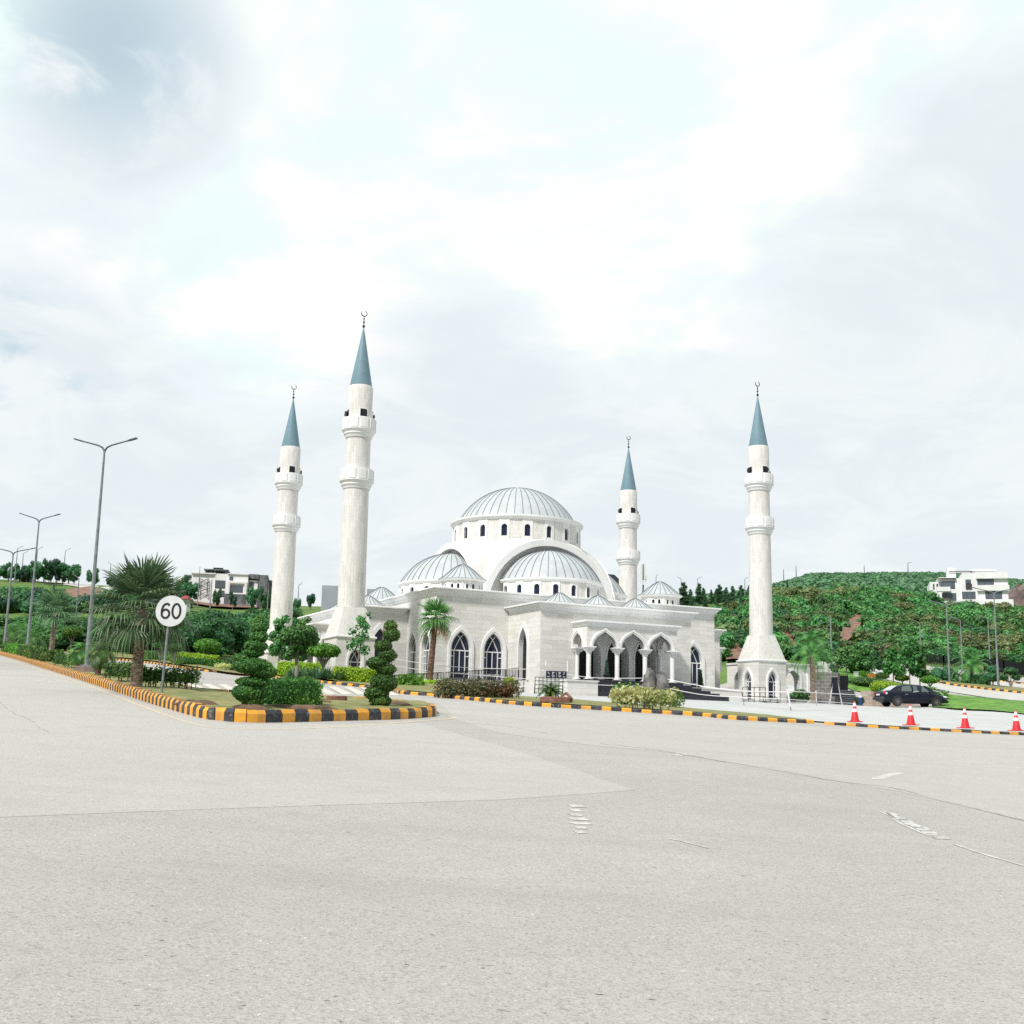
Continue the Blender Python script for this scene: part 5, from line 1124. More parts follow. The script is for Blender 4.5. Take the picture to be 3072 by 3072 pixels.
hedge(G(1328, 2086), G(1553, 2093), .6, .50, L_CROTON, .12, 360, 'mottled brown and green croton hedge along the verge', jit=.09)
hedge(ground(1200, 60), ground(1262, 60), .9, .45, L_FRESH, .2, 150, 'clump of bright leafy plants right of the spiral topiary', jit=.1, name='leafy_plant')
t = hedge(G(1842, 2121), G(2012, 2131), .85, .62, L_VARIE, .14, 330, 'pale yellow variegated shrubs by the kerb before the steps', jit=.10, stems=22, z0=.28, name='variegated_shrub')
hedge(G(1850, 2110), G(1925, 2114), .8, .62, L_FRESH, .14, 260, 'deep green bush behind the variegated shrubs', jit=.09, name='green_bush')
hedge(G(2008, 2119), G(2020, 2120), .5, .5, L_FRESH, .12, 260, 'small green bush right of the standing stone', jit=.08, name='green_bush')
t = empty('agave_plants', ground(950, 61.5, .1), 'clump of spiky blue-green agaves between the lime hedges', 'agave')
b = MB()
for i in range(26):
    c = Vector((random.uniform(-1.3, 1.5), random.uniform(-.4, .5), -.05))
    for k in range(16):
        az = k*2.4; el = random.uniform(.5, 1.35); d = Vector((math.cos(az)*math.cos(el), math.sin(az)*math.cos(el), math.sin(el))); s = d.cross(Vector((0, 0, 1))).normalized(); L = random.uniform(.5, .85)
        b.add([c-s*.03, c+s*.03, c+d*L*.5+s*.045, c+d*L*.5-s*.045, c+d*L+Vector((0, 0, -.05))], [(0, 1, 2, 3), (3, 2, 4)])
link('foliage', palm_leaves(b, 'foliage', L_AGAVE), t)
# saplings in front of the mosque
def sapling(P, yt, w, label, n=420, size=.17, m=L_TREE, bare=.5, blobs=9, lean=0.0):
    s = mpp(P.y); H = zat(P, yt)-P.z; t = empty('sapling', P, label, 'tree'); r = w*s/2
    bl = []
    for i in range(blobs): zz = H*(bare+(1-bare)*(i+.4)/blobs); a = i*2.4; q = r*(1-.45*i/blobs); bl.append((q*.55*math.cos(a)+lean*s*i/blobs, q*.4*math.sin(a), zz, q*.42+.06, q*.42+.06, q*.36+.06))
    link('crown', crown_mesh('crown', bl, n, size, m, .65, .45, up=.3), t); b = MB(); k = 5
    b.tube([(lean*s*i/k, 0, -.1+(H*.95)*i/k) for i in range(k+1)], [.055*(1-i/7) for i in range(k+1)], 6)
    for q in bl[::2]: b.tube([(lean*s*.3, 0, q[2]-.35), (q[0], q[1], q[2])], [.02, .01], 5)
    b.build('trunk', BARK, t); return t
sapling(ground(838, 66), 1850, 78, 'leafy dark-trunked tree left of the umbrella topiary tree', 1100, .2, bare=.36)
sapling(ground(908, 66.5), 1852, 60, 'slim dark-trunked tree right of the umbrella topiary crown', 600, .18, bare=.45)
sapling(ground(1068, 63.2), 1836, 78, 'thin sapling with sparse leaves in front of the front-left minaret base', 430, .17, bare=.45, lean=22)
for x, y, yt, w, Y, lab, m in ((2537, 2030, 1945, 78, 100, 'round leafy tree at the left end of the bank', L_SHRUB), (2590, 2040, 1952, 66, 100, 'dense tree behind the green cabinet', L_TREE), (2572, 2035, 1990, 52, 101, 'bushy low tree left of the clipped trees on the bank', L_DARK), (2622, 2040, 1960, 60, 108, 'tree with dark trunk on the far side of the bank', L_DARK), (2677, 2058, 1945, 62, 92, 'tall slim tree with bare brown trunk above the car', L_TREE), (2726, 2070, 1918, 88, 90, 'tallest leafy tree behind the car roof', L_TREE), (2756, 2070, 1938, 56, 90, 'thin dark-stemmed tree left of the largest clipped tree', L_TREE), (2470, 2010, 1930, 60, 108, 'leafy tree behind the low arched wall', L_SHRUB)):
    sapling(ground(x, Y), yt, w, lab, 1000, .24, m, bare=.34, blobs=11)
def bush(P, w, h, m, label, n=700, size=.14, name='bush'):
    t = crown_mesh(name, [(random.uniform(-.5, .5)*w, random.uniform(-.3, .3)*w, h*.45, w*.42, w*.42, h*.5) for _ in range(6)], n, size, m, .6, .8); o = single(name, t, label, 'bush'); o.location = P; return o
for x, Y, w, h, m, lab in ((2655, 86, 1.3, .75, L_LIME, 'bright lime bush above the parked car boot'), (2610, 88, 1.6, .7, L_TOPI, 'dark green low bush left of the lime bush on the bank'), (2580, 89, 1.4, .6, L_TOPI, 'dark bush at the foot of the green cabinet'), (2760, 84.5, 1.7, .8, L_TREE, 'green bush behind the car windscreen'), (2800, 83.5, 1.6, .7, L_TOPI, 'grey-green bush beside the front of the car'), (2640, 86, 1.0, .5, L_TREE, 'small green bush above the stone wall'), (2727, 84.6, .5, .75, L_PURPLE, 'small purple-leaved shrub above the car roof'), (2828, 110, 1.6, 1.4, L_DARK, 'dark rounded bush on the tip of the side road strip')):
    bush(ground(x, Y, .05), w, h, m, lab)
hedge(ground(2880, 108, .15), ground(2950, 106, .15), .8, .75, L_DARK, .2, 130, 'low dark hedge at the foot of the palm on the side road strip')
for x, Y, yt, lab, bl in ((2974, 105, 2029, 'dark tiered topiary left of the tall lamp on the side road', [(0, .75, .75, .45), (.1, 1.35, .55, .4)]), (3028, 104, 2032, 'small cloud pruned topiary with three round heads', [(-.55, .75, .36, .28), (.5, .85, .38, .28), (0, 1.35, .55, .3)])):
    P = ground(x, Y, .17); t = empty('cloud_topiary', P, lab, 'topiary'); link('crown', crown_mesh('crown', [(a, 0, z_, r, r, q) for a, z_, r, q in bl], 700, .16, L_DARK, .6, .9), t)
    b = MB(); [b.tube([(0, 0, -.1), (a*.3, 0, z_*.5), (a, 0, z_)], [.06, .05, .03], 6) for a, z_, r, q in bl]; b.build('trunk', BARKG, t)
def cypress(P, h, r, label):
    t = empty('potted_cypress', P, label, 'cypress'); link('crown', crown_mesh('crown', [(0, 0, .3+h*k/6, r*(1-.12*k), r*(1-.12*k), h/7) for k in range(6)], 700, .09, L_BLUE, .5, .85), t)
    b = MB(); b.lathe([(.13, 0), (.18, .25), (.2, .27), (.2, .3), (.02, .3)], 16, cap=True); b.build('pot', BLACKM, t); return t
cypress(mloc(-1.45, 14.6, 4.60), .85, .14, 'slim potted cypress standing behind the leftmost porch column')
cypress(mloc(7.9, 10.2, 4.52), .95, .17, 'slim cypress in front of the arched window right of the steps')

# ------------------------------------------------------------------ street lamps
def lamp(P, H, label, arms=2, rot=0.0, r=.10, m=None, L=1.35, rise=.42, head=True, group=None, low=None):
    t = empty('street_lamp', P, label, 'street lamp', group, rot); m = m or POLE; b = MB()
    b.tube([(0, 0, -.1), (0, 0, H*.45), (0, 0, H)], [r, r*.72, r*.42], 12); b.lathe([(r*1.9, -.1), (r*1.9, .03), (r*1.1, .05)], 10)
    b.build('pole', m, t, smooth=40)
    for sx in ((-1, 1) if arms == 2 else ((1,) if arms == 1 else ())):
        b = MB(); b.tube([(0, 0, H-.12), (sx*.10, 0, H+.06), (sx*.3, 0, H+.16), (sx*L*.78, 0, H+.06+rise*.78)], [r*.4, r*.4, r*.36, r*.3], 8); a = b.build('arm', low or m, t, smooth=50)
        b = MB(); p = Vector((sx*L*.70, 0, H+.06+rise*.70)); q = Vector((sx*L, 0, H+.06+rise)); b.bar(p, p.lerp(q, .25), .09, .06); b.bar(p.lerp(q, .22), q, .17, .055); b.build('lamp_head', low or m, a, bevel=.01)
    return t
def tall_lamp(px, yb, pt, yt, label, off=ISL, r=.13, **k):
    P = med(px, yb, off); H = zat(P, yt, pt)-P.z; return lamp(P, H, label, 2, r=r, **k)
P = med(258, 2017)
pl = empty('lamp_base', P, 'red-brown concrete block carrying the tallest lamp post', 'concrete block'); b = MB(); b.box(-.42, -.32, -.1, .42, .32, .24); b.build('block', mat('brown_concrete', (.25, .19, .16), .9, build=noisy((.28, .21, .18), (.18, .14, .12), 4, bump=.2)), pl, bevel=.02)
b = MB(); [b.tube([(x, y, .2), (x, y, .33)], .025, 6) for x in (-.2, .2) for y in (-.15, .15)]; b.box(-.26, -.2, .24, .26, .2, .265); b.build('base_plate', POLE, pl)
LP = P+Vector((0, 0, .26)); lamp(LP, zat(LP, 1347, 318)-LP.z, 'tallest double-arm street lamp, standing left of the large fan palm', 2, r=.10, L=1.42, rise=.40, low=POLED, rot=R(-8))
P = med(80, 1966, .2); lamp(P, zat(P, 1562, 123)-P.z, 'double-arm street lamp between the tallest lamp and the left edge', 2, r=.11, L=1.45, rise=.45, low=POLED)
P = ground(12, 96, .3); lamp(P, zat(P, 1660, 38)-P.z, 'third double-arm street lamp, nearest the left edge of the photo', 2, r=.12, L=1.75, rise=.42, low=POLED)
for px, yb, pt, yt, Y, arms, L, lab in (
    (2845, 0, 2841, 1818, 109, 2, 1.55, 'double-arm grey lamp post on the side road strip below the white house'), (2990, 0, 2984, 1780, 103, 2, 1.9, 'double-arm lamp post in front of the white house windows'),
    (2885, 2025, 2882, 1862, 134, -1, 1.2, 'lamp post with one arm to the left beside the black fence, behind the palm'), (2968, 2025, 2962, 1857, 133, -1, 1.3, 'lamp post with one left arm standing at the black fence gap'),
    (2762, 2010, 2758, 1870, 138, -1, 1.0, 'slim lamp post at the left end of the black fence'), (2598, 1955, 2596, 1880, 150, 0, 1, 'bare slim pole in the scrub left of the white house road'), (2531, 1945, 2530, 1872, 152, 1, 1.8, 'lamp post with a long right arm beside the red earth scar'),
    (2494, 1990, 2490, 1850, 112, 0, 1, 'plain grey pole with a small white sign above the stone wall'), (2453, 1925, 2453, 1876, 150, 1, 1.2, 'short lamp post with right arm behind the palm by the minaret'), (2175, 1895, 2175, 1866, 170, 1, .9, 'small lamp post in the scrub right of the mosque wall'), (2330, 1890, 2328, 1880, 165, 1, 1, 'small lamp arm right of the rightmost minaret'),
    (2590, 1798, 2590, 1755, 225, 1, .9, 'lamp post on the upper hill road, second from the minaret'), (2610, 1798, 2609, 1748, 230, 0, .8, 'bare pole on the upper hill road behind a lamp post'), (2703, 1785, 2699, 1740, 232, 0, .8, 'thin bare pole on the upper hill left of the white house'), (2407, 1768, 2407, 1737, 250, 1, .8, 'lamp post on the ridge right of the rightmost minaret'),
    (2237, 1775, 2237, 1737, 240, 1, .9, 'thin lamp on the crest left of the rightmost minaret'), (2094, 1775, 2094, 1736, 240, 1, .9, 'thin lamp among the crest pines, middle of the three'), (2044, 1770, 2044, 1737, 240, -1, .8, 'thin lamp among the crest pines, nearest the small dome'), (1968, 1800, 1968, 1728, 240, 1, .5, 'thin lamp rising behind the small corner dome right of the great dome'),
    (2355, 1722, 2354, 1708, 500, 0, 1, 'tiny mast on the far ridge nearest the minaret'), (2393, 1720, 2392, 1697, 500, 0, 1, 'taller tiny mast on the far ridge'), (2733, 1712, 2732, 1690, 500, 1, 2, 'tiny lamp on the far ridge near the white house'), (2600, 1716, 2599, 1696, 500, 0, 2, 'tiny mast in the middle of the far ridge'),
    (24, 1700, 25, 1645, 212, 1, .9, 'thin hilltop lamp nearest the left edge'), (43, 1710, 46, 1660, 214, 1, .8, 'second thin hilltop lamp from the left edge'), (85, 1700, 88, 1648, 216, 1, .9, 'thin hilltop lamp behind the second tall street lamp'), (170, 1700, 172, 1652, 216, 1, .9, 'thin hilltop lamp above the dark round trees'), (312, 1755, 314, 1692, 214, -1, .6, 'thin hilltop lamp right of the tallest lamp post'),
    (219, 1900, 226, 1735, 125, -1, .7, 'slim green-grey pole rising from the wood behind the umbrella tree'), (622, 1922, 633, 1740, 130, 0, 1, 'slim grey pole in front of the villa scaffold'), (583, 1800, 588, 1700, 188, 0, 1, 'thin mast at the left corner of the villa'), (795, 1830, 801, 1748, 178, 0, 1, 'slim pole in front of the grey end of the villa'), (886, 1830, 887, 1755, 200, 1, .6, 'thin lamp right of the leftmost minaret')):
    P = ground(px, Y, .05); lamp(P, zat(P, yt, pt)-P.z, lab, abs(arms), R(180) if arms < 0 else 0, .105 if Y < 140 else .10 if Y < 200 else .12 if Y < 300 else .3, POLE, L, .42, group=None)

# round speed sign
P = med(485, 2074); top = at(509, 1880, P.y); C = at(513, 1833, P.y-.06); C.y = P.y-.06
t = empty('speed_limit_sign', P, 'round white 60 speed limit sign on a grey pole at the kerb', 'road sign'); t.rotation_euler = (0, 0, R(-3))
Rm = Matrix.Rotation(R(3), 3, 'Z'); rel = lambda v: Rm @ (Vector(v)-P)
b = MB(); b.tube([(0, 0, -.1), rel(at(512, 1800, P.y))], .035, 12); b.build('pole', POLE, t, smooth=40)
rd = 45.5*mpp(P.y); cz = rel(C)
SIGNW = mat('sign_white', (.66, .68, .70), .45, build=noisy((.67, .69, .71), (.60, .62, .64), 3))
b = MB(); k = 64
b.add([(cz.x+rd*math.cos(6.2832*i/k), -.065, cz.z+rd*math.sin(6.2832*i/k)) for i in range(k)]+[(cz.x+rd*math.cos(6.2832*i/k), -.045, cz.z+rd*math.sin(6.2832*i/k)) for i in range(k)], [tuple(range(k)), tuple(range(2*k-1, k-1, -1))]+[(i, k+i, k+(i+1) % k, (i+1) % k) for i in range(k)])
disc = b.build('sign_disc', SIGNW, t)
def ring2(b, cx, cz_, rx, rz, w, n=40, a0=0, a1=6.2832, y0=-.071, y1=-.064):
    vs = []; 
    for i in range(n+1):
        a = a0+(a1-a0)*i/n; c, s = math.cos(a), math.sin(a)
        for q in (0, 1): 
            for y in (y0, y1): vs.append((cx+(rx-w*q)*c, y, cz_+(rz-w*q)*s))
    b.add(vs, [(4*i, 4*i+4, 4*i+6, 4*i+2) for i in range(n)]+[(4*i, 4*i+1, 4*i+5, 4*i+4) for i in range(n)]+[(4*i+2, 4*i+6, 4*i+7, 4*i+3) for i in range(n)])
INK = mat('sign_black', (.008, .008, .009), .5); u = rd/45.5
b = MB(); ring2(b, cz.x+16.5*u, cz.z+0*u, 15.0*u, 24*u, 6.5*u); b.build('digit_zero', INK, disc)
b = MB(); ring2(b, cz.x-15.5*u, cz.z-8.5*u, 14.5*u, 15.5*u, 6.3*u)
cx, c2 = cz.x-15.5*u, cz.z
pts = [(cx-14.4*u+6.3*u*0, c2-9*u), (cx-14.2*u, c2+3*u), (cx-11*u, c2+14*u), (cx-5*u, c2+21.5*u), (cx+3*u, c2+24*u), (cx+9.5*u, c2+22*u), (cx+13*u, c2+16.5*u)]
vs = []; pts = spline(pts, 5); n = len(pts)
for i, p in enumerate(pts):
    q0, q1 = pts[max(i-1, 0)], pts[min(i+1, n-1)]; d = np.array([q1[0]-q0[0], q1[1]-q0[1]]); d /= np.hypot(*d); nx, nz_ = d[1], -d[0]
    for o in (0, 6.3*u):
        for y in (-.0725, -.064): vs.append((p[0]+nx*o, y, p[1]+nz_*o))
b.add(vs, [(4*i, 4*i+4, 4*i+6, 4*i+2) for i in range(n-1)]+[(4*i, 4*i+1, 4*i+5, 4*i+4) for i in range(n-1)]+[(4*i+2, 4*i+6, 4*i+7, 4*i+3) for i in range(n-1)]); b.build('digit_six', INK, disc)

# ------------------------------------------------------------------ traffic cones
CR = mat('cone_red', (.62, .02, .03), .45); CW = mat('cone_white', (.78, .74, .74), .4)
cones = []
t = empty('traffic_cone', (0, 0, 0), '', 'traffic cone', 'cones standing along the plaza kerb')
b = MB(); b.box(-.23, -.23, 0, .23, .23, .035); b.lathe([(.175, .035), (.165, .07)], 24); b.build('base', CR, t, bevel=.012)
def cr_(h): return .155-.125*h/.74
b = MB(); b.lathe([(cr_(.05)+.005, .05), (cr_(.74), .74), (.02, .75)], 28, cap=True); body = b.build('cone', CR, t, smooth=40)
for a0, a1 in ((.36, .48), (.56, .69)): b = MB(); b.lathe([(cr_(a0)+.002, a0), (cr_(a0)+.007, a0+.004), (cr_(a1)+.007, a1-.004), (cr_(a1)+.002, a1)], 28); b.build('reflective_band', CW, body, smooth=40)
for i, (x, y, lab) in enumerate(((2565, 2166, 'traffic cone left of the parked car, nearest the steps'), (2733, 2176, 'traffic cone standing right in front of the parked car'), (2896, 2185, 'traffic cone standing in front of the lawn, second from the right edge'), (3050, 2193, 'traffic cone cut by the right edge of the photo'))):
    P = hit(x, y, .092)
    if i == 0: t.location = P; t['label'] = lab
    else: dup(t, P, R(7*i), 1, lab)

# ------------------------------------------------------------------ parked car
def make_car(P, rz):
    t = empty('parked_car', P, 'dark navy saloon car parked side on behind the traffic cones', 'car', None, rz)
    PA_ = mat('navy_paint', (.006, .009, .022), .28, .0, .35)
    TRIM = mat('car_trim', (.02, .02, .022), .6); GL = mat('car_glass', (.10, .13, .13), .06, spec=.8); TYRE = mat('tyre', (.025, .025, .027), .85); RIM = mat('alloy', (.22, .22, .22), .4, .6); LENS = mat('headlight', (.7, .74, .76), .12); RED = mat('tail_red', (.5, .02, .04), .2); CHR = mat('chrome', (.6, .6, .62), .2, .9)
    # stations along the car: x, sill z, belt z, half width sill, half width belt, deck z
    S = [(-2.22, .42, .70, .60, .62, .74), (-2.16, .30, .80, .70, .72, .93), (-2.0, .26, .88, .78, .78, .985), (-1.55, .24, .90, .83, .82, .985), (-1.0, .22, .905, .84, .83, .96), (0, .20, .89, .85, .84, .93), (.75, .21, .87, .85, .83, .92), (1.3, .22, .84, .84, .80, .88), (1.75, .24, .76, .82, .75, .80), (2.05, .27, .66, .76, .68, .69), (2.2, .32, .56, .66, .58, .58), (2.27, .40, .48, .54, .48, .50)]
    b = MB(); vs = []
    for x, zs, zb, ws, wb, zd in S:
        half = [(0, zs), (ws*.85, zs), (ws, zs+.10), (ws*1.02, (zs+zb)/2), (wb, zb), (wb*.86, zd-.005), (wb*.5, zd+.012), (0, zd+.016)]
        vs += [(x, -y, z_) for y, z_ in half]+[(x, y, z_) for y, z_ in half[-2:0:-1]]
    m = 14; fs = [(i*m+j, i*m+(j+1) % m, (i+1)*m+(j+1) % m, (i+1)*m+j) for i in range(len(S)-1) for j in range(m)]+[tuple(range(m)), tuple((len(S)-1)*m+j for j in range(m))]
    b.add(vs, fs); body = b.build('body', PA_, t, smooth=50)
    md_ = body.modifiers.new('round', 'SUBSURF'); md_.levels = 2; md_.render_levels = 2
    # cabin
    K = [(-1.72, .96, .70, .97, .69), (-1.15, .94, .72, 1.30, .56), (-.75, .93, .74, 1.385, .56), (-.2, .93, .745, 1.415, .575), (.35, .925, .74, 1.40, .57), (.72, .92, .73, 1.30, .55), (1.42, .88, .68, .885, .66)]
    b = MB(); vs = []
    for x, zb, wb, zr, wr in K: vs += [(x, -wb, zb), (x, -wr, zr-.035), (x, -wr*.86, zr), (x, 0, zr+.02), (x, wr*.86, zr), (x, wr, zr-.035), (x, wb, zb)]
    b.add(vs, [(7*i+j, 7*i+j+1, 7*i+8+j, 7*i+7+j) for i in range(len(K)-1) for j in range(6)]); roof = b.build('roof', PA_, t, smooth=45)
    def side(x, zf, sg, o=.012):                 # point on the cabin side at height fraction zf
        xs = [k[0] for k in K]; zb, wb, zr, wr = [float(np.interp(x, xs, [k[i] for k in K])) for i in (1, 2, 3, 4)]; return (x, sg*(wb+(wr-wb)*zf+o), zb+(zr-.035-zb)*zf)
    for sg in (-1, 1):
        for quad in ([(-1.02, .10), (-.28, .08), (-.30, .93), (-.86, .90)], [(-.16, .08), (.98, .10), (.60, .92), (-.16, .94)]):
            b = MB(); b.add([side(x, zf, sg) for x, zf in quad], [(0, 1, 2, 3)]); b.build('side_window', GL, t)
        b = MB(); b.add([side(-1.35, .1, sg), side(-1.08, .1, sg), side(-.98, .8, sg)], [(0, 1, 2)]); b.build('quarter_window', TRIM, t)
    for pts in ([(-1.68, .62, .985), (-1.68, -.62, .985), (-1.16, -.52, 1.305), (-1.16, .52, 1.305)], [(1.40, -.62, .905), (1.40, .62, .905), (.74, .52, 1.315), (.74, -.52, 1.315)]):
        n = (Vector(pts[1])-Vector(pts[0])).cross(Vector(pts[2])-Vector(pts[1])).normalized()
        if n.z < 0: n = -n
        b = MB(); b.add([Vector(p)+n*.035 for p in pts], [(0, 1, 2, 3)]); b.build('windscreen' if pts[0][0] > 0 else 'rear_window', GL if pts[0][0] > 0 else mat('car_glass_pale', (.42, .45, .47), .12, spec=.8), t)
    for x in (-1.33, 1.33):
        for sg in (-1, 1):
            c = Vector((x, sg*.755, .305)); b = MB(); vs = []
            for r, y in ((.20, .0), (.285, .0), (.305, .02), (.305, .17), (.285, .19), (.20, .19)): vs += [(c.x+r*math.cos(6.2832*i/28), c.y+sg*(.10-y), c.z+r*math.sin(6.2832*i/28)) for i in range(28)]
            b.add(vs, [(i*28+j, i*28+(j+1) % 28, (i+1)*28+(j+1) % 28, (i+1)*28+j) for i in range(5) for j in range(28)]); w = b.build('wheel', TYRE, t, smooth=40)
            b = MB()
            for k in range(10): a = k*.6283; d = Vector((math.cos(a), 0, math.sin(a))); b.bar(c+d*.03+Vector((0, sg*.085, 0)), c+d*.205+Vector((0, sg*.09, 0)), .034, .03, up=(0, 1, 0))
            vs = [(c.x+r*math.cos(6.2832*i/28), c.y+sg*y, c.z+r*math.sin(6.2832*i/28)) for r, y in ((.215, .10), (.19, .09)) for i in range(28)]; b.add(vs, [(j, (j+1) % 28, 28+(j+1) % 28, 28+j) for j in range(28)])
            b.add([(c.x+.055*math.cos(6.2832*i/12), c.y+sg*.095, c.z+.055*math.sin(6.2832*i/12)) for i in range(12)], [tuple(range(12))]); b.build('rim', RIM, w)
            b = MB(); b.add([(c.x+.20*math.cos(6.2832*i/20), c.y+sg*.06, c.z+.20*math.sin(6.2832*i/20)) for i in range(20)], [tuple(range(20))]); b.build('hub', TRIM, w)
            vs = []                               # dark wheel arch liner just proud of the body side
            for r in (.30, .375): vs += [(c.x+r*math.cos(a), sg*.862, c.z+.01+r*math.sin(a)) for a in np.linspace(-.25, 3.39, 20)]
            b = MB(); b.add(vs, [(i, i+1, 21+i, 20+i) for i in range(19)]); b.build('wheel_arch', TRIM, t)
    for sg in (-1, 1):
        for x in (-.72, .18): b = MB(); b.box(x-.10, sg*.858-.018, .755, x+.10, sg*.858+.018, .79); b.build('door_handle', CHR if x < 0 else PA_, t, bevel=.008)
        b = MB(); b.box(-.9, sg*.868-.008, .50, 1.0, sg*.868+.008, .535); b.build('side_trim', TRIM, t)
        b = MB(); [b.box(x-.006, sg*.862-.004, .28, x+.006, sg*.862+.004, .9) for x in (-.22, .93)]; b.build('door_gap', DARK, t)
        b = MB(); b.sphere((.82, sg*.93, .96), (.07, .10, .065), 12); b.build('mirror', PA_, t, smooth=60)
        b = MB(); b.sphere((1.98, sg*.60, .655), (.26, .13, .075), 14); b.build('headlight', LENS, t, smooth=60)
        b = MB(); b.sphere((-2.10, sg*.66, .84), (.10, .13, .10), 12); l = b.build('tail_light', RED, t, smooth=60)
        b = MB(); b.sphere((-2.02, sg*.73, .80), (.10, .07, .07), 12); b.build('reversing_lens', LENS, l, smooth=60)
    b = MB(); b.box(-2.30, -.70, .40, -2.12, .70, .60); b.build('rear_bumper', mat('bumper', (.05, .055, .065), .4), t, bevel=.05)
    b = MB(); b.box(2.16, -.62, .30, 2.30, .62, .44); b.build('front_bumper', TRIM, t, bevel=.04)
    b = MB(); b.box(-2.262, -.24, .68, -2.235, .24, .79); b.build('number_plate', CW, t, bevel=.005); return t
P = ground(2727, 79.3, .06); car = make_car(P, R(9))

# ------------------------------------------------------------------ things in front of the mosque
def obj1(name, b, m, P, label, cat, rz=0.0, **k): o = b.build(name, m, loc=P, rotz=rz, **k); return tag(o, label, cat)
# standing stone
P = hit(1965, 2112, .05); s = mpp(P.y); b = MB()
def rockmesh(b, c, r, seed, n=14, rough=.22):
    rg = np.random.default_rng(seed); k0 = len(b.v); b.sphere((0, 0, 0), 1.0, n); ax = rg.normal(size=(9, 3)); ax /= np.linalg.norm(ax, axis=1, keepdims=True); lim = rg.uniform(.62, .95, 9)
    for i in range(k0, len(b.v)):
        v = np.array(b.v[i])
        for a, l in zip(ax, lim):
            d = v@a
            if d > l: v = v-a*(d-l)
        v = v*(1+rough*.25*rg.normal()); b.v[i] = (c[0]+v[0]*r[0], c[1]+v[1]*r[1], c[2]+v[2]*r[2])
rockmesh(b, (-16*s, 0, .55), (21*s, .35, 1.1), 3); rockmesh(b, (16*s, .05, .5), (27*s, .38, .92), 5); rockmesh(b, (4*s, .1, .3), (34*s, .4, .7), 9)
obj1('standing_stone', b, ROCK, P, 'dark grey standing rock split in two before the entrance steps', 'rock', smooth=25)
# black board with white script, on the trellis
P = hit(1668, 2084, .05); s = mpp(P.y)
t = empty('trellis_barrier', P, 'green metal lattice barrier left of the entrance steps', 'barrier', None, R(4)); b = MB(); z0, z1 = 0, zat(P, 2033)-P.z; x0, x1 = -62*s, 20*s
for q in np.linspace(0, 1, 8): b.bar((x0+(x1-x0)*q, 0, z0), (x0+(x1-x0)*q, 0, z1), .035)
for q in (.08, .32, .55, .78, 1.0): b.bar((x0, -.02, z1*q), (x1, -.02, z1*q), .03)
b.build('lattice', GREENM, t)
b = MB(); [b.bar((x, -.0, 0), (x, .45, 0), .04) for x in (x0, x1)]; [b.bar((x, .42, 0.02), (x, .02, z1*.7), .03) for x in (x0, x1)]; b.build('feet', GREENM, t)
C = at(1669, 2024, P.y-.1); t = empty('notice_board', (C.x, C.y, hit(1668, 2084).z), 'black notice board with white script above the lattice barrier', 'sign', None, R(4)); cz_ = C.z-t.location.z
w, h = 30*s, 10.5*s; b = MB(); b.box(-w, -.02, cz_-h, w, .02, cz_+h); bd = b.build('board', mat('board_black', (.008, .010, .025), .35), t)
b = MB(); b.bar((-w-.03, .0, 0), (-w-.03, 0, cz_+h*2.6), .05); b.bar((w+.03, 0, 0), (w+.03, 0, cz_+h), .05); b.build('post', CW, t)
b = MB()
def stroke(pts, wd):
    for p, q in zip(pts, pts[1:]):
        b.bar((p[0]*s, -.024, cz_+p[1]*s), (q[0]*s, -.024, cz_+q[1]*s), .012, wd*s, up=(0, 0, 1))
for cx in (-23, -9.5, 9.5, 22.5):
    f = 1 if cx in (-23,) else -1
    stroke([(cx-3*f, 7.5), (cx-1*f, 6.2), (cx+2*f, 6.6)], 1.1); stroke([(cx-1.5*f, 4.6), (cx+1.2*f, 3.2), (cx+2.6*f, 1.0), (cx+2.2*f, -1)], 1.3); stroke([(cx-3.5, -5.6), (cx-1, -6.6), (cx+2.4, -6.2), (cx+3.2, -4.6)], 1.5)
    if abs(cx) < 12: stroke([(cx-3.4, 5.5), (cx, 3.0), (cx+3.2, 5.2), (cx+.3, 7.5), (cx-3.2, 6)], 1.3); stroke([(cx-4, -3), (cx-1.5, -1), (cx+.5, -3), (cx+2.5, -1.2), (cx+4, -3.4)], 1.2)
b.bar((0, -.024, cz_-h*.7), (0, -.024, cz_+h*.75), .012, .015); b.build('script', mat('script_white', (.6, .6, .62), .6), bd)
# cycad ring
P = hit(1662, 2106, .14); s = mpp(P.y); t = empty('planter_ring', P, 'red-brown stone edging round the dark cycad', 'planter'); b = MB()
b.bar((-36*s, -.42, .08), (46*s, -.50, .08), .20, .22); b.bar((-36*s, -.42, .08), (-30*s, .35, .08), .18, .2); b.bar((46*s, -.5, .08), (30*s, .3, .12), .2, .2); b.bar((-30*s, .35, .08), (30*s, .3, .12), .18, .2); b.build('stone_edge', BRICKC, t, bevel=.03)
b = MB(); b.bar((20*s, -.05, .2), (34*s, -.1, .36), .1, .08); b.bar((34*s, -.1, .36), (50*s, -.5, .12), .1, .08); b.build('broken_slab', BRICKC, t, bevel=.02)
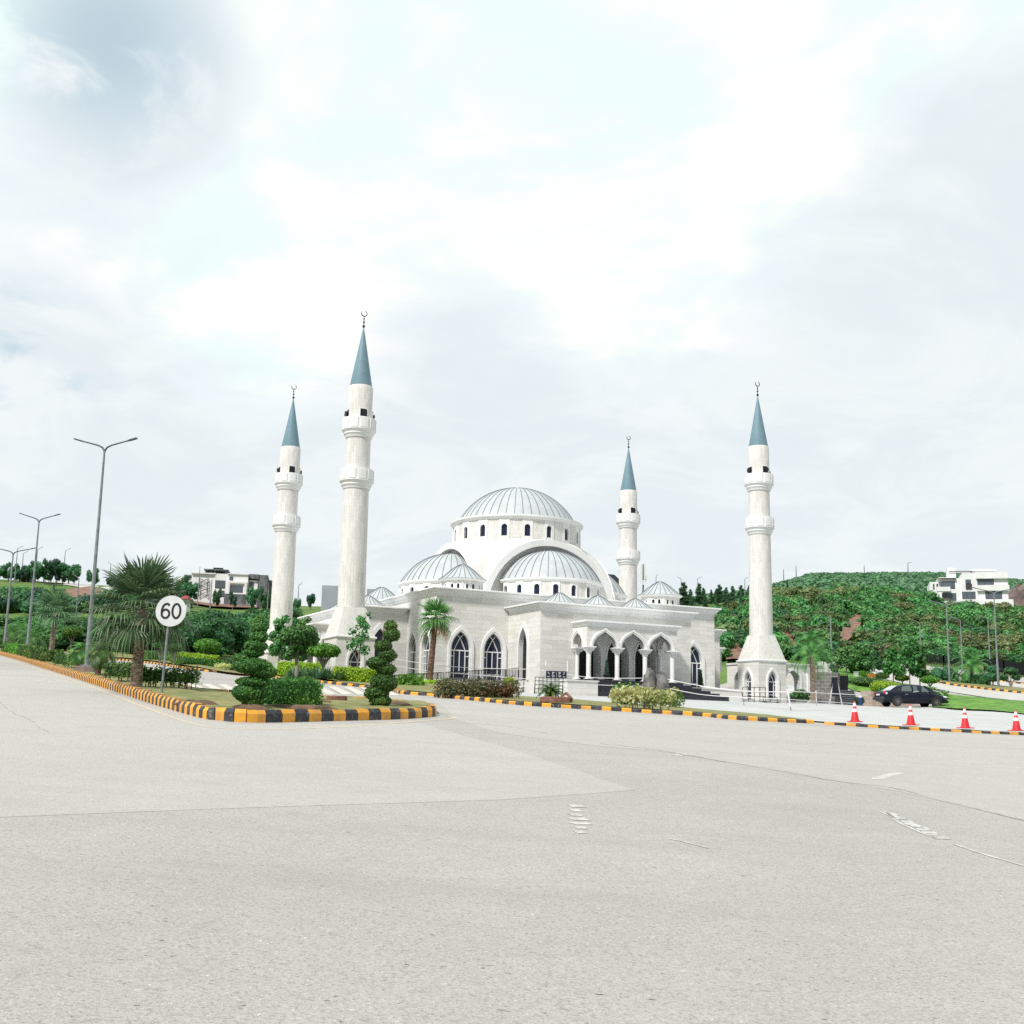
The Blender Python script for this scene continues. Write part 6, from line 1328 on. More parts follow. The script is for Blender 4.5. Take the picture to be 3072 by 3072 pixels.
# red stones and soil heaps on the median
P = med(1010, 2103); b = MB(); b.box(-.28, -.12, -.05, .28, .12, .15); obj1('brick_block', b, BRICKC, P, 'single red-brown brick block behind the box hedge', 'block', R(-6), bevel=.02)
P = med(930, 2108); b = MB(); b.box(-.55, -.1, -.05, .55, .1, .06); obj1('kerb_slab', b, BRICKC, P, 'low red-brown slab lying left of the brick block', 'block', R(4), bevel=.02)
for x, y, rx, ry, lab in ((1160, 2112, .75, .35, 'dark soil heap round the foot of the right spiral topiary'), (590, 2112, .55, .22, 'patch of dug dark soil near the kerb corner'), (880, 2126, 1.25, .28, 'dark soil bed under the box hedge'), (745, 2126, .5, .25, 'dug soil at the foot of the tall spiral topiary')):
    P = med(x, y); b = MB(); n = 22; vs = [(0, 0, .08)]
    for q, zz in ((.35, .09), (.7, .06), (1, -.03)): vs += [(rx*q*math.cos(6.2832*i/n)*(1+.12*math.sin(i*2.7)), ry*q*math.sin(6.2832*i/n)*(1+.12*math.sin(i*1.9)), zz+.02*math.sin(i*3.1)) for i in range(n)]
    b.add(vs, [(0, 1+i, 1+(i+1) % n) for i in range(n)]+[(1+r_*n+i, 1+r_*n+n+i, 1+r_*n+n+(i+1) % n, 1+r_*n+(i+1) % n) for r_ in range(2) for i in range(n)]); o = obj1('soil_heap', b, SOIL, P, lab, 'soil', smooth=60)
# ramp with railing along the hall front
t = empty('ramp', mloc(-9.3, 11.2, 4.0), 'dark railed ramp rising to the porch below the arched windows', 'ramp', None, MROT); b = MB()
b.add([(x, y, z_) for x, z_ in ((-4.4, -.6), (-4.4, -.20), (3.8, .57), (3.8, -.6)) for y in (-.6, .55)], [(0, 1, 3, 2), (2, 3, 5, 4), (4, 5, 7, 6), (0, 2, 4, 6), (1, 7, 5, 3)]); b.build('slope', mat('ramp_grey', (.12, .12, .125), .8), t)
b = MB(); b.bar((-4.4, -.55, .44), (3.8, -.55, 1.21), .05, .04); b.bar((-4.4, -.55, -.10), (3.8, -.55, .67), .04, .03)
for k in range(91): x = -4.4+8.2*k/90; zz = -.18+.77*(x+4.4)/8.2; b.bar((x, -.55, zz), (x, -.55, zz+.62), .028 if k % 9 else .055)
b.build('railing', BLACKM, t)
b = MB()
for k in range(46): x = -1.6+5.2*k/45; zz = -.18+.77*(x+4.4)/8.2; b.bar((x, -.52, zz+.05), (x, -.52, zz+.30), .026)
b.build('white_balusters', WHITE, t)
# rope barrier on posts
rope_t = empty('rope_barrier', hit(1985, 2085), 'white rope barrier strung on thin posts in front of the mosque', 'rope barrier'); RP = rope_t.location.copy()
DEP = lambda x: float(np.interp(x, [1150, 1300, 1600, 1800, 1990, 2240, 2375, 2620, 2800], [66, 66, 66.5, 66, 66, 62, 57.0, 68, 82]))
for pts in ([(1150, 1972), (1290, 1993), (1425, 2004), (1606, 2008)], [(1150, 1992), (1300, 2014), (1560, 2035), (1606, 2040)], [(1150, 2012), (1260, 2037), (1400, 2050), (1612, 2062)], [(1175, 2032), (1300, 2038), (1450, 2050), (1608, 2058)],
            [(1606, 2008), (1700, 2023), (1800, 2034), (1985, 2034)], [(1608, 2037), (1690, 2046), (1800, 2055), (1985, 2060)], [(1620, 2064), (1720, 2072), (1830, 2086), (1900, 2090)], [(1985, 2034), (2100, 2057), (2225, 2072), (2362, 2077)], [(1985, 2060), (2100, 2083), (2222, 2092), (2362, 2098)], [(2100, 2060), (2225, 2074), (2362, 2075)],
            [(2362, 2073), (2440, 2078), (2520, 2082), (2600, 2086)], [(2364, 2098), (2450, 2104), (2560, 2110)], [(2366, 2106), (2450, 2110), (2560, 2116)], [(2740, 2076), (2790, 2072), (2822, 2078), (2836, 2100)]):
    b = MB(); b.tube([at(x, y, DEP(x))-RP for x, y in spline(pts, 6)], .019, 6); b.build('rope', ROPE, rope_t)
for a, b_, r in (((1606, 2078), (1606, 2000), .035), ((1984, 2085), (1980, 2030), .02), ((2240, 2147), (2223, 2070), .02), ((2378, 2158), (2362, 2062), .025), ((2450, 2112), (2448, 2072), .03)):
    q = MB(); q.tube([at(*a, DEP(a[0]))-RP-Vector((0, 0, .1)), at(*b_, DEP(b_[0]))-RP], r, 8); q.build('post', ROPE if a[0] in (1606, 2450) else BARKG, rope_t)
q = MB(); q.tube([at(2371, 2120, 57)-RP-Vector((0, .02, 0)), at(2362, 2066, 57)-RP-Vector((0, .02, 0))], .036, 8); q.build('tape_wrap', ROPE, rope_t)
# metal crowd barriers by the rightmost minaret
def frame_barrier(x0, x1, yb, yt, Y, label, nv, nh):
    P = at((x0+x1)/2, yb, Y); P.z = terr(P.x, P.y)+.05; s = mpp(Y); t = empty('metal_barrier', P, label, 'barrier', None, R(6)); b = MB(); w = (x1-x0)*s/2; h = zat(P, yt)-P.z
    for q in np.linspace(-w, w, nv): b.bar((q, 0, 0), (q, 0, h), .04)
    for q in np.linspace(.06, 1, nh): b.bar((-w, -.01, h*q), (w, -.01, h*q), .035)
    b.build('frame', GREENM, t); b = MB(); [b.bar((q, -.3, .02), (q, .3, .02), .05) for q in (-w, w)]; b.build('feet', BLACKM, t)
frame_barrier(2229, 2297, 2104, 2062, 71, 'tall dark metal frame barrier before the rightmost minaret', 5, 4); frame_barrier(2290, 2332, 2107, 2092, 71.5, 'low dark metal barrier joined to the tall one', 3, 2)
# seated dark figure-sized bin replaced by planter, bin, wall, board and steps at right
P = ground(2376, 78.5, .05); t = empty('dark_planter', P, 'small dark planter pot standing in front of the arched wall', 'planter'); b = MB(); b.lathe([(.14, 0), (.22, .35), (.24, .4), (.2, .4), (.02, .36)], 18, cap=True); b.build('pot', BLACKM, t, smooth=40); link('plant', crown_mesh('plant', [(0, 0, .5, .12, .12, .14)], 160, .08, L_DARK, .6, .8), t)
P = ground(2398, 79.5, .05); t = empty('garden_urn', P, 'leafy green plant in a low stone pot before the arched wall', 'planter'); b = MB(); b.lathe([(.3, 0), (.42, .22), (.45, .25), (.4, .26), (.02, .24)], 18, cap=True); b.build('pot', CONC, t, smooth=40); link('plant', crown_mesh('plant', [(0, 0, .62, .5, .5, .38), (.3, 0, .55, .35, .35, .3), (-.3, .1, .5, .35, .35, .3)], 420, .2, L_TREE, .4, .7), t)
def stonewall_build(c1, c2, mo):
    def f(nt, b):
        g = NT(nt); tc = g.n('ShaderNodeTexCoord'); br = g.n('ShaderNodeTexBrick'); g.l(tc.outputs['UV'], br.inputs['Vector']); br.inputs['Scale'].default_value = 1; br.inputs['Brick Width'].default_value = .42; br.inputs['Row Height'].default_value = .24; br.inputs['Mortar Size'].default_value = .016
        br.inputs['Color1'].default_value = (*c1, 1); br.inputs['Color2'].default_value = (*c2, 1); br.inputs['Mortar'].default_value = (*mo, 1); x = g.noise(g.coord('Object'), 3.5, 6); g.l(g.mix(g.ramp(x, .4, .7, 0, .5), br.outputs['Color'], tuple(v*.6 for v in c1)), b.inputs['Base Color']); g.bump(b, br.outputs['Fac'], -.6, .03)
    return f
SW1 = mat('grey_stone_wall', (.2, .19, .18), .9, build=stonewall_build((.20, .19, .18), (.13, .125, .12), (.33, .32, .31))); SW2 = mat('tan_stone_wall', (.4, .32, .26), .9, build=stonewall_build((.46, .37, .30), (.34, .26, .205), (.52, .46, .40)))
def wall_run(pts, zt, th, m, name, label, cat='wall', cap=None):
    """upright wall over ground points; zt = photograph rows of its top"""
    P = [Vector(p) for p in pts]; c = P[0].copy(); t = empty(name, c, label, cat); b = MB(); vs = []
    for i, p in enumerate(P):
        d = (P[min(i+1, len(P)-1)]-P[max(i-1, 0)]); n = Vector((-d.y, d.x, 0)).normalized()*th; top = zat(p, zt[i]); q = p-c
        vs += [(q.x, q.y, q.z-.6), (q.x, q.y, top-c.z), (q.x+n.x, q.y+n.y, top-c.z), (q.x+n.x, q.y+n.y, q.z-.6)]
    k = len(P); b.add(vs, [(4*i+j, 4*i+(j+1) % 4, 4*i+4+(j+1) % 4, 4*i+4+j) for i in range(k-1) for j in range(4)]+[(0, 1, 2, 3), tuple(4*k-4+j for j in (3, 2, 1, 0))]); b.build('stonework', m, t, uv='box'); return t
wall_run([ground(2405, 84), ground(2440, 83.2), ground(2512, 82.4)], [2016, 2016, 2018], .5, SW1, 'stone_wall', 'dark grey rough stone retaining wall right of the arched wall')
wall_run([ground(2578, 81.2), ground(2610, 81), ground(2660, 81.3), ground(2760, 81.5)], [2073, 2071, 2106, 2116], .5, SW2, 'stone_wall', 'tan rough stone wall behind the rear of the parked car')
P = ground(2541, 80.6, .02); s = mpp(80.6); t = empty('black_steps', P, 'flight of black slatted steps left of the tan stone wall', 'steps', None, R(6)); b = MB(); w = 33*s; n = 8; H = zat(P, 2070)-P.z
for i in range(n): b.box(-w+(.05*i), .12*i, -.1, w-.06*i*0, .12*i+.5, H*(i+1)/n)
b.build('flight', mat('slate_steps', (.03, .035, .05), .45, build=noisy((.022, .026, .04), (.06, .065, .08), 5)), t)
b = MB(); [b.box(-w+.05*i, .12*i-.02, H*(i+1)/n-.03, w, .12*i+.02, H*(i+1)/n+.012) for i in range(n)]; b.build('nosing', mat('step_nosing', (.16, .18, .19), .5), t)
P = ground(2519, 82.6, .05); z0_, z1_ = zat(P, 2058)-P.z, zat(P, 2026)-P.z; t = empty('black_gate_panel', ground(2519, 83.0, 0), 'black metal panel standing above the slatted steps', 'panel', None, R(6)); dz_ = P.z-t.location.z; b = MB(); b.box(-20*s, -.05, -.1, 22*s, .05, z1_+dz_); b.build('panel', mat('panel_black', (.008, .008, .014), .4), t)
b = MB(); [b.bar((q*s, -.06, z0_), (q*s, -.06, z1_+.12+dz_), .05) for q in range(-20, 23, 6)]; b.build('bars', BLACKM, t)
P = ground(2505, 78.5, .03); s = mpp(78.5); t = empty('folding_board', P, 'black A-shaped folding board with white legs beside the steps', 'board', None, R(8)); b = MB(); h = zat(P, 2032)-P.z
b.bar((-6*s, .0, h), (-27*s, -.3, .02), .06, .10); b.bar((2*s, 0, h), (12*s, -.3, .02), .06, .06); b.build('leg', CW, t)
b = MB(); b.add([(-13*s, -.08, h), (2*s, -.08, h), (9*s, -.2, h*.32), (-21*s, -.2, h*.32), (-13*s, -.02, h), (2*s, -.02, h), (9*s, -.14, h*.32), (-21*s, -.14, h*.32)], [(0, 1, 2, 3), (7, 6, 5, 4), (0, 4, 5, 1), (1, 5, 6, 2), (2, 6, 7, 3), (3, 7, 4, 0)]); b.build('panel', mat('board_navy', (.012, .014, .03), .4), t)
b = MB(); b.bar((2*s, -.05, h), (21*s, .3, .02), .07, .09); b.build('strut', BLACKM, t)
P = ground(2497, 83.5, 0); t = empty('black_topiary_post', P, 'dark post with clustered black round lamps above the stone wall', 'lamp'); b = MB(); h = zat(P, 1993)-P.z; b.tube([(0, 0, 0), (0, 0, h)], .07, 8); b.build('post', BLACKM, t)
b = MB(); [b.sphere((x*s, -.05, zat(P, y)-P.z), (.16, .14, .13), 12) for x, y in ((-2, 1996), (7, 1999), (-4, 2003), (0, 2010), (9, 2010), (9, 2016))]; b.build('globes', BLACKM, t, smooth=60)
P = ground(2577, 79.0, .05); t = empty('blue_bin', P, 'dark blue litter bin in front of the black steps', 'bin'); b = MB(); b.lathe([(.12, 0), (.125, .5), (.135, .51), (.135, .55), (.02, .56)], 20, cap=True); b.build('body', mat('bin_blue', (.02, .045, .16), .4), t, smooth=40)
b = MB(); b.lathe([(.11, .55), (.12, .6), (.06, .66), (.01, .67)], 20); b.build('lid', CW, t, smooth=40)
P = ground(2568, 80.0, .05); bush(P+Vector((0, -.25, .2)), .4, .4, L_DARK, 'dark shrub spilling over the black steps', 300, .12)
P = ground(2566, 97, .05); t = empty('utility_cabinet', P, 'small pale green cabinet on a post on the grassy bank', 'cabinet'); b = MB(); s = mpp(97); z0_, z1_ = zat(P, 2038)-P.z, zat(P, 2017)-P.z; b.box(-6*s, -.12, z0_, 6*s, .12, z1_); b.box(-7*s, -.15, z1_, 7*s, .15, z1_+.05); b.build('box', mat('pale_green', (.42, .50, .45), .6), t, bevel=.01); b = MB(); b.box(-.08, -.08, -.1, .08, .08, z0_); b.build('post', BLACKM, t)
P = ground(2612, 96, .05); b = MB(); b.box(-.28, -.2, -.1, .28, .2, .42); obj1('orange_planter', b, mat('orange_box', (.42, .13, .03), .7, build=noisy((.45, .14, .03), (.34, .11, .04), 4)), P, 'small orange planter box on the bank between clipped trees', 'planter', R(8), bevel=.02)
P = ground(2490, 111.6, .0); b = MB(); zz = zat(P, 1980)-P.z; b.box(-.16, -.03, zz-.14, .16, -.0, zz+.16); b.tube([(0, .03, -.2), (0, .03, zz)], .03, 6); obj1('small_sign', b, CW, P, 'tiny white sign at the foot of the plain grey pole', 'sign')
t = empty('white_fence', ground(2478, 104), 'short white picket fence above the grey stone wall', 'fence'); b = MB(); P0, P1 = ground(2464, 104), ground(2492, 104); c = t.location
for q in np.linspace(0, 1, 9): p = P0.lerp(P1, q)-c; b.bar(p+Vector((0, 0, -.1)), (p.x, p.y, zat(P0, 1996)-c.z), .07)
b.bar(P0-c+Vector((0, 0, .2)), P1-c+Vector((0, 0, .2)), .06); b.bar((P0.x-c.x, 0, zat(P0, 1997)-c.z), (P1.x-c.x, 0, zat(P1, 1997)-c.z), .08); b.build('pickets', WHITE, t)
# black fence along the foot of the hillside
def fence(pts, H, label, gap=.28, nm='metal_fence', m=BLACKM, post=2.2, pick=.05):
    P = [Vector(p) for p in pts]; c = P[0].copy(); t = empty(nm, c, label, 'fence'); b = MB(); bp = MB(); L = 0.0
    for p, q in zip(P, P[1:]):
        n = max(2, int((q-p).length/gap))
        for i in range(n): r = p.lerp(q, i/n)-c; b.bar(r+Vector((0, 0, .05)), r+Vector((0, 0, H)), pick, .02)
        for hh in (.2, .85): b.bar(p-c+Vector((0, 0, H*hh)), q-c+Vector((0, 0, H*hh)), .05)
        k = max(1, int((q-p).length/post))
        for i in range(k+1): r = p.lerp(q, i/k)-c; bp.bar(r-Vector((0, 0, .3)), r+Vector((0, 0, H+.08)), .12)
    b.build('pickets', m, t); bp.build('posts', m, t); return t
fence([ground(x, Y, .1) for x, Y in ((2766, 138), (2830, 137.5), (2880, 136.5))], 1.15, 'black fence with dark infill behind the palm on the side road', .16, pick=.09)
fence([ground(x, Y, .1) for x, Y in ((2950, 133.5), (3010, 130.5), (3080, 127), (3250, 124))], 1.35, 'long black picket fence below the hillside at the right edge', .14, pick=.10)
fence([ground(x, Y, .1) for x, Y in ((545, 92), (640, 88), (715, 85))], .75, 'low dark railing fence behind the lime topped hedge', .22, pick=.035)
# rocks on the hillside
for i, (x, y, w, h, m, lab) in enumerate(((2205, 1950, 40, 26, BRICKC, 'reddish rock outcrop left of the rightmost minaret'), (2350, 1925, 46, 34, BRICKC, 'dark red rock outcrop right of the rightmost minaret shaft'), (2222, 1965, 30, 20, BRICKC, 'broken red rocks low beside the minaret base'), (2385, 1945, 34, 24, BRICKC, 'brown broken rock below the dark red outcrop'), (2992, 1865, 18, 12, ROCK, 'grey boulder in the scrub under the white house'), (3050, 1935, 30, 22, BRICKC, 'pale brown rock in the scrub near the right edge'), (2766, 1838, 20, 14, BRICKC, 'brown rock patch in the scrub left of the white house'))):
    P = hit(x, y); s = mpp(P.y); b = MB(); [rockmesh(b, (random.uniform(-.6, .6)*w*s*.7, random.uniform(-.3, .3), random.uniform(-.1, .5)*h*s), (w*s*.38, w*s*.3, h*s*.42), 20+i*7+k, 12) for k in range(6)]; obj1('rock_outcrop', b, m, P, lab, 'rock', smooth=25)

# ------------------------------------------------------------------ houses
HW2 = mat('house_white', (.72, .71, .69), .8, build=noisy((.83, .84, .85), (.74, .745, .75), .5, bump=.05)); HG = mat('house_grey', (.16, .17, .19), .85, build=noisy((.20, .21, .225), (.08, .085, .095), .9)); HGL = mat('house_glass', (.10, .125, .15), .12, spec=.7); FRM = mat('window_frame', (.03, .035, .045), .5)
def house(name, label, px, py, Y, build, rz=0.0):
    P = at(px, py, Y); P.z = zat(P, py); t = empty(name, P, label, 'house', None, rz); s = mpp(Y); return t, s
def part(t, nm, m, boxes, bev=0): b = MB(); [b.box(*q) for q in boxes]; return b.build(nm, m, t, bevel=bev)
def hwin(t, s, x0, x1, y0, y1, d, yb, mull=(.5,), fr=2.2):
    """window between photograph columns x0..x1 and rows y0..y1 measured from the house base row"""
    a, b_, c, e = x0*s, x1*s, (yb-y1)*s, (yb-y0)*s; w = part(t, 'window', FRM, [(a, d-.06, c, b_, d+.02, e)]); f = fr*s*.5
    part(w, 'pane', HGL, [(a+f, d-.075, c+f, b_-f, d-.055, e-f)]); part(w, 'mullion', FRM, [(a+(b_-a)*q-f*.4, d-.09, c+f, a+(b_-a)*q+f*.4, d-.05, e-f) for q in mull]); return w
t, s = house('white_house', 'white modern three storey house on top of the green hillside', 2905, 1840, 208, None, R(-15)); YB = 1840
z_ = lambda y: (YB-y)*s
X = lambda x: (x-2905)*s
part(t, 'wall', HW2, [(X(2838), .5, -2, X(2892), 9, z_(1735)), (X(2892), 0, -2, X(2934), 9, z_(1720)), (X(2934), .2, -2, X(3018), 9, z_(1738)), (X(2803), 2.2, -2, X(2838), 9, z_(1742))])
part(t, 'upper_wall', HW2, [(X(2930), -.35, z_(1738), X(3018), 8, z_(1719)), (X(2932), -.3, z_(1774), X(3021), 2, z_(1757))])
part(t, 'roof', HW2, [(X(2918), 1.0, z_(1720), X(2985), 8, z_(1712)), (X(2916), .6, z_(1713), X(2988), 8.4, z_(1708.5)), (X(2825), .1, z_(1735), X(2875), 8, z_(1732.5)), (X(2856), 3, z_(1735), X(2880), 6, z_(1697))])
part(t, 'roof_edge', mat('brown_trim', (.09, .065, .055), .7), [(X(2857), .6, z_(1720), X(2921), .8, z_(1717.8)), (X(2857), .6, z_(1715), X(2921), .8, z_(1712.8)), (X(2919), .6, z_(1718), X(2921.5), .8, z_(1713)), (X(2825), -.1, z_(1736), X(2875), .5, z_(1734.8))])
part(t, 'balcony', HW2, [(X(2819), -.6, z_(1775.5), X(2857), .5, z_(1762))])
hwin(t, s, X(2832)/s, X(2872)/s, 1744, 1766, .5, YB, (.2, .8)); hwin(t, s, X(2834)/s, X(2874)/s, 1779, 1801, .5, YB, (.25, .78)); hwin(t, s, X(2888)/s+2, X(2927)/s, 1776, 1798, 0, YB, (.36, .78)); hwin(t, s, X(2934)/s, X(2980)/s, 1738, 1756, .2, YB, (.42, .82)); hwin(t, s, X(2955)/s, X(3001)/s, 1775, 1798, .2, YB, (.18, .82)); hwin(t, s, X(2901)/s, X(2916)/s, 1740, 1752, 0, YB, (.5,)); hwin(t, s, X(2812)/s, X(2816)/s, 1747, 1764, 2.2, YB, ()); hwin(t, s, X(2822)/s, X(2827)/s, 1747, 1763, 2.2, YB, ())
part(t, 'window_box', mat('brown_panel', (.05, .04, .04), .7), [(X(2901), -.2, z_(1768), X(2918), .02, z_(1752.5))])
part(t, 'terrace_rail', mat('rail_brown', (.12, .10, .09), .7), [(X(2782), -1.2, z_(1804), X(2852), -1.1, z_(1797))]); part(t, 'plinth', HW2, [(X(2880), -.4, -3, X(3030), 0.19, z_(1800))])
t, s = house('stone_ruin', 'brown rocky bluff right of the white house', 3050, 1840, 225, None); t['category'] = 'bluff'; t.name = 'brown_bluff'; b = MB(); rockmesh(b, (1.2, 2, 1.5), (3.6, 3, 5.0), 77, 20); rockmesh(b, (4, 2, 1.5), (4.5, 3, 4.4), 78, 20); b.build('rock', mat('bluff_brown', (.17, .12, .11), .9, build=noisy((.20, .145, .13), (.09, .065, .065), .8, bump=.8)), t, smooth=30)
t, s = house('dark_shed', 'dark flat roofed shed left of the white house', 2790, 1800, 212, None); part(t, 'wall', mat('shed', (.10, .10, .09), .9), [(-22*s, 0, -2, 14*s, 3, 5*s)]); part(t, 'roof', mat('shed_roof', (.16, .17, .15), .9), [(-25*s, -.4, 5*s, 16*s, 3.4, 7.5*s)])
# left villa
t, s = house('white_villa', 'white villa with dark windows and a roof pavilion above the left wood', 670, 1800, 205, None, R(9)); YB = 1800
z_ = lambda y: (YB-y)*s
X = lambda x: (x-670)*s
part(t, 'wall', HW2, [(X(574), .6, -2, X(642), 9, z_(1724)), (X(642), .3, -2, X(680), 9, z_(1722)), (X(680), 0, -2, X(738), 9, z_(1723)), (X(736), .8, -2, X(766), 9, z_(1736))])
part(t, 'grey_block', HG, [(X(738), .3, z_(1733), X(768), 8, z_(1719)), (X(766), .5, -2, X(795), 8, z_(1720)), (X(795), 1.5, -2, X(813), 8, z_(1733)), (X(672), -.25, -2, X(735), .0, z_(1781))])
part(t, 'roof_pavilion', HG, [(X(588), 1.5, z_(1724), X(676), 7, z_(1719)), (X(606), 1.4, z_(1709.5), X(678), 7, z_(1706.5)), (X(634), 2.5, z_(1707), X(658), 6, z_(1702)), (X(631), 2.2, z_(1702), X(660), 6.3, z_(1700))]+[(X(x), 1.6, z_(1720), X(x+3.5), 2.0, z_(1708)) for x in (609, 626, 636, 668)])
part(t, 'roof', HW2, [(X(572), .2, z_(1724), X(644), 9.2, z_(1721)), (X(678), -.25, z_(1723), X(739), 9, z_(1720.5))])
hwin(t, s, X(643)/s, X(672)/s, 1742, 1765, .3, YB, (.4, .75)); hwin(t, s, X(652)/s, X(671)/s, 1772, 1790, .3, YB, (.5,)); hwin(t, s, X(688)/s, X(724)/s, 1756, 1780, 0, YB, (.25,)); hwin(t, s, X(740)/s, X(754)/s, 1742, 1763, .8, YB, ()); hwin(t, s, X(684)/s, X(694)/s, 1730, 1741, 0, YB, ()); hwin(t, s, X(796)/s, X(812)/s, 1750, 1772, 1.5, YB, (.5,))
part(t, 'window_surround', WHITE, [(X(680), -.35, z_(1750), X(735), -.0, z_(1744)), (X(680), -.35, z_(1782), X(735), -.26, z_(1778)), (X(729), -.35, z_(1778), X(735), 0, z_(1750)), (X(680), -.35, z_(1778), X(686), -.26, z_(1750))])
b = MB(); [b.tube([(X(x), .3, z_(1792)), (X(x), .3, z_(1738))], .09, 6) for x in (597, 622)]
for y0, y1 in ((1738, 1752), (1757, 1767), (1776, 1790)): b.tube([(X(597), .3, z_(y0)), (X(622), .3, z_(y1))], .05, 5); b.tube([(X(622), .3, z_(y0)), (X(597), .3, z_(y1))], .05, 5)
b.build('scaffold', mat('scaffold_brown', (.10, .09, .085), .7), t)
t, s = house('white_annex', 'white flat building behind the palm left of the villa', 545, 1800, 215, None); part(t, 'wall', HW2, [(-20*s, 0, -2, 34*s, 6, 66*s), (24*s, 1, -2, 42*s, 6, 79*s)]); part(t, 'roof', HG, [(4*s, -.5, 70*s, 28*s, 5, 74*s)])
t, s = house('red_roof_kiosk', 'small kiosk with a red roof right of the 60 sign', 553, 1812, 172, None); part(t, 'wall', HW2, [(-7*s, 0, -3, 7*s, 2, 14*s)]); b = MB(); b.frustum((0, .9), (12*s, 1.5), (5*s, .4), 14*s, 26*s); b.build('roof', mat('red_roof', (.30, .04, .04), .6), t)
t, s = house('hill_pavilion', 'low white pavilion roof on the left hilltop', 75, 1733, 216, None); t['category'] = 'pavilion'; part(t, 'wall', HG, [(-18*s, 0, -1, 14*s, 3, 4*s)]); part(t, 'roof', HW2, [(-22*s, -.5, 4*s, 16*s, 3.5, 8*s), (-16*s, 0, 8*s, 8*s, 3, 11*s)])
# grey billboard backs behind the nearest minaret
for x0, x1, y0, y1, Y, lab in ((958, 1014, 1757, 1835, 200, 'large blank grey billboard left of the nearest minaret'), (1094, 1140, 1768, 1800, 204, 'grey billboard edge between nearest minaret and small domes')):
    P = ground((x0+x1)/2, Y); s = mpp(Y); t = empty('billboard', P, lab, 'billboard', None, R(8)); b = MB(); w = (x1-x0)*s/2; za, zb = zat(P, y1)-P.z, zat(P, y0)-P.z; b.box(-w, -.15, za, w, .15, zb); b.build('panel', mat('billboard_grey', (.34, .37, .43), .7, build=noisy((.36, .39, .45), (.30, .33, .39), .3)), t); b = MB(); [b.tube([(q, .2, -.5), (q, .2, za+.5)], .15, 8) for q in (-w*.6, w*.6)]; b.build('post', POLED, t)
# telecom mast behind the mosque
P = ground(1929, 190); t = empty('telecom_mast', P, 'thin telecom mast beside the minaret behind the mosque', 'mast'); b = MB(); h = zat(P, 1692)-P.z; b.tube([(0, 0, -.3), (0, 0, h)], [.22, .10], 8); b.build('pole', POLE, t); b = MB(); [b.box(x-.13, y-.1, zat(P, yb_)-P.z, x+.13, y+.1, zat(P, yt_)-P.z) for x, y, yb_, yt_ in ((-.28, 0, 1722, 1693), (.28, 0, 1738, 1692), (-.4, .1, 1745, 1726), (.42, .1, 1745, 1728), (0, -.3, 1756, 1742))]; b.build('antenna', CW, t)
P = ground(1836, 212); t = empty('dark_rooftop', P, 'dark slanted rooftop peeking out right of the great dome', 'building'); b = MB(); zz = zat(P, 1745)-P.z; b.box(-.9, 0, 0, .9, 2, zz); b.build('wall', HG, t); b = MB(); b.add([(-1.0, -.3, zz+.1), (1.3, -.3, zz-.6), (1.3, 2, zz-.6), (-1.0, 2, zz+.1), (-1.0, -.3, zz+1.3), (.3, -.3, zz+1.2), (1.3, -.3, zz+.3), (1.3, 2, zz+.3), (.3, 2, zz+1.2), (-1.0, 2, zz+1.3)], [(0, 1, 6, 5, 4), (3, 9, 8, 7, 2), (4, 5, 8, 9), (5, 6, 7, 8), (0, 4, 9, 3), (1, 2, 7, 6), (0, 3, 2, 1)]); b.build('roof', mat('dark_roof', (.03, .032, .045), .6), t)
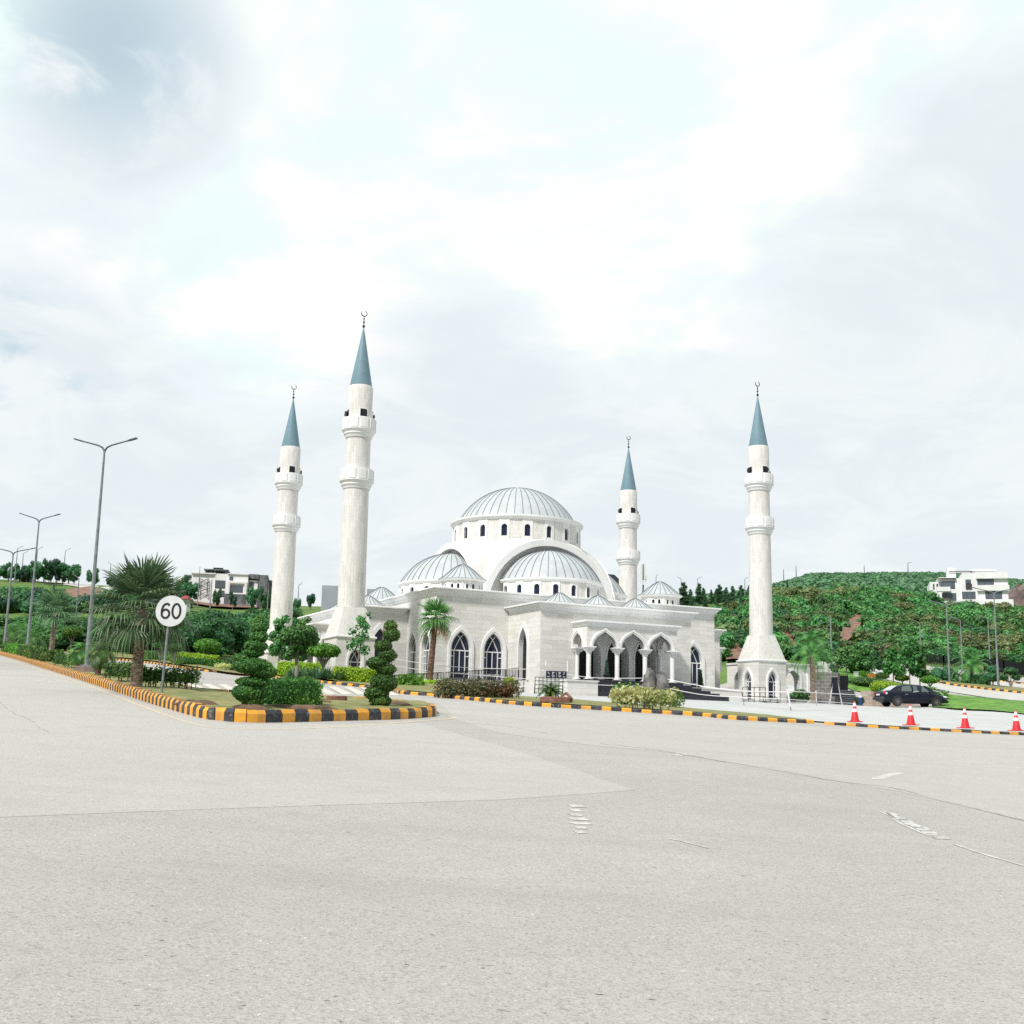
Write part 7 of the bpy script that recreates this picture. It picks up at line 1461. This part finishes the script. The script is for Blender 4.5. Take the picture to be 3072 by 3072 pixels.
# power pole and cabinets at left
P = ground(143, 122); t = empty('utility_pole', P, 'old utility pole with a wide crossarm above the left wood', 'utility pole'); h = zat(P, 1752)-P.z; s = mpp(122); b = MB(); b.tube([(0, 0, -.3), (.05, 0, h)], [.16, .11], 8); b.build('pole', GREENM, t); b = MB(); b.bar((-27*s, -.1, h), (28*s, -.1, h-.16), .12, .14); [b.tube([(x*s, -.1, h), (x*s, -.1, h+.28)], .05, 6) for x in (-25, -8, 10)]; b.bar((-14*s, -.1, h-.05), (0, -.1, h-.5), .05); b.bar((14*s, -.1, h-.1), (0, -.1, h-.5), .05); b.build('crossarm', mat('mossy_wood', (.07, .09, .05), .9), t)
P = hit(133, 1948, .1); s = mpp(P.y); t = empty('transformer', P, 'transformer on a pole frame above the white utility cabinet', 'transformer'); b = MB(); [b.tube([(x*s, .6, -.2), (x*s, .6, zat(P, y)-P.z)], .10, 6) for x, y in ((-10, 1868), (1, 1862), (7, 1858))]; b.bar((-12*s, .6, zat(P, 1872)-P.z), (8*s, .6, zat(P, 1871)-P.z), .12); b.build('poles', mat('transformer_pole', (.13, .14, .16), .8), t); b = MB(); b.box(-10*s, .2, zat(P, 1866)-P.z, 0, 1.0, zat(P, 1850)-P.z); [b.tube([(x*s, .6, zat(P, 1851)-P.z), (x*s, .6, zat(P, 1846)-P.z)], .06, 6) for x in (-8, -5, -2)]; b.build('tank', HG, t, bevel=.03)
t = empty('utility_cabinet', hit(130, 1944, .1), 'white utility cabinet with small dark windows at the wood edge', 'cabinet', None, R(-14)); P = t.location; s = mpp(P.y); b = MB(); b.box(-11*s, -.3, 0, 11*s, .4, zat(P, 1914)-P.z); b.box(-12*s, -.36, zat(P, 1914)-P.z, 12*s, .46, zat(P, 1912)-P.z); b.build('box', HW2, t); b = MB(); z_ = lambda y: zat(P, y)-P.z
[b.box(x0*s, -.33, z_(y0), x1*s, -.29, z_(y1)) for x0, x1, y0, y1 in ((-2, 2, 1923, 1919), (4, 8, 1923, 1919), (-1, 8, 1932, 1926))]; b.build('vent', FRM, t); b = MB(); b.box(-9*s, -.1, z_(1911), 0, .3, z_(1905)); b.build('top_box', WHITE, t); b = MB(); b.box(0.01, -.12, z_(1911), 5*s, .3, z_(1900)); b.build('blue_box', mat('blue_box', (.04, .09, .3), .5), t)
